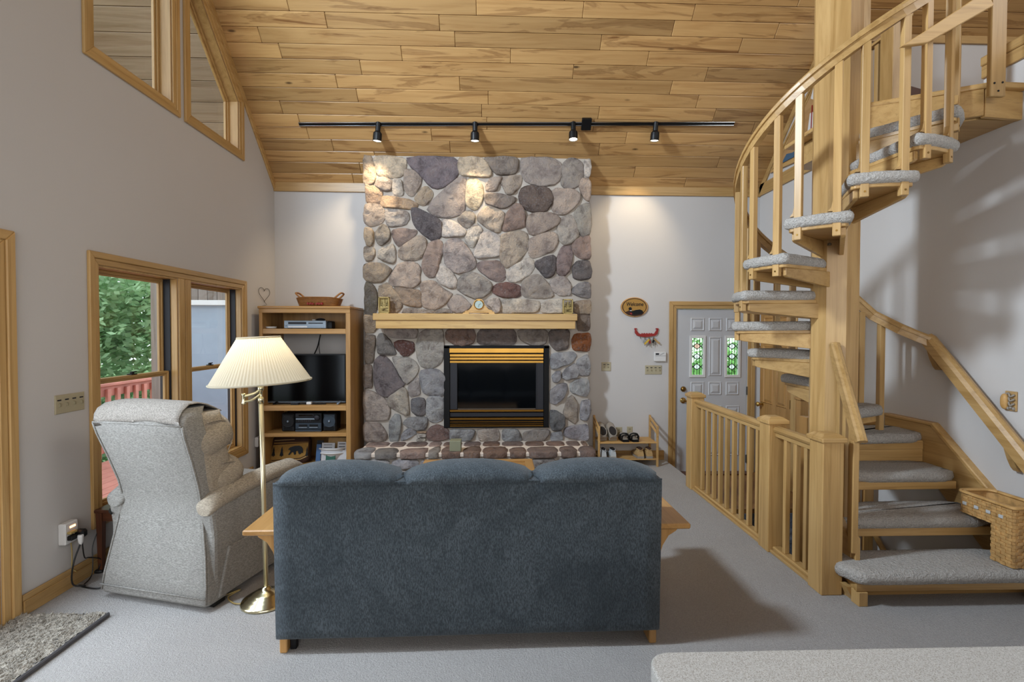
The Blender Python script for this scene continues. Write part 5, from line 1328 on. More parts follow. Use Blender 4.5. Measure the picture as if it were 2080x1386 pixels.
bm = new(); loft(bm, [rr2 for rr2 in [[Vector((-2.47 + a * k, 3.40 + b * k2, tz + z)) for a, b in ((-1, -1), (1, -1), (1, 1), (-1, 1))] for z, k, k2 in ((0.001, .055, .055), (.015, .052, .05), (.03, .035, .032), (.034, .03, .028))]]); obj('cradle', bm, M['black'], ph)
bm = new(); obox(bm, (-2.472, 3.415, tz + .105), ((1, .15, 0), (-.15, 1, -.22), (0, .22, 1)), (.022, .013, .085), .006, 2); obj('handset', bm, M['black'], ph)
bm = new(); obox(bm, (-2.469, 3.3995, tz + .135), ((1, .15, 0), (-.15, 1, -.22), (0, .22, 1)), (.016, .002, .018)); obj('display', bm, M['silver'], ph)
bm = new()
for i in range(4):
    for j in range(3): obox(bm, (-2.482 + .011 * j, 3.3985 - .003 + .0022 * (3 - i) * 0 + .001 * j - .003 * (i - 1), tz + .10 - .014 * i), ((1, .15, 0), (-.15, 1, -.22), (0, .22, 1)), (.004, .002, .004))
obj('keys', bm, M['silver'], ph)
bm = new(); tube(bm, spline([(-2.56, 3.40, tz - .03), (-2.585, 3.30, tz - .12), (-2.59, 3.24, tz - .22), (-2.575, 3.22, .10), (-2.57, 3.2, .02), (-2.55, 3.12, .008)], 5), .003, 5); obj('phone_cord', bm, M['cord'], ph)
# ------------------------------------------------------------------ spiral staircase
PX, PY, RS, RAD = 2.323, 3.30, .2075, .63
ss = emp('spiral_staircase', (PX, PY, 0), 'oak spiral staircase with carpeted treads winding round a thick centre post', 'staircase')
def pol(r, deg, z): a = math.radians(deg); return Vector((PX + r * math.cos(a), PY + r * math.sin(a), z))
bm = new(); loft(bm, [[pol(.147, 38 + 45 * k - 90, z) for k in range(8)] for z in (-2.6, 5.2)]); obj('centre_post', bm, M['oak_z'], ss)
def zt_(n): return RS * n
def carpet_mesh(bm, poly, z0, z1, r=.02):
    """thick rounded carpet slab around a polygon"""
    n = max(28, int(sum((Vector(poly[(i + 1) % len(poly)]) - Vector(poly[i])).length for i in range(len(poly))) / .02))
    pts = resample(poly, n); c = sum(pts, Vector((0, 0))) / n; rings = []
    inn = [offset_poly([tuple(p) for p in pts], d) for d in (r, r * .3, 0, 0, r * .3, r, r * 1.9)]
    zz = [z0, z0 + r * .3, z0 + r, z1 - r, z1 - r * .3, z1, z1 + .002]
    for lp_, z in zip(inn, zz):
        rings.append([Vector((p[0] + noise.noise(Vector((p[0] * 40, p[1] * 40, z * 40))) * .004, p[1] + noise.noise(Vector((p[0] * 40, p[1] * 40, z * 40 + 9))) * .004, z + (noise.noise(Vector((p[0] * 30, p[1] * 30, 3))) * .003 if z0 < z <= z1 else 0))) for p in lp_])
    loft(bm, rings)
def wedge(deg, half, r0, r1, w0=26):
    out = [pol(r0, deg - w0, 0), pol(r1 - .02, deg - half, 0)]
    for k in range(-3, 4): out.append(pol(r1, deg + half * .9 * k / 3, 0))
    out += [pol(r1 - .02, deg + half, 0), pol(r0, deg + w0, 0)]
    return [(p.x, p.y) for p in out]
BAL = []
for k in range(9):
    dg = 73 + 30.65 * k; z = zt_(6 + k)
    bm = new(); prism(bm, [Vector((x, y, z - .088)) for x, y in wedge(dg, 15, .10, RAD - .012)], (0, 0, .026), .004); tr = obj('tread', bm, M['oak_x'], ss)
    bm = new(); carpet_mesh(bm, wedge(dg, 17.2, .13, RAD + .012), z - .070, z, .026); obj('carpet', bm, M['stair_carpet'], tr, smooth=True)
    for s in (-1, 1):
        a = dg + s * 12.5; p0, p1 = pol(.10, dg + s * 30, 0), pol(RAD - .045, a, 0)
        d = (p1 - p0).normalized(); side = Vector((-d.y, d.x, 0)); bm = new()
        prism(bm, [p0 + side * -.013 + Vector((0, 0, z - .088)), p1 + side * -.013 + Vector((0, 0, z - .088)), p1 + side * -.013 + Vector((0, 0, z - .135)), p1 - d * .02 + side * -.013 + Vector((0, 0, z - .145)), p0 + side * -.013 + Vector((0, 0, z - .195))], side * .026, .003)
        obj('support_arm', bm, M['oak_' + ('x' if abs(d.x) > abs(d.y) else 'y')], tr)
    bm = new(); lathe(bm, [(.012, 0), (.012, .012), (.006, .016)], pol(.20, dg, z - .13), (0, 0, 1), 8); obj('bolt', bm, M['hinge'], tr)
    for s in (-1, 1): BAL.append((dg + s * 9.3, z - .140))
def rail_z(dg): return zt_(6) + RS * (dg - 73) / 30.65 + .84
RR = RAD - .022
for dg, zb_ in BAL:
    top = rail_z(dg) - .045
    a = math.radians(dg); er = Vector((math.cos(a), math.sin(a), 0)); et = Vector((-math.sin(a), math.cos(a), 0))
    p = pol(RR, dg, (zb_ + top) / 2)
    bm = new(); obox(bm, p, (er, et, (0, 0, 1)), (.017, .021, (top - zb_) / 2), .003)
    b = obj('baluster', bm, M['oak_z'], ss)
    bm = new(); lathe(bm, [(.006, 0), (.006, .003)], pol(RR + .016, dg, zb_ + .03), er, 8); obj('screw_plug', bm, M['brass_dark'], b)
    # curved foot where the baluster meets the tread above
    bm = new(); q = pol(RR, dg, zb_ + .145) + et * -.021
    prism(bm, [q - er * .012, q - er * .012 - et * .025, q - er * .012 - et * .008 + Vector((0, 0, .02)), q - er * .012 + Vector((0, 0, .06))], er * .024); obj('foot_block', bm, M['oak_z'], b)
pr = [(-.030, -.002), (-.030, .018), (-.020, .030), (0, .034), (.020, .030), (.030, .018), (.030, -.002)]
pr2 = [(-.019, -.045), (-.019, 0), (.019, 0), (.019, -.045)]
pts = [pol(RR, d, rail_z(d)) for d in range(43, 341, 5)]
HR0 = onX(1890, 688, XR - .075)
lead_in = [HR0 + Vector((.004, -.02, -.02)), HR0 + Vector((-.06, .035, .02)), HR0 + Vector((-.16, .075, .075)), Vector((2.93, 3.715, 1.72))]
path = lead_in + pts[1:]
bm = new(); sweep(bm, path, pr); hr = obj('handrail', bm, M['oak_y'], ss, smooth=False)
bm = new(); sweep(bm, path, pr2); obj('subrail', bm, M['oak_x'], hr)
# outer slanted board near the top
bm = new(); p0, p1 = onY(1832, 93, 2.62), onY(2010, -10, 2.60)
dv = (p1 - p0).normalized(); up = Vector((-dv.z, 0, dv.x)).normalized()
prism(bm, [p0, p0 + dv * .13 - up * .055, p1 - up * .06, p1 + up * .03, p0 + dv * .22 + up * .01], (0, .03, 0), .004); obj('outer_rail', bm, M['oak_x'], ss)
# landing
LDZ = zt_(15)
ldp = [tuple(pol(.12, 331, 0).xy), tuple(pol(.80, 331, 0).xy), (XR + .0, 2.92), (XR + .0, 4.0), (PX + .05, 4.0), (PX + .03, PY + .13)]
bm = new(); prism(bm, [Vector((x, y, LDZ - .035)) for x, y in ldp], (0, 0, .035), .012, 2); ld = obj('landing_board', bm, M['oak_x'], ss)
q0, q1 = pol(.12, 334, 0), pol(.76, 333, 0)
bm = new(); bar(bm, q0 + Vector((0, 0, LDZ - .115)), q1 + Vector((0, 0, LDZ - .115)), .03, .16, bev=.003); obj('landing_fascia', bm, M['oak_x'], ss)
bm = new(); bar(bm, q1 + Vector((0, 0, LDZ - .12)), Vector((XR, 2.985, LDZ - .12)), .03, .17, bev=.003); obj('landing_fascia', bm, M['oak_x'], ss)
bm = new(); prism(bm, [Vector((x, y, LDZ - .20)) for x, y in ((2.45, 3.28), (3.0, 3.0), (XR, 3.0), (XR, 3.98), (2.45, 3.98))], (0, 0, .16)); obj('landing_soffit', bm, M['oak_x'], ss)
pb = onY(2017, 200, 2.87)
bm = new(); box(bm, (pb.x - .048, 2.84, pb.z), (pb.x + .048, 2.868, 4.3), .004); fb = obj('flat_post', bm, M['oak_z'], ss)
for dx, dz in ((-.025, .075), (.025, .08), (0, .03)):
    bm = new(); lathe(bm, [(.006, 0), (.006, .003)], (pb.x + dx, 2.84, pb.z + dz), (0, -1, 0), 8); obj('screw', bm, M['black'], fb)

# lower straight steps and winders
def lower_step(n, poly, wpoly, riser=None):
    z = zt_(n)
    bm = new(); prism(bm, [Vector((x, y, z - .125)) for x, y in wpoly], (0, 0, .055), .004); tr = obj('tread', bm, M['oak_x'], ss)
    bm = new(); carpet_mesh(bm, poly, z - .078, z, .030); obj('carpet', bm, M['stair_carpet'], tr, smooth=True)
    return tr
t1 = lower_step(1, [(2.03, 2.845), (2.085, 2.725), (2.13, 2.70), (3.24, 2.70), (3.24, 3.03), (2.14, 3.03)], [(2.09, 2.745), (3.22, 2.735), (3.22, 3.0), (2.16, 3.0)])
t2 = lower_step(2, [(2.165, 2.99), (3.21, 2.99), (3.21, 3.32), (2.47, 3.32), (2.165, 3.14)], [(2.17, 3.01), (3.2, 3.01), (3.2, 3.3), (2.48, 3.3), (2.45, 3.18), (2.17, 3.12)])
t3 = lower_step(3, [(2.475, 3.26), (3.21, 3.26), (3.21, 3.60), (2.45, 3.60)], [(2.48, 3.28), (3.2, 3.28), (3.2, 3.58), (2.46, 3.58)])
t4 = lower_step(4, [(2.46, 3.50), (3.235, 3.55), (3.235, 3.90), (2.75, 3.90)], [(2.49, 3.56), (3.22, 3.57), (3.22, 3.88), (2.75, 3.88), (2.47, 3.47)])
t5 = lower_step(5, [(2.46, 3.34), (2.88, 3.54), (2.935, 3.62), (2.90, 3.72), (2.74, 3.90), (2.66, 3.92), (2.39, 3.44)], [(2.47, 3.38), (2.86, 3.58), (2.88, 3.66), (2.72, 3.85), (2.66, 3.87), (2.41, 3.44)])
bm = new(); box(bm, (2.10, 2.735, .0), (2.155, 2.80, zt_(1) - .125), .003); obj('step_leg', bm, M['oak_z'], ss)
bm = new(); prism(bm, [(2.075, 2.80, zt_(1) - .125), (2.12, 2.80, zt_(1) - .125), (2.12, 2.80, .0), (2.115, 2.80, 0)], (0, .06, 0)); obj('step_bracket', bm, M['oak_z'], ss)
bm = new(); box(bm, (3.17, 2.735, .0), (3.22, 2.80, zt_(1) - .125), .003); obj('step_leg', bm, M['oak_z'], ss)
bm = new(); box(bm, (2.46, 3.575, zt_(3) - .01), (3.22, 3.60, zt_(4) - .06), .002); obj('riser', bm, M['oak_x'], ss)
# outer stringer on the right wall
bm = new(); ys = [(2.80, .05), (2.80, .30), (3.50, .885), (3.62, .90), (3.95, .90), (3.95, .62), (3.60, .58), (3.0, .05)]
prism(bm, [(XR - .002, y, z) for y, z in ys], (-.045, 0, 0), .004); obj('outer_stringer', bm, M['oak_y'], ss)
bm = new(); bar(bm, (XR - .024, 2.80, .31), (XR - .024, 3.51, .905), .06, .03, bev=.006); bar(bm, (XR - .024, 3.50, .905), (XR - .024, 3.95, .905), .06, .025, bev=.006); obj('stringer_cap', bm, M['oak_y'], ss)
bm = new(); prism(bm, [(2.17, y, z) for y, z in ((2.90, .19), (2.90, .30), (3.24, .66), (3.24, .40), (3.02, .19))], (.035, 0, 0), .003); obj('inner_stringer', bm, M['oak_y'], ss)
# balusters of the winders
for X, Y, zb_, zt2 in ((2.83, 3.71, zt_(5) - .14, 1.74), (2.97, 3.685, zt_(4) - .15, 1.67)):
    bm = new(); box(bm, (X - .02, Y - .02, zb_), (X + .02, Y + .02, zt2), .003); obj('baluster', bm, M['oak_z'], ss)
# short inner handrail rising to the post
i0, i1 = Vector((2.172, 2.83, .93)), Vector((2.245, 3.18, 1.50))
bm = new(); sweep(bm, [i0, i0.lerp(i1, .5), i1], [(a * .95, b * 1.1) for a, b in pr]); ih = obj('inner_handrail', bm, M['oak_y'], ss)
bm = new(); sweep(bm, [i0 + Vector((.004, .02, 0)), i1], pr2); obj('subrail', bm, M['oak_y'], ih)
for k, (t, zb_) in enumerate(((.30, .33), (.52, .42), (.74, .55))):
    p = i0.lerp(i1, t); bm = new(); box(bm, (p.x - .014, p.y - .014, zb_), (p.x + .014, p.y + .014, p.z - .04), .002); obj('baluster', bm, M['oak_z'], ss)
bm = new(); prism(bm, [(2.15, 2.865, z) if False else (x, 2.865, z) for x, z in ((2.152, .93), (2.19, .93), (2.19, .36), (2.205, .34), (2.205, .20), (2.175, .20), (2.175, .25), (2.152, .25))], (0, .04, 0), .003); obj('end_post', bm, M['oak_z'], ss)

# ------------------------------------------------------------------ wall handrail on the right
wr = emp('wall_handrail', (XR, 3.2, 1.2), 'straight oak wall handrail on brackets climbing the right wall', 'handrail')
XH = XR - .075
h0, h1 = onX(1890, 688, XH), onX(2082, 925, XH)
h1 = h0 + (h1 - h0) * 1.6
bm = new(); sweep(bm, [h0 + Vector((-.004, .012, .008)), h0, h0.lerp(h1, .5), h1], [(a * 1.25, b * 1.9 - .03) for a, b in ((-.028, -.012), (-.030, .018), (-.020, .030), (0, .034), (.020, .030), (.030, .018), (.028, -.012))]); obj('rail', bm, M['oak_y'], wr)
for x, y in ((1893, 712), (2052, 900), ):
    p = onX(x, y, XH); d = (h1 - h0).normalized()
    t = (p.y - h0.y) / (h1.y - h0.y); c = h0.lerp(h1, t) + Vector((0, 0, -.03))
    bm = new(); pp = [(.02, .0), (.012, -.05), (-.012, -.11), (-.04, -.16), (-.065, -.185), (-.09, -.185), (-.09, -.05), (-.05, 0)]
    prism(bm, [Vector((XH - .01 + -a * .85, c.y - .018, c.z + b)) for a, b in pp], (0, .04, 0), .003); obj('bracket', bm, M['oak_z'], wr)

# ------------------------------------------------------------------ balustrade round the stairwell
br = emp('stairwell_balustrade', (2.02, 3.9, 0), 'oak balustrade with three square newel posts round the stairwell', 'railing')
BX = 1.962
def newel(y, zt2, nm='newel_post', x=BX, w_=.13, z0=0):
    bm = new(); box(bm, (x, y, z0), (x + w_, y + w_, zt2 - .05), .004); o = obj(nm, bm, M['oak_z'], br)
    bm = new(); e = .014; box(bm, (x - e, y - e, zt2 - .052), (x + w_ + e, y + w_ + e, zt2 - .022), .007, 2)
    loft(bm, [[Vector((x + w_ / 2 + a * k, y + w_ / 2 + b * k, z)) for a, b in ((-1, -1), (1, -1), (1, 1), (-1, 1))] for z, k in ((zt2 - .022, w_ / 2 + .006), (zt2 - .004, w_ / 2 - .018), (zt2, w_ / 2 - .03))])
    obj('newel_cap', bm, M['oak_x'], o)
for y in (2.86, 3.44, 4.83): newel(y, .975)
xc = BX + .065
for ya, yb_, nb in ((2.99, 3.44, 3), (3.57, 4.83, 9)):
    bm = new(); sweep(bm, [(xc, ya, .885), (xc, (ya + yb_) / 2, .885), (xc, yb_, .885)], [(a, b) for a, b in ((-.032, -.014), (-.036, .002), (-.024, .022), (0, .027), (.024, .022), (.036, .002), (.032, -.014))]); obj('handrail', bm, M['oak_y'], br)
    bm = new(); box(bm, (xc - .02, ya, .835), (xc + .02, yb_, .871), .002); obj('subrail', bm, M['oak_y'], br)
    bm = new(); box(bm, (xc - .05, ya, 0.0), (xc + .05, yb_, .022), .003); box(bm, (xc - .032, ya, .022), (xc + .032, yb_, .045), .006); obj('bottom_rail', bm, M['oak_y'], br)
    for i in range(nb):
        y = ya + (yb_ - ya) * (i + 1) / (nb + 1)
        bm = new(); box(bm, (xc - .0165, y - .0165, .045), (xc + .0165, y + .0165, .836), .002); obj('baluster', bm, M['oak_z'], br)

# basement stairs below
bs = emp('basement_stairs', (2.65, 4.0, -1.2), 'blue grey carpeted stairs going down to the basement inside the stairwell', 'stairs')
for i in range(7):
    z = LZ - .19 * (i + 1); y1 = 4.75 - .255 * i; y0 = y1 - .255
    bm = new(); box(bm, (WELLX + .01, y0 - .02, z - .05), (XR - .01, y1, z), .015, 2); tr = obj('step', bm, M['blue_carpet'], bs)
    bm = new(); box(bm, (WELLX + .01, y1 - .02, z - .0), (XR - .01, y1, z + .145)); obj('riser', bm, M['blue_carpet'], tr)
bh_ = emp('basement_handrail', (XR, 3.8, -.4), 'round oak handrail on the right wall going down to the basement', 'handrail')
q0, q1 = onX(1788, 1106, XR - .06), onX(1848, 1214, XR - .06); dq = q1 - q0
bm = new(); tube(bm, [q0 - dq * 1.0, q1 + dq * 1.6], .022, 12); obj('rail', bm, M['oak_y'], bh_, smooth=True)
for t in (-.6, 1.4):
    c = q0 + dq * t; bm = new(); box(bm, (c.x, c.y - .015, c.z - .05), (XR, c.y + .015, c.z - .012), .003); obj('bracket', bm, M['oak_x'], bh_)
gr = emp('lower_guard_rail', (3.0, 4.05, -.7), 'wooden slatted guard behind the lowest winder steps', 'railing')
bm = new(); box(bm, (2.62, 4.02, .80), (XR - .01, 4.08, .87), .005); obj('top_rail', bm, M['darkwood_x'] if False else M['case_x'], gr)
bm = new(); box(bm, (2.62, 4.03, -.55), (XR - .01, 4.07, -.47), .003); obj('bottom_rail', bm, M['case_x'], gr)
for i in range(5):
    x = 2.66 + .118 * i
    bm = new(); box(bm, (x, 4.035, -.47), (x + .082, 4.065, .80), .003); obj('slat', bm, M['case_z'], gr)
bm = new(); box(bm, (2.60, 4.0, -.74), (2.64, 4.1, .87), .003); obj('post', bm, M['case_z'], gr)
ln = emp('landing_newel', (3.08, 4.8, LZ), 'short oak newel post on the entry landing behind the centre post', 'post')
bm = new(); box(bm, (3.04, 4.78, LZ), (3.125, 4.865, .90), .003); obj('newel_post', bm, M['case_z'], ln)
bm = new(); box(bm, (3.03, 4.77, .90), (3.135, 4.875, .93), .005); box(bm, (3.045, 4.785, .93), (3.12, 4.86, .97), .004); obj('newel_cap', bm, M['case_x'], ln)
bm = new(); box(bm, (3.10, 4.80, .80), (XR - .005, 4.85, .86), .004); bar(bm, (3.11, 4.825, .55), (XR - .02, 4.825, .80), .03, .05); obj('stub_rail', bm, M['case_x'], ln)

# ------------------------------------------------------------------ loft guard and chair seen past the landing
lg = emp('loft_guard_rail', (XR + .1, 4.2, 3.09), 'oak newel post and balusters of the loft guard rail above the landing', 'railing')
nx, ny = 3.33, 4.06
bm = new(); box(bm, (nx, ny, 3.09), (nx + .14, ny + .14, 4.22), .004); o = obj('newel_post', bm, M['oak_z'], lg)
bm = new(); box(bm, (nx - .02, ny - .02, 4.22), (nx + .16, ny + .16, 4.26), .01, 2); obj('newel_cap', bm, M['oak_x'], o)
for y, ww in ((4.26, .02), (4.36, .02)):
    bm = new(); box(bm, (nx + .03, y, 3.09), (nx + .07, y + .045, 4.12), .003); obj('baluster', bm, M['oak_z'], lg)
bm = new(); sweep(bm, [(nx + .05, 4.20, 4.13), (nx + .05, 4.46, 4.13)], pr); obj('rail', bm, M['oak_y'], lg)
rk = emp('rocking_chair', (4.02, 4.42, 3.09), 'dark carved wooden rocking chair glimpsed in the loft past the stair top', 'chair')
def rkp(nm, bm): return obj(nm, bm, M['darkwood_x'], rk, smooth=True)
bx_ = Vector((4.02, 4.42, 3.09))
def B_(x, y, z): return bx_ + Vector((x, y, z))
bm = new(); superell(bm, B_(0, 0, .36), (.24, .22, .03), e1=.5, e2=.5); rkp('seat', bm)
for sx_ in (-1, 1):
    for sy in (-1, 1): bm = new(); tube(bm, [B_(.19 * sx_, .16 * sy, .35), B_(.22 * sx_, .20 * sy, .05)], [.018, .014], 8); rkp('leg', bm)
    bm = new(); tube(bm, spline([B_(.22 * sx_, -.34, .09), B_(.22 * sx_, -.15, .025), B_(.22 * sx_, .1, .02), B_(.22 * sx_, .36, .10)], 5), .02, 8); rkp('rocker', bm)
    bm = new(); tube(bm, spline([B_(.23 * sx_, .2, .58), B_(.25 * sx_, 0, .56), B_(.26 * sx_, -.16, .52), B_(.25 * sx_, -.22, .47)], 5), .018, 8); rkp('armrest', bm)
    bm = new(); tube(bm, [B_(.18 * sx_, .18, .37), B_(.21 * sx_, .28, .74)], .014, 8); rkp('back_post', bm)
for i in range(4): bm = new(); tube(bm, [B_(-.1 + .067 * i, .19, .37), B_(-.12 + .08 * i, .28, .72)], .009, 6); rkp('spindle', bm)
bm = new(); prism(bm, [B_(a, .27, z) for a, z in ((-.26, .70), (-.26, .75), (-.17, .79), (-.12, .86), (0, .89), (.12, .86), (.17, .79), (.26, .75), (.26, .70))], (0, .03, 0), .006); obj('crest_rail', bm, M['darkwood_x'], rk)
# ------------------------------------------------------------------ track lights on the ceiling
ta, tb = onS(605, 241), onS(1487, 260)
ym = (ta.y + tb.y) / 2 ; off = NRM * .02
A_, B2 = Vector((ta.x, ym + .03, CE - ym - .03)), Vector((tb.x, ym - .03, CE - ym + .03))
tk = emp('light_track', ((ta.x + tb.x) / 2, ym, CE - ym), 'black ceiling light track with chrome edges on the sloped ceiling', 'light track')
dT = (B2 - A_).normalized()
bm = new(); bar(bm, A_ + NRM * .010, B2 + NRM * .010, .03, .02, up=NRM, bev=.002); obj('track', bm, M['black_matte'], tk)
side = dT.cross(NRM).normalized()
for s in (-1, 1):
    bm = new(); bar(bm, A_ + NRM * .013 + side * s * .017, B2 + NRM * .013 + side * s * .017, .008, .020, up=NRM, bev=.001); obj('track_edge', bm, M['chrome'], tk)
c = onS(1190, 255); cc = A_ + dT * ((c.x - A_.x) / dT.x)
bm = new(); obox(bm, cc + NRM * .022, (dT, side, NRM), (.052, .062, .022), .004); obj('power_feed', bm, M['black_matte'], tk)
for k, (hx, tgt, lb_) in enumerate(((769, (-1.55, 5.74, 2.75), 'leftmost black spotlight of the ceiling track'), (965, (-.25, 5.74, 2.75), 'second black spotlight from the left on the ceiling track'),
                                (1164, (.75, 4.6, 1.2), 'third spotlight from the left, beside the square power feed, facing the room'), (1331, (1.6, 6, 2.3), 'rightmost black spotlight of the ceiling track'))):
    c = onS(hx, 250); p = A_ + dT * ((c.x - A_.x) / dT.x)
    hd = emp('track_spotlight', p, lb_, 'spotlight', 'spotlights on the ceiling track')
    st2 = p + NRM * .03; d = (Vector(tgt) - st2).normalized()
    d = (Vector((0, 0, -1)) * .86 + d * .5).normalized()
    bm = new(); lathe(bm, [(.018, -.028), (.027, -.022), (.027, .068), (.022, .075)], st2 + Vector((0, 0, -.0)), d, 16); obj('stem', bm, M['black'], hd, smooth=False)
    e = st2 + d * .07
    bm = new(); lathe(bm, [(.026, 0), (.034, .006), (.046, .022), (.048, .05), (.048, .098), (.050, .104), (.046, .106), (.042, .08), (.02, .06)], e, d, 20); obj('lamp_head', bm, M['black'], hd)
    bm = new(); lathe(bm, [(.0435, .086), (.0435, .098), (.03, .103), (.003, .105)], e, d, 20); obj('bulb', bm, M['bulb'], hd, smooth=True)
    L = bpy.data.lights.new('spot_light', 'SPOT'); L.energy = (42, 36, 14, 30)[k]; L.color = (1, .80, .52); L.spot_size = math.radians((84, 62, 62, 80)[k]); L.spot_blend = .8; L.shadow_soft_size = .045
    o = bpy.data.objects.new('spot_light', L); COL.objects.link(o); o.location = e + d * .13
    o.rotation_euler = (Vector(tgt) - o.location).to_track_quat('-Z', 'Y').to_euler()

# ------------------------------------------------------------------ things on the back wall
def cw(x, y): return onY(1200 + x / 7.294, 590 + y / 7.294, YB)
c = cw(642, 250); a_, b_ = cw(843, 250).x - c.x, c.z - cw(642, 395).z
wp = emp('welcome_plaque', c, 'oval wooden plaque reading Welcome with a loon, on the back wall', 'plaque')
def oval3(r, d, n=40): return [Vector((c.x + a_ * r * math.cos(2 * PI * k / n), YB - d, c.z + b_ * r * math.sin(2 * PI * k / n))) for k in range(n)]
bm = new(); loft(bm, [oval3(1, .001), oval3(1, .014), oval3(.97, .020), oval3(.91, .020), oval3(.89, .014)]); obj('rim', bm, M['case_x'], wp)
bm = new(); loft(bm, [oval3(.90, .012), oval3(.90, .0165), oval3(.84, .0165)]); obj('dark_border', bm, M['dark_fabric'], wp)
bm = new(); loft(bm, [oval3(.835, .015), oval3(.835, .019)]); obj('face', bm, M['tan_fabric'], wp)
def text(s, size, loc, mat, parent, nm='lettering', rot=(PI / 2, 0, 0), ext=.002):
    cu = bpy.data.curves.new(nm, 'FONT'); cu.body = s; cu.size = size; cu.extrude = ext; cu.align_x = 'CENTER'; cu.align_y = 'CENTER'; cu.shear = .15
    me = bpy.data.objects.new('tmp_text', cu); COL.objects.link(me); dg = bpy.context.evaluated_depsgraph_get(); dg.update()
    m2 = bpy.data.meshes.new_from_object(me.evaluated_get(dg)); bpy.data.objects.remove(me)
    m2.materials.clear(); m2.materials.append(mat); o = bpy.data.objects.new(nm, m2); COL.objects.link(o); o.parent = parent
    o.location = Vector(loc) - parent.location; o.rotation_euler = rot; return o
tl_ = cw(645, 208); tx = text('Welcome', .058, (tl_.x, YB - .021, tl_.z), M['shoe_dark'], wp); tx.scale = (.92, 1.15, 1)
def wpoly(nm, pts, mat, d, parent, fn=cw, th=.004):
    bm = new(); prism(bm, [(fn(x, y).x, YB - d, fn(x, y).z) for x, y in pts], (0, th, 0)); return obj(nm, bm, mat, parent)
wpoly('reeds', [(500, 325), (560, 300), (640, 345), (780, 340), (740, 372), (640, 385), (545, 365)], M['dark_fabric'], .022, wp)
wpoly('loon_body', [(560, 340), (600, 310), (660, 292), (720, 285), (755, 300), (770, 325), (740, 350), (650, 362), (590, 360)], M['black'], .025, wp)
wpoly('loon_head', [(552, 275), (560, 255), (585, 250), (600, 268), (596, 295), (590, 330), (565, 330), (568, 300)], M['black'], .026, wp)
wpoly('loon_collar', [(570, 298), (596, 296), (598, 306), (572, 308)], M['white'], .028, wp)
wpoly('loon_breast', [(562, 335), (590, 330), (610, 352), (590, 362)], M['red_wood'], .028, wp)
kr = emp('key_rack', cw(820, 650), 'red painted dragon ship key rack with keys on the back wall', 'key rack')
hull = [(640, 570), (650, 560), (678, 562), (680, 578), (664, 582), (680, 600), (700, 632), (740, 650), (755, 632), (770, 645), (790, 632), (808, 645), (826, 632), (845, 645), (862, 632), (880, 642), (895, 632), (915, 645), (940, 638), (955, 610), (978, 580), (960, 580), (958, 566), (975, 560), (1000, 566), (998, 580), (985, 640), (955, 672), (880, 686), (800, 694), (730, 686), (680, 670), (650, 632), (650, 590)]
wpoly('ship_hull', hull, M['red_wood'], .018, kr, th=.016)
for x in (728, 795, 858, 925):
    p = cw(x, 690); bm = new(); tube(bm, spline([(p.x, YB - .01, p.z), (p.x, YB - .02, p.z - .02), (p.x, YB - .035, p.z - .018)], 4), .003, 6); obj('hook', bm, M['hinge'], kr)
def key_bunch(x, y, mat, lb_, dx, ln=.06):
    p = cw(x, y); r = emp('key_tag', p, lb_, 'key tag', 'keys hanging on the red key rack')
    bm = new(); tube(bm, [(p.x + .012 * math.cos(t), YB - .03, p.z - .012 + .012 * math.sin(t)) for t in [2 * PI * i / 12 for i in range(13)]], .0015, 5); obj('ring', bm, M['hinge'], r)
    bm = new(); bar(bm, (p.x, YB - .03, p.z - .022), (p.x + dx, YB - .03, p.z - .022 - ln), .022, .006, up=(0, 1, 0), bev=.002); obj('fob', bm, mat, r)
    bm = new(); bar(bm, (p.x, YB - .024, p.z - .022), (p.x + dx * .3 + .006, YB - .024, p.z - .10), .008, .003, up=(0, 1, 0)); lathe(bm, [(.011, 0), (.011, .003)], (p.x, YB - .026, p.z - .028), (0, -1, 0), 10); obj('key', bm, M['hinge'], r)
key_bunch(795, 700, M['chrome'], 'silver keys on the second hook of the red key rack', -.02, .045); key_bunch(858, 700, M['yellow'], 'yellow key tag on the third hook of the red key rack', -.06)
key_bunch(862, 712, M['red_wood'], 'red key tag in front of the yellow one on the key rack', .005, .04); key_bunch(925, 690, M['leather_tan'], 'tan leather key fob on the right hook of the key rack', .07)
key_bunch(922, 705, M['black'], 'black key fob on the right hook of the key rack', -.01, .04)
p, q = cw(932, 1052), cw(1105, 912)
th = emp('thermostat', ((p.x + q.x) / 2, YB, p.z), 'white wall thermostat beside the entry door casing', 'thermostat')
bm = new(); box(bm, (p.x, YB - .03, p.z), (q.x, YB, q.z), .004); obj('housing', bm, M['white'], th)
x0, z0 = cw(950, 955).x, cw(950, 955).z; x1, z1 = cw(1000, 930).x, cw(1000, 930).z
bm = new(); box(bm, (x0, YB - .032, z0), (x1, YB - .029, z1)); obj('display', bm, M['charcoal'], th)
bm = new(); bar(bm, (cw(1015, 955).x, YB - .031, cw(1015, 955).z), (cw(1080, 925).x, YB - .031, cw(1080, 925).z), .003, .003); bar(bm, (cw(940, 968).x, YB - .031, cw(940, 968).z), (cw(1100, 968).x, YB - .031, cw(940, 968).z), .002, .002); obj('door_seam', bm, M['charcoal'], th)
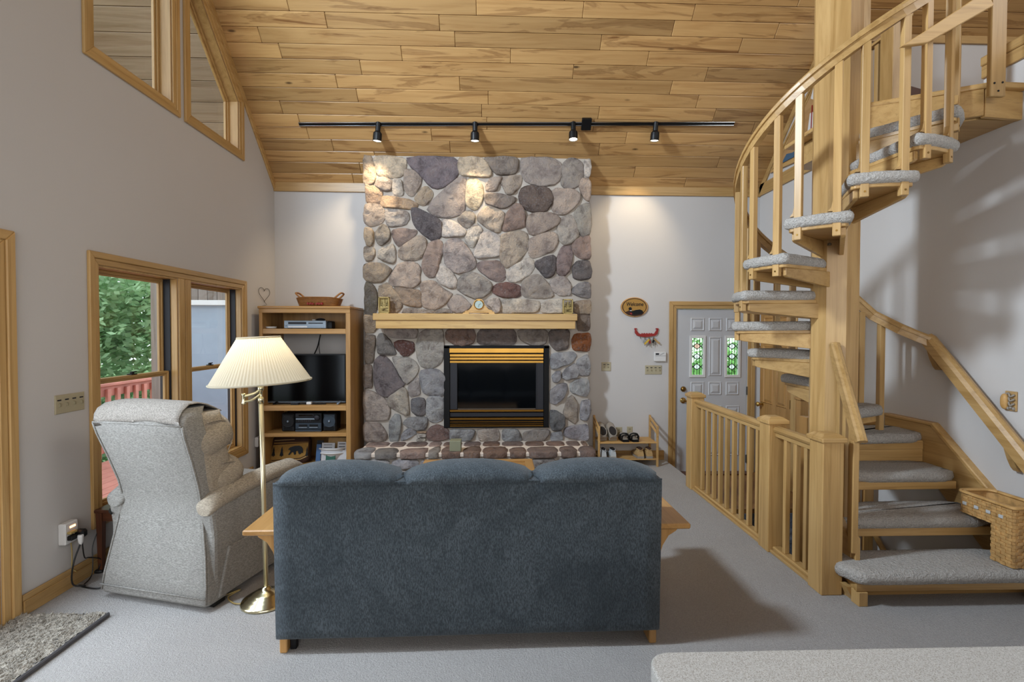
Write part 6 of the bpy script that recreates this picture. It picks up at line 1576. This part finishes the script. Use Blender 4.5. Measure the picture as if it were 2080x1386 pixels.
def switch_plate(lo, hi, n, P, label, odd=0):
    """P(a, b, d): wall coordinates to space"""
    r = emp('switch_plate', P((lo[0] + hi[0]) / 2, lo[1], 0), label, 'light switch')
    bm = new(); loft(bm, [[P(*q, d) for q in offset_poly(rect(*lo, *hi), i)] for i, d in ((0, 0), (0, .004), (.004, .007))]); obj('plate', bm, M['ivory'], r)
    for k in range(n):
        a = lo[0] + (hi[0] - lo[0]) * (k + .5) / n if n > 2 else lo[0] + (hi[0] - lo[0]) * (.3 + .4 * k); b = (lo[1] + hi[1]) / 2
        bm = new(); loft(bm, [[P(a + u * .006 * s, b - .004 + v * .012 * s, d) for u, v in ((-1, -1), (1, -1), (1, 1), (-1, 1))] for s, d in ((1, .006), (.7, .016))]); obj('toggle', bm, M['ivory_dark'], r)
        bm = new(); loft(bm, [[P(a + u * .013, b + .026 + v * .004, d) for u, v in ((-1, -1), (1, -1), (1, 1), (-1, 1))] for d in (.006, .0085)]); obj('label_strip', bm, M['charcoal'], r)
    return r
PB = lambda a, b, d: Vector((a, YB - d, b))
p, q = cw(158, 1197), cw(298, 1065); switch_plate((p.x, p.z), (q.x, q.z), 2, PB, 'ivory double light switch right of the fireplace')
p, q = cw(803, 1245), cw(1050, 1112); switch_plate((p.x, p.z), (q.x, q.z), 4, PB, 'ivory four gang light switch under the thermostat')
p, q = onX(110, 842, XL), onX(170, 797, XL); zz0, zz1 = (onX(110, 842, XL).z + onX(170, 833, XL).z) / 2, (onX(110, 803, XL).z + onX(170, 797, XL).z) / 2
switch_plate((onX(110, 820, XL).y, zz0), (onX(170, 815, XL).y, zz1), 4, lambda a, b, d: Vector((XL + d, a, b)), 'ivory four gang light switch on the left wall by the patio door')
def outlet(lo, hi, P, label, mat='ivory'):
    r = emp('wall_outlet', P((lo[0] + hi[0]) / 2, lo[1], 0), label, 'outlet')
    bm = new(); loft(bm, [[P(*q, d) for q in offset_poly(rect(*lo, *hi), i)] for i, d in ((0, 0), (0, .004), (.004, .007))]); obj('plate', bm, M[mat], r)
    for s in (.3, .7):
        b = lo[1] + (hi[1] - lo[1]) * s; a = (lo[0] + hi[0]) / 2; bm = new(); loft(bm, [[P(a + .014 * math.cos(k * PI / 6), b + .013 * math.sin(k * PI / 6), d) for k in range(12)] for d in (.006, .009)]); obj('socket', bm, M['ivory_dark'], r)
def cs2(x, y, Y=YB): return onY(1200 + x / 12.6, 850 + y / 12.6, Y)
for x0, x1, y0, y1, lb_ in ((260, 410, 220, 370, 'ivory outlet behind the grey shoes on the rack'), (640, 800, 225, 380, 'ivory outlet behind the middle of the shoe rack'), (925, 1065, 210, 370, 'ivory jack plate behind the black sandals')):
    p, q = cs2(x0, y1), cs2(x1, y0); outlet((p.x, p.z - .03), (q.x, q.z), PB, lb_)

# shoe rack
RY0, RY1 = 5.66, 5.97
def rk_(x, y, Y=RY0): return cs2(x, y, Y)
xa, xb = rk_(215, 700).x, rk_(1715, 700).x
za, zbt = rk_(900, 620).z, rk_(900, 1045).z
rkx = emp('shoe_rack', ((xa + xb) / 2, (RY0 + RY1) / 2, 0), 'small two shelf pine shoe rack beside the entry', 'shoe rack')
for x in (xa, xb):
    for y in (RY0, RY1 - .025):
        bm = new(); box(bm, (x - .012, y, 0), (x + .012, y + .025, za + (.19 if y < RY0 + .1 else .27)), .003); obj('post', bm, M['pine_y'], rkx)
    for z0 in (za + .10, za + .17): bm = new(); bar(bm, (x, RY0 + .02, z0), (x, RY1 - .02, z0 + .07), .016, .028, bev=.002); obj('end_rail', bm, M['pine_y'], rkx)
for z, nm in ((za, 'upper'), (zbt, 'lower')):
    for k in range(5):
        y = RY0 + .005 + k * .061; bm = new(); box(bm, (xa + .01, y, z - .016), (xb - .01, y + .055, z), .003); obj('shelf_slat', bm, M['pine'], rkx)
def shoe(cx, y0, z, wd, L, hh, up, sole_m, lining, label, cat, face=1, kind='sneaker', tip=0):
    """face=1: heel towards the viewer"""
    r = emp('shoe' if cat == 'shoe' else 'sandal', (cx, y0 + L / 2, z), label, cat, 'shoes on the rack')
    n = 14; N = 16; rings = []; soles = []
    def wdt(t): return wd / 2 * (.72 + .28 * math.sin(PI * min(1, t * 1.05)) if t < .9 else .72 * math.sqrt(max(0, 1 - ((t - .9) / .1) ** 2)) + .1)
    Y = lambda t: y0 + L * t if face > 0 else y0 + L * (1 - t)
    T = lambda p: p
    bm = new()
    for k in range(n + 1):
        t = k / n; w_ = max(wdt(t), .006); e = .0 if 0 < t < 1 else .006
        soles.append([Vector((cx + w_ * 1.04 * a, Y(t), z + b)) for a, b in ((-1, .002), (-.9, 0), (.9, 0), (1, .002), (1, .022 + .006 * (1 - t)), (-1, .022 + .006 * (1 - t)))])
    loft(bm, soles); obj('sole', bm, M[sole_m], r)
    if kind == 'sandal':
        bm = new(); superell(bm, (cx, Y(.62), z + .045), (wd / 2 * .98, L * .22, .04), e1=.9, e2=.8); obj('upper', bm, M[up], r, smooth=True)
        for t, h_ in ((.10, .085), (.34, .09)):
            bm = new(); tube(bm, spline([(cx - wdt(t) - .002, Y(t + .06), z + .02), (cx - wdt(t) * .95, Y(t), z + h_ * .8), (cx, Y(t - .05), z + h_), (cx + wdt(t) * .95, Y(t), z + h_ * .8), (cx + wdt(t) + .002, Y(t + .06), z + .02)], 4), .009, 6); obj('strap', bm, M['black'], r, smooth=True)
        bm = new(); superell(bm, (cx, Y(.3), z + .028), (wd / 2 * .8, L * .24, .008)); obj('footbed', bm, M['shoe_grey'], r, smooth=True)
        return r
    bm = new()
    for k in range(n + 1):
        t = k / n; w_ = max(wdt(t) * .98, .006)
        hgt = hh * (1 - .06 * t / .3) if t < .3 else hh * (.94 - .50 * min(1, (t - .3) / .5)); hgt = hgt if t < .95 else hgt * .8
        if t == 0: hgt *= .9
        rr = []
        for j in range(N):
            a = PI * j / (N - 1); rr.append(Vector((cx + w_ * math.copysign(abs(math.cos(a)) ** .7, math.cos(a)), Y(t) + (.012 * math.sin(a) if t == 0 else 0), z + .020 + (hgt - .02) * max(0, math.sin(a)) ** .8)))
        rings.append(rr)
    loft(bm, rings); obj('upper', bm, M[up], r, smooth=True)
    bm = new(); superell(bm, (cx, Y(.24), z + hh * .93), (wd / 2 * .66, L * .20, .022), e1=.9, e2=.8, nu=16, nv=8); obj('lining', bm, M[lining], r, smooth=True)
    bm = new(); tube(bm, [(cx + wd / 2 * .70 * math.cos(a), Y(.24) + L * .215 * math.sin(a), z + hh * .97 - .012 * abs(math.sin(a)) ** 3) for a in [2 * PI * i / 20 for i in range(21)]], .006, 6); obj('collar', bm, M[up], r, smooth=True)
    if kind == 'sneaker':
        bm = new()
        for i in range(4): tube(bm, [(cx - wd * .22, Y(.5 + .07 * i), z + hh * (.80 - .11 * i)), (cx + wd * .22, Y(.5 + .07 * i), z + hh * (.80 - .11 * i))], .004, 5)
        obj('laces', bm, M['shoe_white'] if up != 'shoe_white' else M['sole'], r)
    return r
def sxx(x): return rk_(x, 600, RY0 + .02).x
ws = lambda a, b: sxx(b) - sxx(a)
y0 = RY0 + .01
def slip(cx, label):
    # slip-on shoe standing tipped up with its dark opening towards the viewer
    r = emp('shoe', (cx, y0, za), label, 'shoe', 'shoes on the rack'); wd = .112
    def P(u, s, h):  # u across, s along sole from heel, h above sole; tilted 40 degrees
        a = math.radians(38); return Vector((cx + u, y0 + .015 + s * math.cos(a) - h * math.sin(a) + .06, za + .004 + s * math.sin(a) + h * math.cos(a)))
    L = .25; n = 12
    def wd_(t): return wd / 2 * (.76 + .24 * math.sin(PI * t)) * (1 if t < .88 else math.sqrt(max(.08, 1 - ((t - .88) / .13) ** 2)))
    bm = new(); loft(bm, [[P(wd_(k / n) * a, L * k / n, b) for a, b in ((-1, .0), (1, .0), (1, .022), (-1, .022))] for k in range(n + 1)]); obj('sole', bm, M['sole'], r)
    bm = new(); rings = []
    for k in range(n + 1):
        t = k / n; hgt = (.07 if t < .45 else .07 - .022 * (t - .45) / .55); rings.append([P(wd_(t) * .97 * math.copysign(abs(math.cos(a)) ** .6, math.cos(a)), L * t, .02 + (hgt - .02) * max(0, math.sin(a)) ** .7) for a in [PI * j / 13 for j in range(14)]])
    loft(bm, rings); obj('upper', bm, M['shoe_grey'], r, smooth=True)
    bm = new(); n2 = 20; loft(bm, [[P(wd * .40 * s * math.cos(2 * PI * j / n2), .085 + .072 * s * math.sin(2 * PI * j / n2), h) for j in range(n2)] for s, h in ((1, .060), (1, .0735), (.5, .074))]); obj('lining', bm, M['shoe_dark'], r)
    bm = new(); tube(bm, [P(wd * .42 * math.cos(2 * PI * j / 24), .085 + .076 * math.sin(2 * PI * j / 24), .070) for j in range(25)], .007, 6); obj('collar', bm, M['shoe_grey'], r, smooth=True)
    return r
slip(sxx(345), 'grey slip on shoe at the far left on the top of the rack'); slip(sxx(605), 'grey slip on shoe second from the left on the top of the rack')
shoe(sxx(900), y0, za, ws(800, 1005), .25, .08, 'shoe_grey', 'black', 'shoe_dark', 'left black strapped sandal on the top of the rack', 'sandal', kind='sandal')
shoe(sxx(1150), y0, za, ws(1050, 1255), .25, .08, 'shoe_grey', 'black', 'shoe_dark', 'right black strapped sandal on the top of the rack', 'sandal', kind='sandal')
shoe(sxx(345), y0, zbt, ws(265, 430), .27, .105, 'shoe_white', 'sole', 'shoe_dark', 'white sneaker at the far left on the lower shelf', 'shoe')
shoe(sxx(580), y0, zbt, ws(480, 680), .27, .105, 'shoe_white', 'sole', 'shoe_dark', 'white sneaker second from the left on the lower shelf', 'shoe')
shoe(sxx(1280), y0, zbt, ws(1170, 1395), .27, .11, 'leather_tan', 'shoe_grey', 'dark_fabric', 'tan walking shoe left of the pair on the lower shelf', 'shoe')
shoe(sxx(1510), y0, zbt, ws(1405, 1610), .27, .11, 'leather_tan', 'shoe_grey', 'dark_fabric', 'tan walking shoe at the right end of the lower shelf', 'shoe')

# heart of wire on the left wall
wh = emp('wire_heart', onX(537, 600, XL), 'thin wire heart ornament on the left wall above the bookcase', 'ornament')
pts = []
for k in range(33):
    t = 2 * PI * k / 32; hx_ = 16 * math.sin(t) ** 3; hz_ = 13 * math.cos(t) - 5 * math.cos(2 * t) - 2 * math.cos(3 * t) - math.cos(4 * t)
    cc_ = onX(537, 597, XL + .01); pts.append(cc_ + Vector((0, hx_ * .0085, hz_ * .0055)))
bm = new(); tube(bm, pts, .0028, 5); tube(bm, spline([pts[16], pts[16] + Vector((0, .05, -.03)), pts[16] + Vector((0, -.06, -.05)), pts[16] + Vector((0, .03, -.07))], 5), .002, 5); obj('wire', bm, M['hinge'], wh)
p = onX(520, 897, XL); bm = new(); box(bm, (XL, p.y - .05, p.z - .055), (XL + .045, p.y + .05, p.z + .055), .012, 2); tag(obj('white_plug_box', bm, M['white']), 'white plug in box on the left wall beside the bookcase', 'adapter')

# power tap and cords on the left wall
c = onX(130, 1082, XL)
ow = emp('power_tap', (XL, c.y, c.z - .06), 'white plug in power tap with an orange light on the left wall', 'power tap')
bm = new(); box(bm, (XL, c.y - .045, c.z - .065), (XL + .045, c.y + .05, c.z + .065), .006); obj('housing', bm, M['white'], ow)
bm = new(); box(bm, (XL + .044, c.y - .012, c.z + .030), (XL + .048, c.y + .028, c.z + .042), .001); obj('indicator', bm, M['led'], ow)
bm = new(); box(bm, (XL + .043, c.y - .035, c.z - .040), (XL + .075, c.y + .01, c.z - .012), .005); obj('black_plug', bm, M['black'], ow)
bm = new(); box(bm, (XL + .043, c.y + .012, c.z - .045), (XL + .10, c.y + .06, c.z + .005), .012); obj('adapter_block', bm, M['black'], ow)
bm = new(); box(bm, (XL + .044, c.y - .035, c.z - .002), (XL + .07, c.y + .015, c.z + .014), .004); obj('tan_plug', bm, M['cord_tan'], ow)
bm = new(); lathe(bm, [(.014, 0), (.016, .01), (.012, .045), (.006, .06)], (XL + .09, c.y + .01, c.z - .02), (0, 0, -1), 10); obj('white_plug', bm, M['white'], ow)
e1 = onZ(215, 1192, .006); e2 = onZ(200, 1160, .012)
bm = new(); tube(bm, spline([(XL + .09, c.y + .01, c.z - .07), (XL + .085, c.y - .04, c.z - .18), (XL + .08, c.y - .04, c.z - .30), (XL + .12, c.y + .0, .02), onZ(160, 1190, .006), onZ(190, 1196, .006), e1, e1 + Vector((.08, .1, 0))], 7), .0045, 6); obj('black_cord', bm, M['cord'], ow, smooth=True)
bm = new(); tube(bm, spline([(XL + .09, c.y + .02, c.z - .06), (XL + .07, c.y + .06, c.z - .18), (XL + .05, c.y + .12, .14), (XL + .06, c.y + .20, .09), e2, e2 + Vector((-.06, .2, .03))], 7), .0035, 6); superell(bm, e2, (.035, .022, .012)); obj('thin_cord', bm, M['cord'], ow, smooth=True)
bm = new(); tube(bm, spline([(XL + .03, c.y + .0, c.z + .0), (XL + .028, c.y + .02, c.z - .12), (XL + .02, c.y + .03, .12), (XL + .035, c.y + .04, .09)], 6), .0035, 6); obj('tan_cord', bm, M['cord_tan'], ow, smooth=True)

# shag mat at the patio door
ra, rb = onZ(211, 1246, .02), onZ(40, 1384, .02)
rg = emp('door_mat', (-2.4, 2.0, 0), 'grey shag door mat in front of the patio door', 'rug')
bm = new(); nx_, ny_ = 40, 90; x0, x1_, yA, yB = XL + .03, (ra.x + rb.x) / 2, 1.15, ra.y
g = [[bm.verts.new((x0 + (x1_ - x0) * i / nx_, yA + (yB - yA) * j / ny_, .024 + random.uniform(-.008, .008))) for j in range(ny_ + 1)] for i in range(nx_ + 1)]
for i in range(nx_):
    for j in range(ny_): bm.faces.new((g[i][j], g[i + 1][j], g[i + 1][j + 1], g[i][j + 1]))
tufts = random.Random(4)
for i in range(9000):
    x, y = tufts.uniform(x0, x1_ - .01), tufts.uniform(yA, yB); a = tufts.uniform(0, 2 * PI); l_ = tufts.uniform(.012, .026)
    d = Vector((math.cos(a), math.sin(a), 0)); s_ = Vector((-d.y, d.x, 0)) * .0028; p = Vector((x, y, .02)); q = p + d * l_ + Vector((0, 0, tufts.uniform(.006, .018)))
    bm.faces.new([bm.verts.new(v) for v in (p - s_, p + s_, q)])
o = obj('pile', bm, M['rug'], rg); o['kind'] = 'stuff'
bm = new(); box(bm, (x0, yA, .001), (x1_, yB, .018)); box(bm, (x1_ - .004, yA, .001), (x1_ + .012, yB + .004, .026), .006); obj('binding', bm, M['rug_edge'], rg)

# coffee table hidden behind the sofa, its far corner showing
tq = onY(1081, 932, 4.35)
ct = emp('coffee_table', (tq.x - .45, 4.05, 0), 'light oak coffee table just showing above the sofa back', 'table')
TX0, TX1, TY0, TY1, TZ = tq.x - .95, tq.x, 3.80, 4.35, tq.z
for lo, hi, a in (((TX0, TY1 - .07, TZ - .03), (TX1, TY1, TZ), 'x'), ((TX0, TY0, TZ - .03), (TX1, TY0 + .07, TZ), 'x'), ((TX1 - .07, TY0 + .07, TZ - .03), (TX1, TY1 - .07, TZ), 'y'), ((TX0, TY0 + .07, TZ - .03), (TX0 + .07, TY1 - .07, TZ), 'y')):
    bm = new(); box(bm, lo, hi, .004); obj('top_frame', bm, M['case_' + a], ct)
bm = new(); box(bm, (TX0 + .07, TY0 + .07, TZ - .028), (TX1 - .07, TY1 - .07, TZ - .012)); obj('top_panel', bm, M['case_x'], ct)
for x in (TX0 + .01, TX1 - .06):
    for y in (TY0 + .01, TY1 - .06): bm = new(); box(bm, (x, y, 0), (x + .05, y + .05, TZ - .03), .004); obj('leg', bm, M['case_z'], ct)

# kitchen counter corner
kc = emp('kitchen_counter', (1.4, .5, 0), 'speckled beige laminate counter corner at the lower right', 'counter')
KZ = .93
pA, pB = onZ(1338, 1345, KZ), onZ(2080, 1310, KZ); pm = onZ(1420, 1322, KZ)
yk = pm.y; xk = onZ(1339, 1386, KZ).x; slope = (pB.y - pm.y) / (pB.x - pm.x)
r_ = .045; out = [(xk, -.1)]
for k in range(7):
    a = PI - PI / 2 * k / 6; out.append((xk + r_ + r_ * math.cos(a), yk - r_ + r_ * math.sin(a)))
out += [(3.1, yk + slope * (3.1 - pm.x)), (3.1, -.1)]
bm = new(); prism(bm, [(x, y, KZ - .04) for x, y in out], (0, 0, .04), .010, 3); obj('counter_top', bm, M['laminate'], kc)
bm = new(); box(bm, (xk + .05, .0, .08), (3.05, yk - .05, KZ - .04)); obj('cabinet', bm, M['case_z'], kc)
bm = new(); box(bm, (xk + .09, .04, 0), (3.05, yk - .09, .08)); obj('plinth', bm, M['black_matte'], kc)
for i in range(3): bm = new(); box(bm, (xk + .10 + i * .85, yk - .052, .14), (xk + .90 + i * .85, yk - .035, .84), .004); obj('panel', bm, M['case_z'], kc)

# stair basket on the lowest steps
SB0 = 2.985; by0, by1, bym = 2.865, 3.22, 2.985; z1_, z2_ = RS * 1 + .006, RS * 2 + .006
sbk = emp('stair_basket', (3.1, 2.95, z1_), 'woven splint stair basket stepped to sit on the two lowest steps', 'basket')
bxw = .215; by_n = 2.60
def rimz(y): return .545 + .06 * (y - by0) / .3
foot = onZ(2055, 1156, RS + .004); SBX = foot.x; ynear = foot.y
# plan outline: rounded rectangle x SBX..SBX+bxw, y ynear..ynear+.36
yf = ynear + .34; step_y = ynear + .125
cor = .05
def plan(n=64):
    pts_ = []
    cx0, cx1, cy0, cy1 = SBX, SBX + bxw, ynear, yf
    for (cx, cy, a0) in ((cx1 - cor, cy1 - cor, 0), (cx0 + cor, cy1 - cor, 90), (cx0 + .012, cy0 + .012, 180), (cx1 - .012, cy0 + .012, 270)):
        rr = cor if a0 < 180 else .012
        for k in range(5):
            a = math.radians(a0 + 22.5 * k); pts_.append(Vector((cx + rr * math.cos(a), cy + rr * math.sin(a))))
    q = []; L = [(pts_[(i + 1) % len(pts_)] - pts_[i]).length for i in range(len(pts_))]; T = sum(L); i = 0; acc = 0
    for k in range(n):
        t = T * k / n
        while acc + L[i] < t: acc += L[i]; i += 1
        q.append(pts_[i].lerp(pts_[(i + 1) % len(pts_)], (t - acc) / L[i]))
    return q
pl_ = plan(72); cen = Vector((SBX + bxw / 2, (ynear + yf) / 2))
RZ = .56
def zlow(p): return z1_ if p.y < step_y else z2_ + .01
rows = 18; bm = new(); body = new()
for k in range(72):
    p, q = pl_[k], pl_[(k + 1) % 72]; zl = max(zlow(p), zlow(q))
    for r in range(rows):
        z0 = z1_ + (RZ - z1_) * r / rows; z1v = z1_ + (RZ - z1_) * (r + 1) / rows
        if z1v < zl + .004: continue
        z0 = max(z0, zl)
        o_ = .0055 if (k // 2 + r) % 2 else .001
        nrm_ = Vector(((q - p).y, -(q - p).x)).normalized() * (1 if Vector(((q - p).y, -(q - p).x)).dot(p - cen) > 0 else -1)
        m_ = (p + q) / 2
        a_3 = [Vector((*(v + nrm_ * (o_ if s else o_ - .0)), z)) for v, s in ((p, 1), (q, 1)) for z in (z0 + .001, z1v - .001)]
        b_3 = [Vector((*(v - nrm_ * .006), z)) for v in (p, q) for z in (z0, z1v)]
        va = [bm.verts.new(v) for v in a_3]; vb = [bm.verts.new(v) for v in b_3]
        bm.faces.new((va[0], va[2], va[3], va[1])); bm.faces.new((vb[0], vb[1], vb[3], vb[2]))
        for i, j in ((0, 2), (2, 3), (3, 1), (1, 0)): bm.faces.new((va[i], va[j], vb[j], vb[i]))
o = obj('woven_wall', bm, M['wicker'], sbk); o['kind'] = 'stuff'
bm = new()
for off_, zz in ((.008, RZ + .004), (-.008, RZ + .004)):
    ring = [Vector((*(cen + (p - cen) * (1 + off_ / .15)), zz)) for p in pl_]; tube(bm, ring + [ring[0]], .009, 6)
obj('rim', bm, M['pine'], sbk, smooth=True)
bm = new(); box(bm, (SBX + .006, ynear + .006, z1_), (SBX + bxw - .006, step_y, z1_ + .006)); box(bm, (SBX + .006, step_y, z2_ + .010), (SBX + bxw - .006, yf - .01, z2_ + .016)); box(bm, (SBX + .004, step_y - .006, z1_), (SBX + bxw - .004, step_y, z2_ + .016)); obj('bottom', bm, M['wicker'], sbk)
bm = new()
for k in range(4):
    y = ynear + .05 + .075 * k; box(bm, (SBX - .009, y, RZ - .075), (SBX + .0, y + .026, RZ - .055), .002)
obj('pale_splint', bm, M['shoe_white'], sbk)

# carved ornament on the right wall
c = onX(2056, 815, XR)
wo = emp('carved_wall_ornament', c, 'small carved ornate wall ornament above the right handrail', 'ornament')
hz = .062; hy = .035
bm = new(); box(bm, (XR - .012, c.y - hy, c.z - hz), (XR, c.y + hy, c.z + hz), .003); obj('back_plate', bm, M['leather_tan'], wo)
bm = new(); superell(bm, (XR - .02, c.y + .025, c.z - .005), (.022, .022, .05), e1=.8, e2=.8); obj('scroll', bm, M['pine'], wo, smooth=True)
bm = new()
for i in range(3):
    z = c.z + hz * (.7 - .45 * i); tube(bm, spline([(XR - .018, c.y - hy * .85, z), (XR - .026, c.y - hy * .3, z - .014), (XR - .018, c.y + hy * .2, z + .006), (XR - .022, c.y + hy * .7, z - .01)], 4), .006, 6)
for i in range(4): superell(bm, (XR - .016, c.y - hy * .7 + .016 * i, c.z - hz * .75 + .006 * (i % 2)), (.012, .008, .012), e1=1, e2=1, nu=8, nv=6)
obj('carving', bm, M['shoe_grey'], wo, smooth=True)
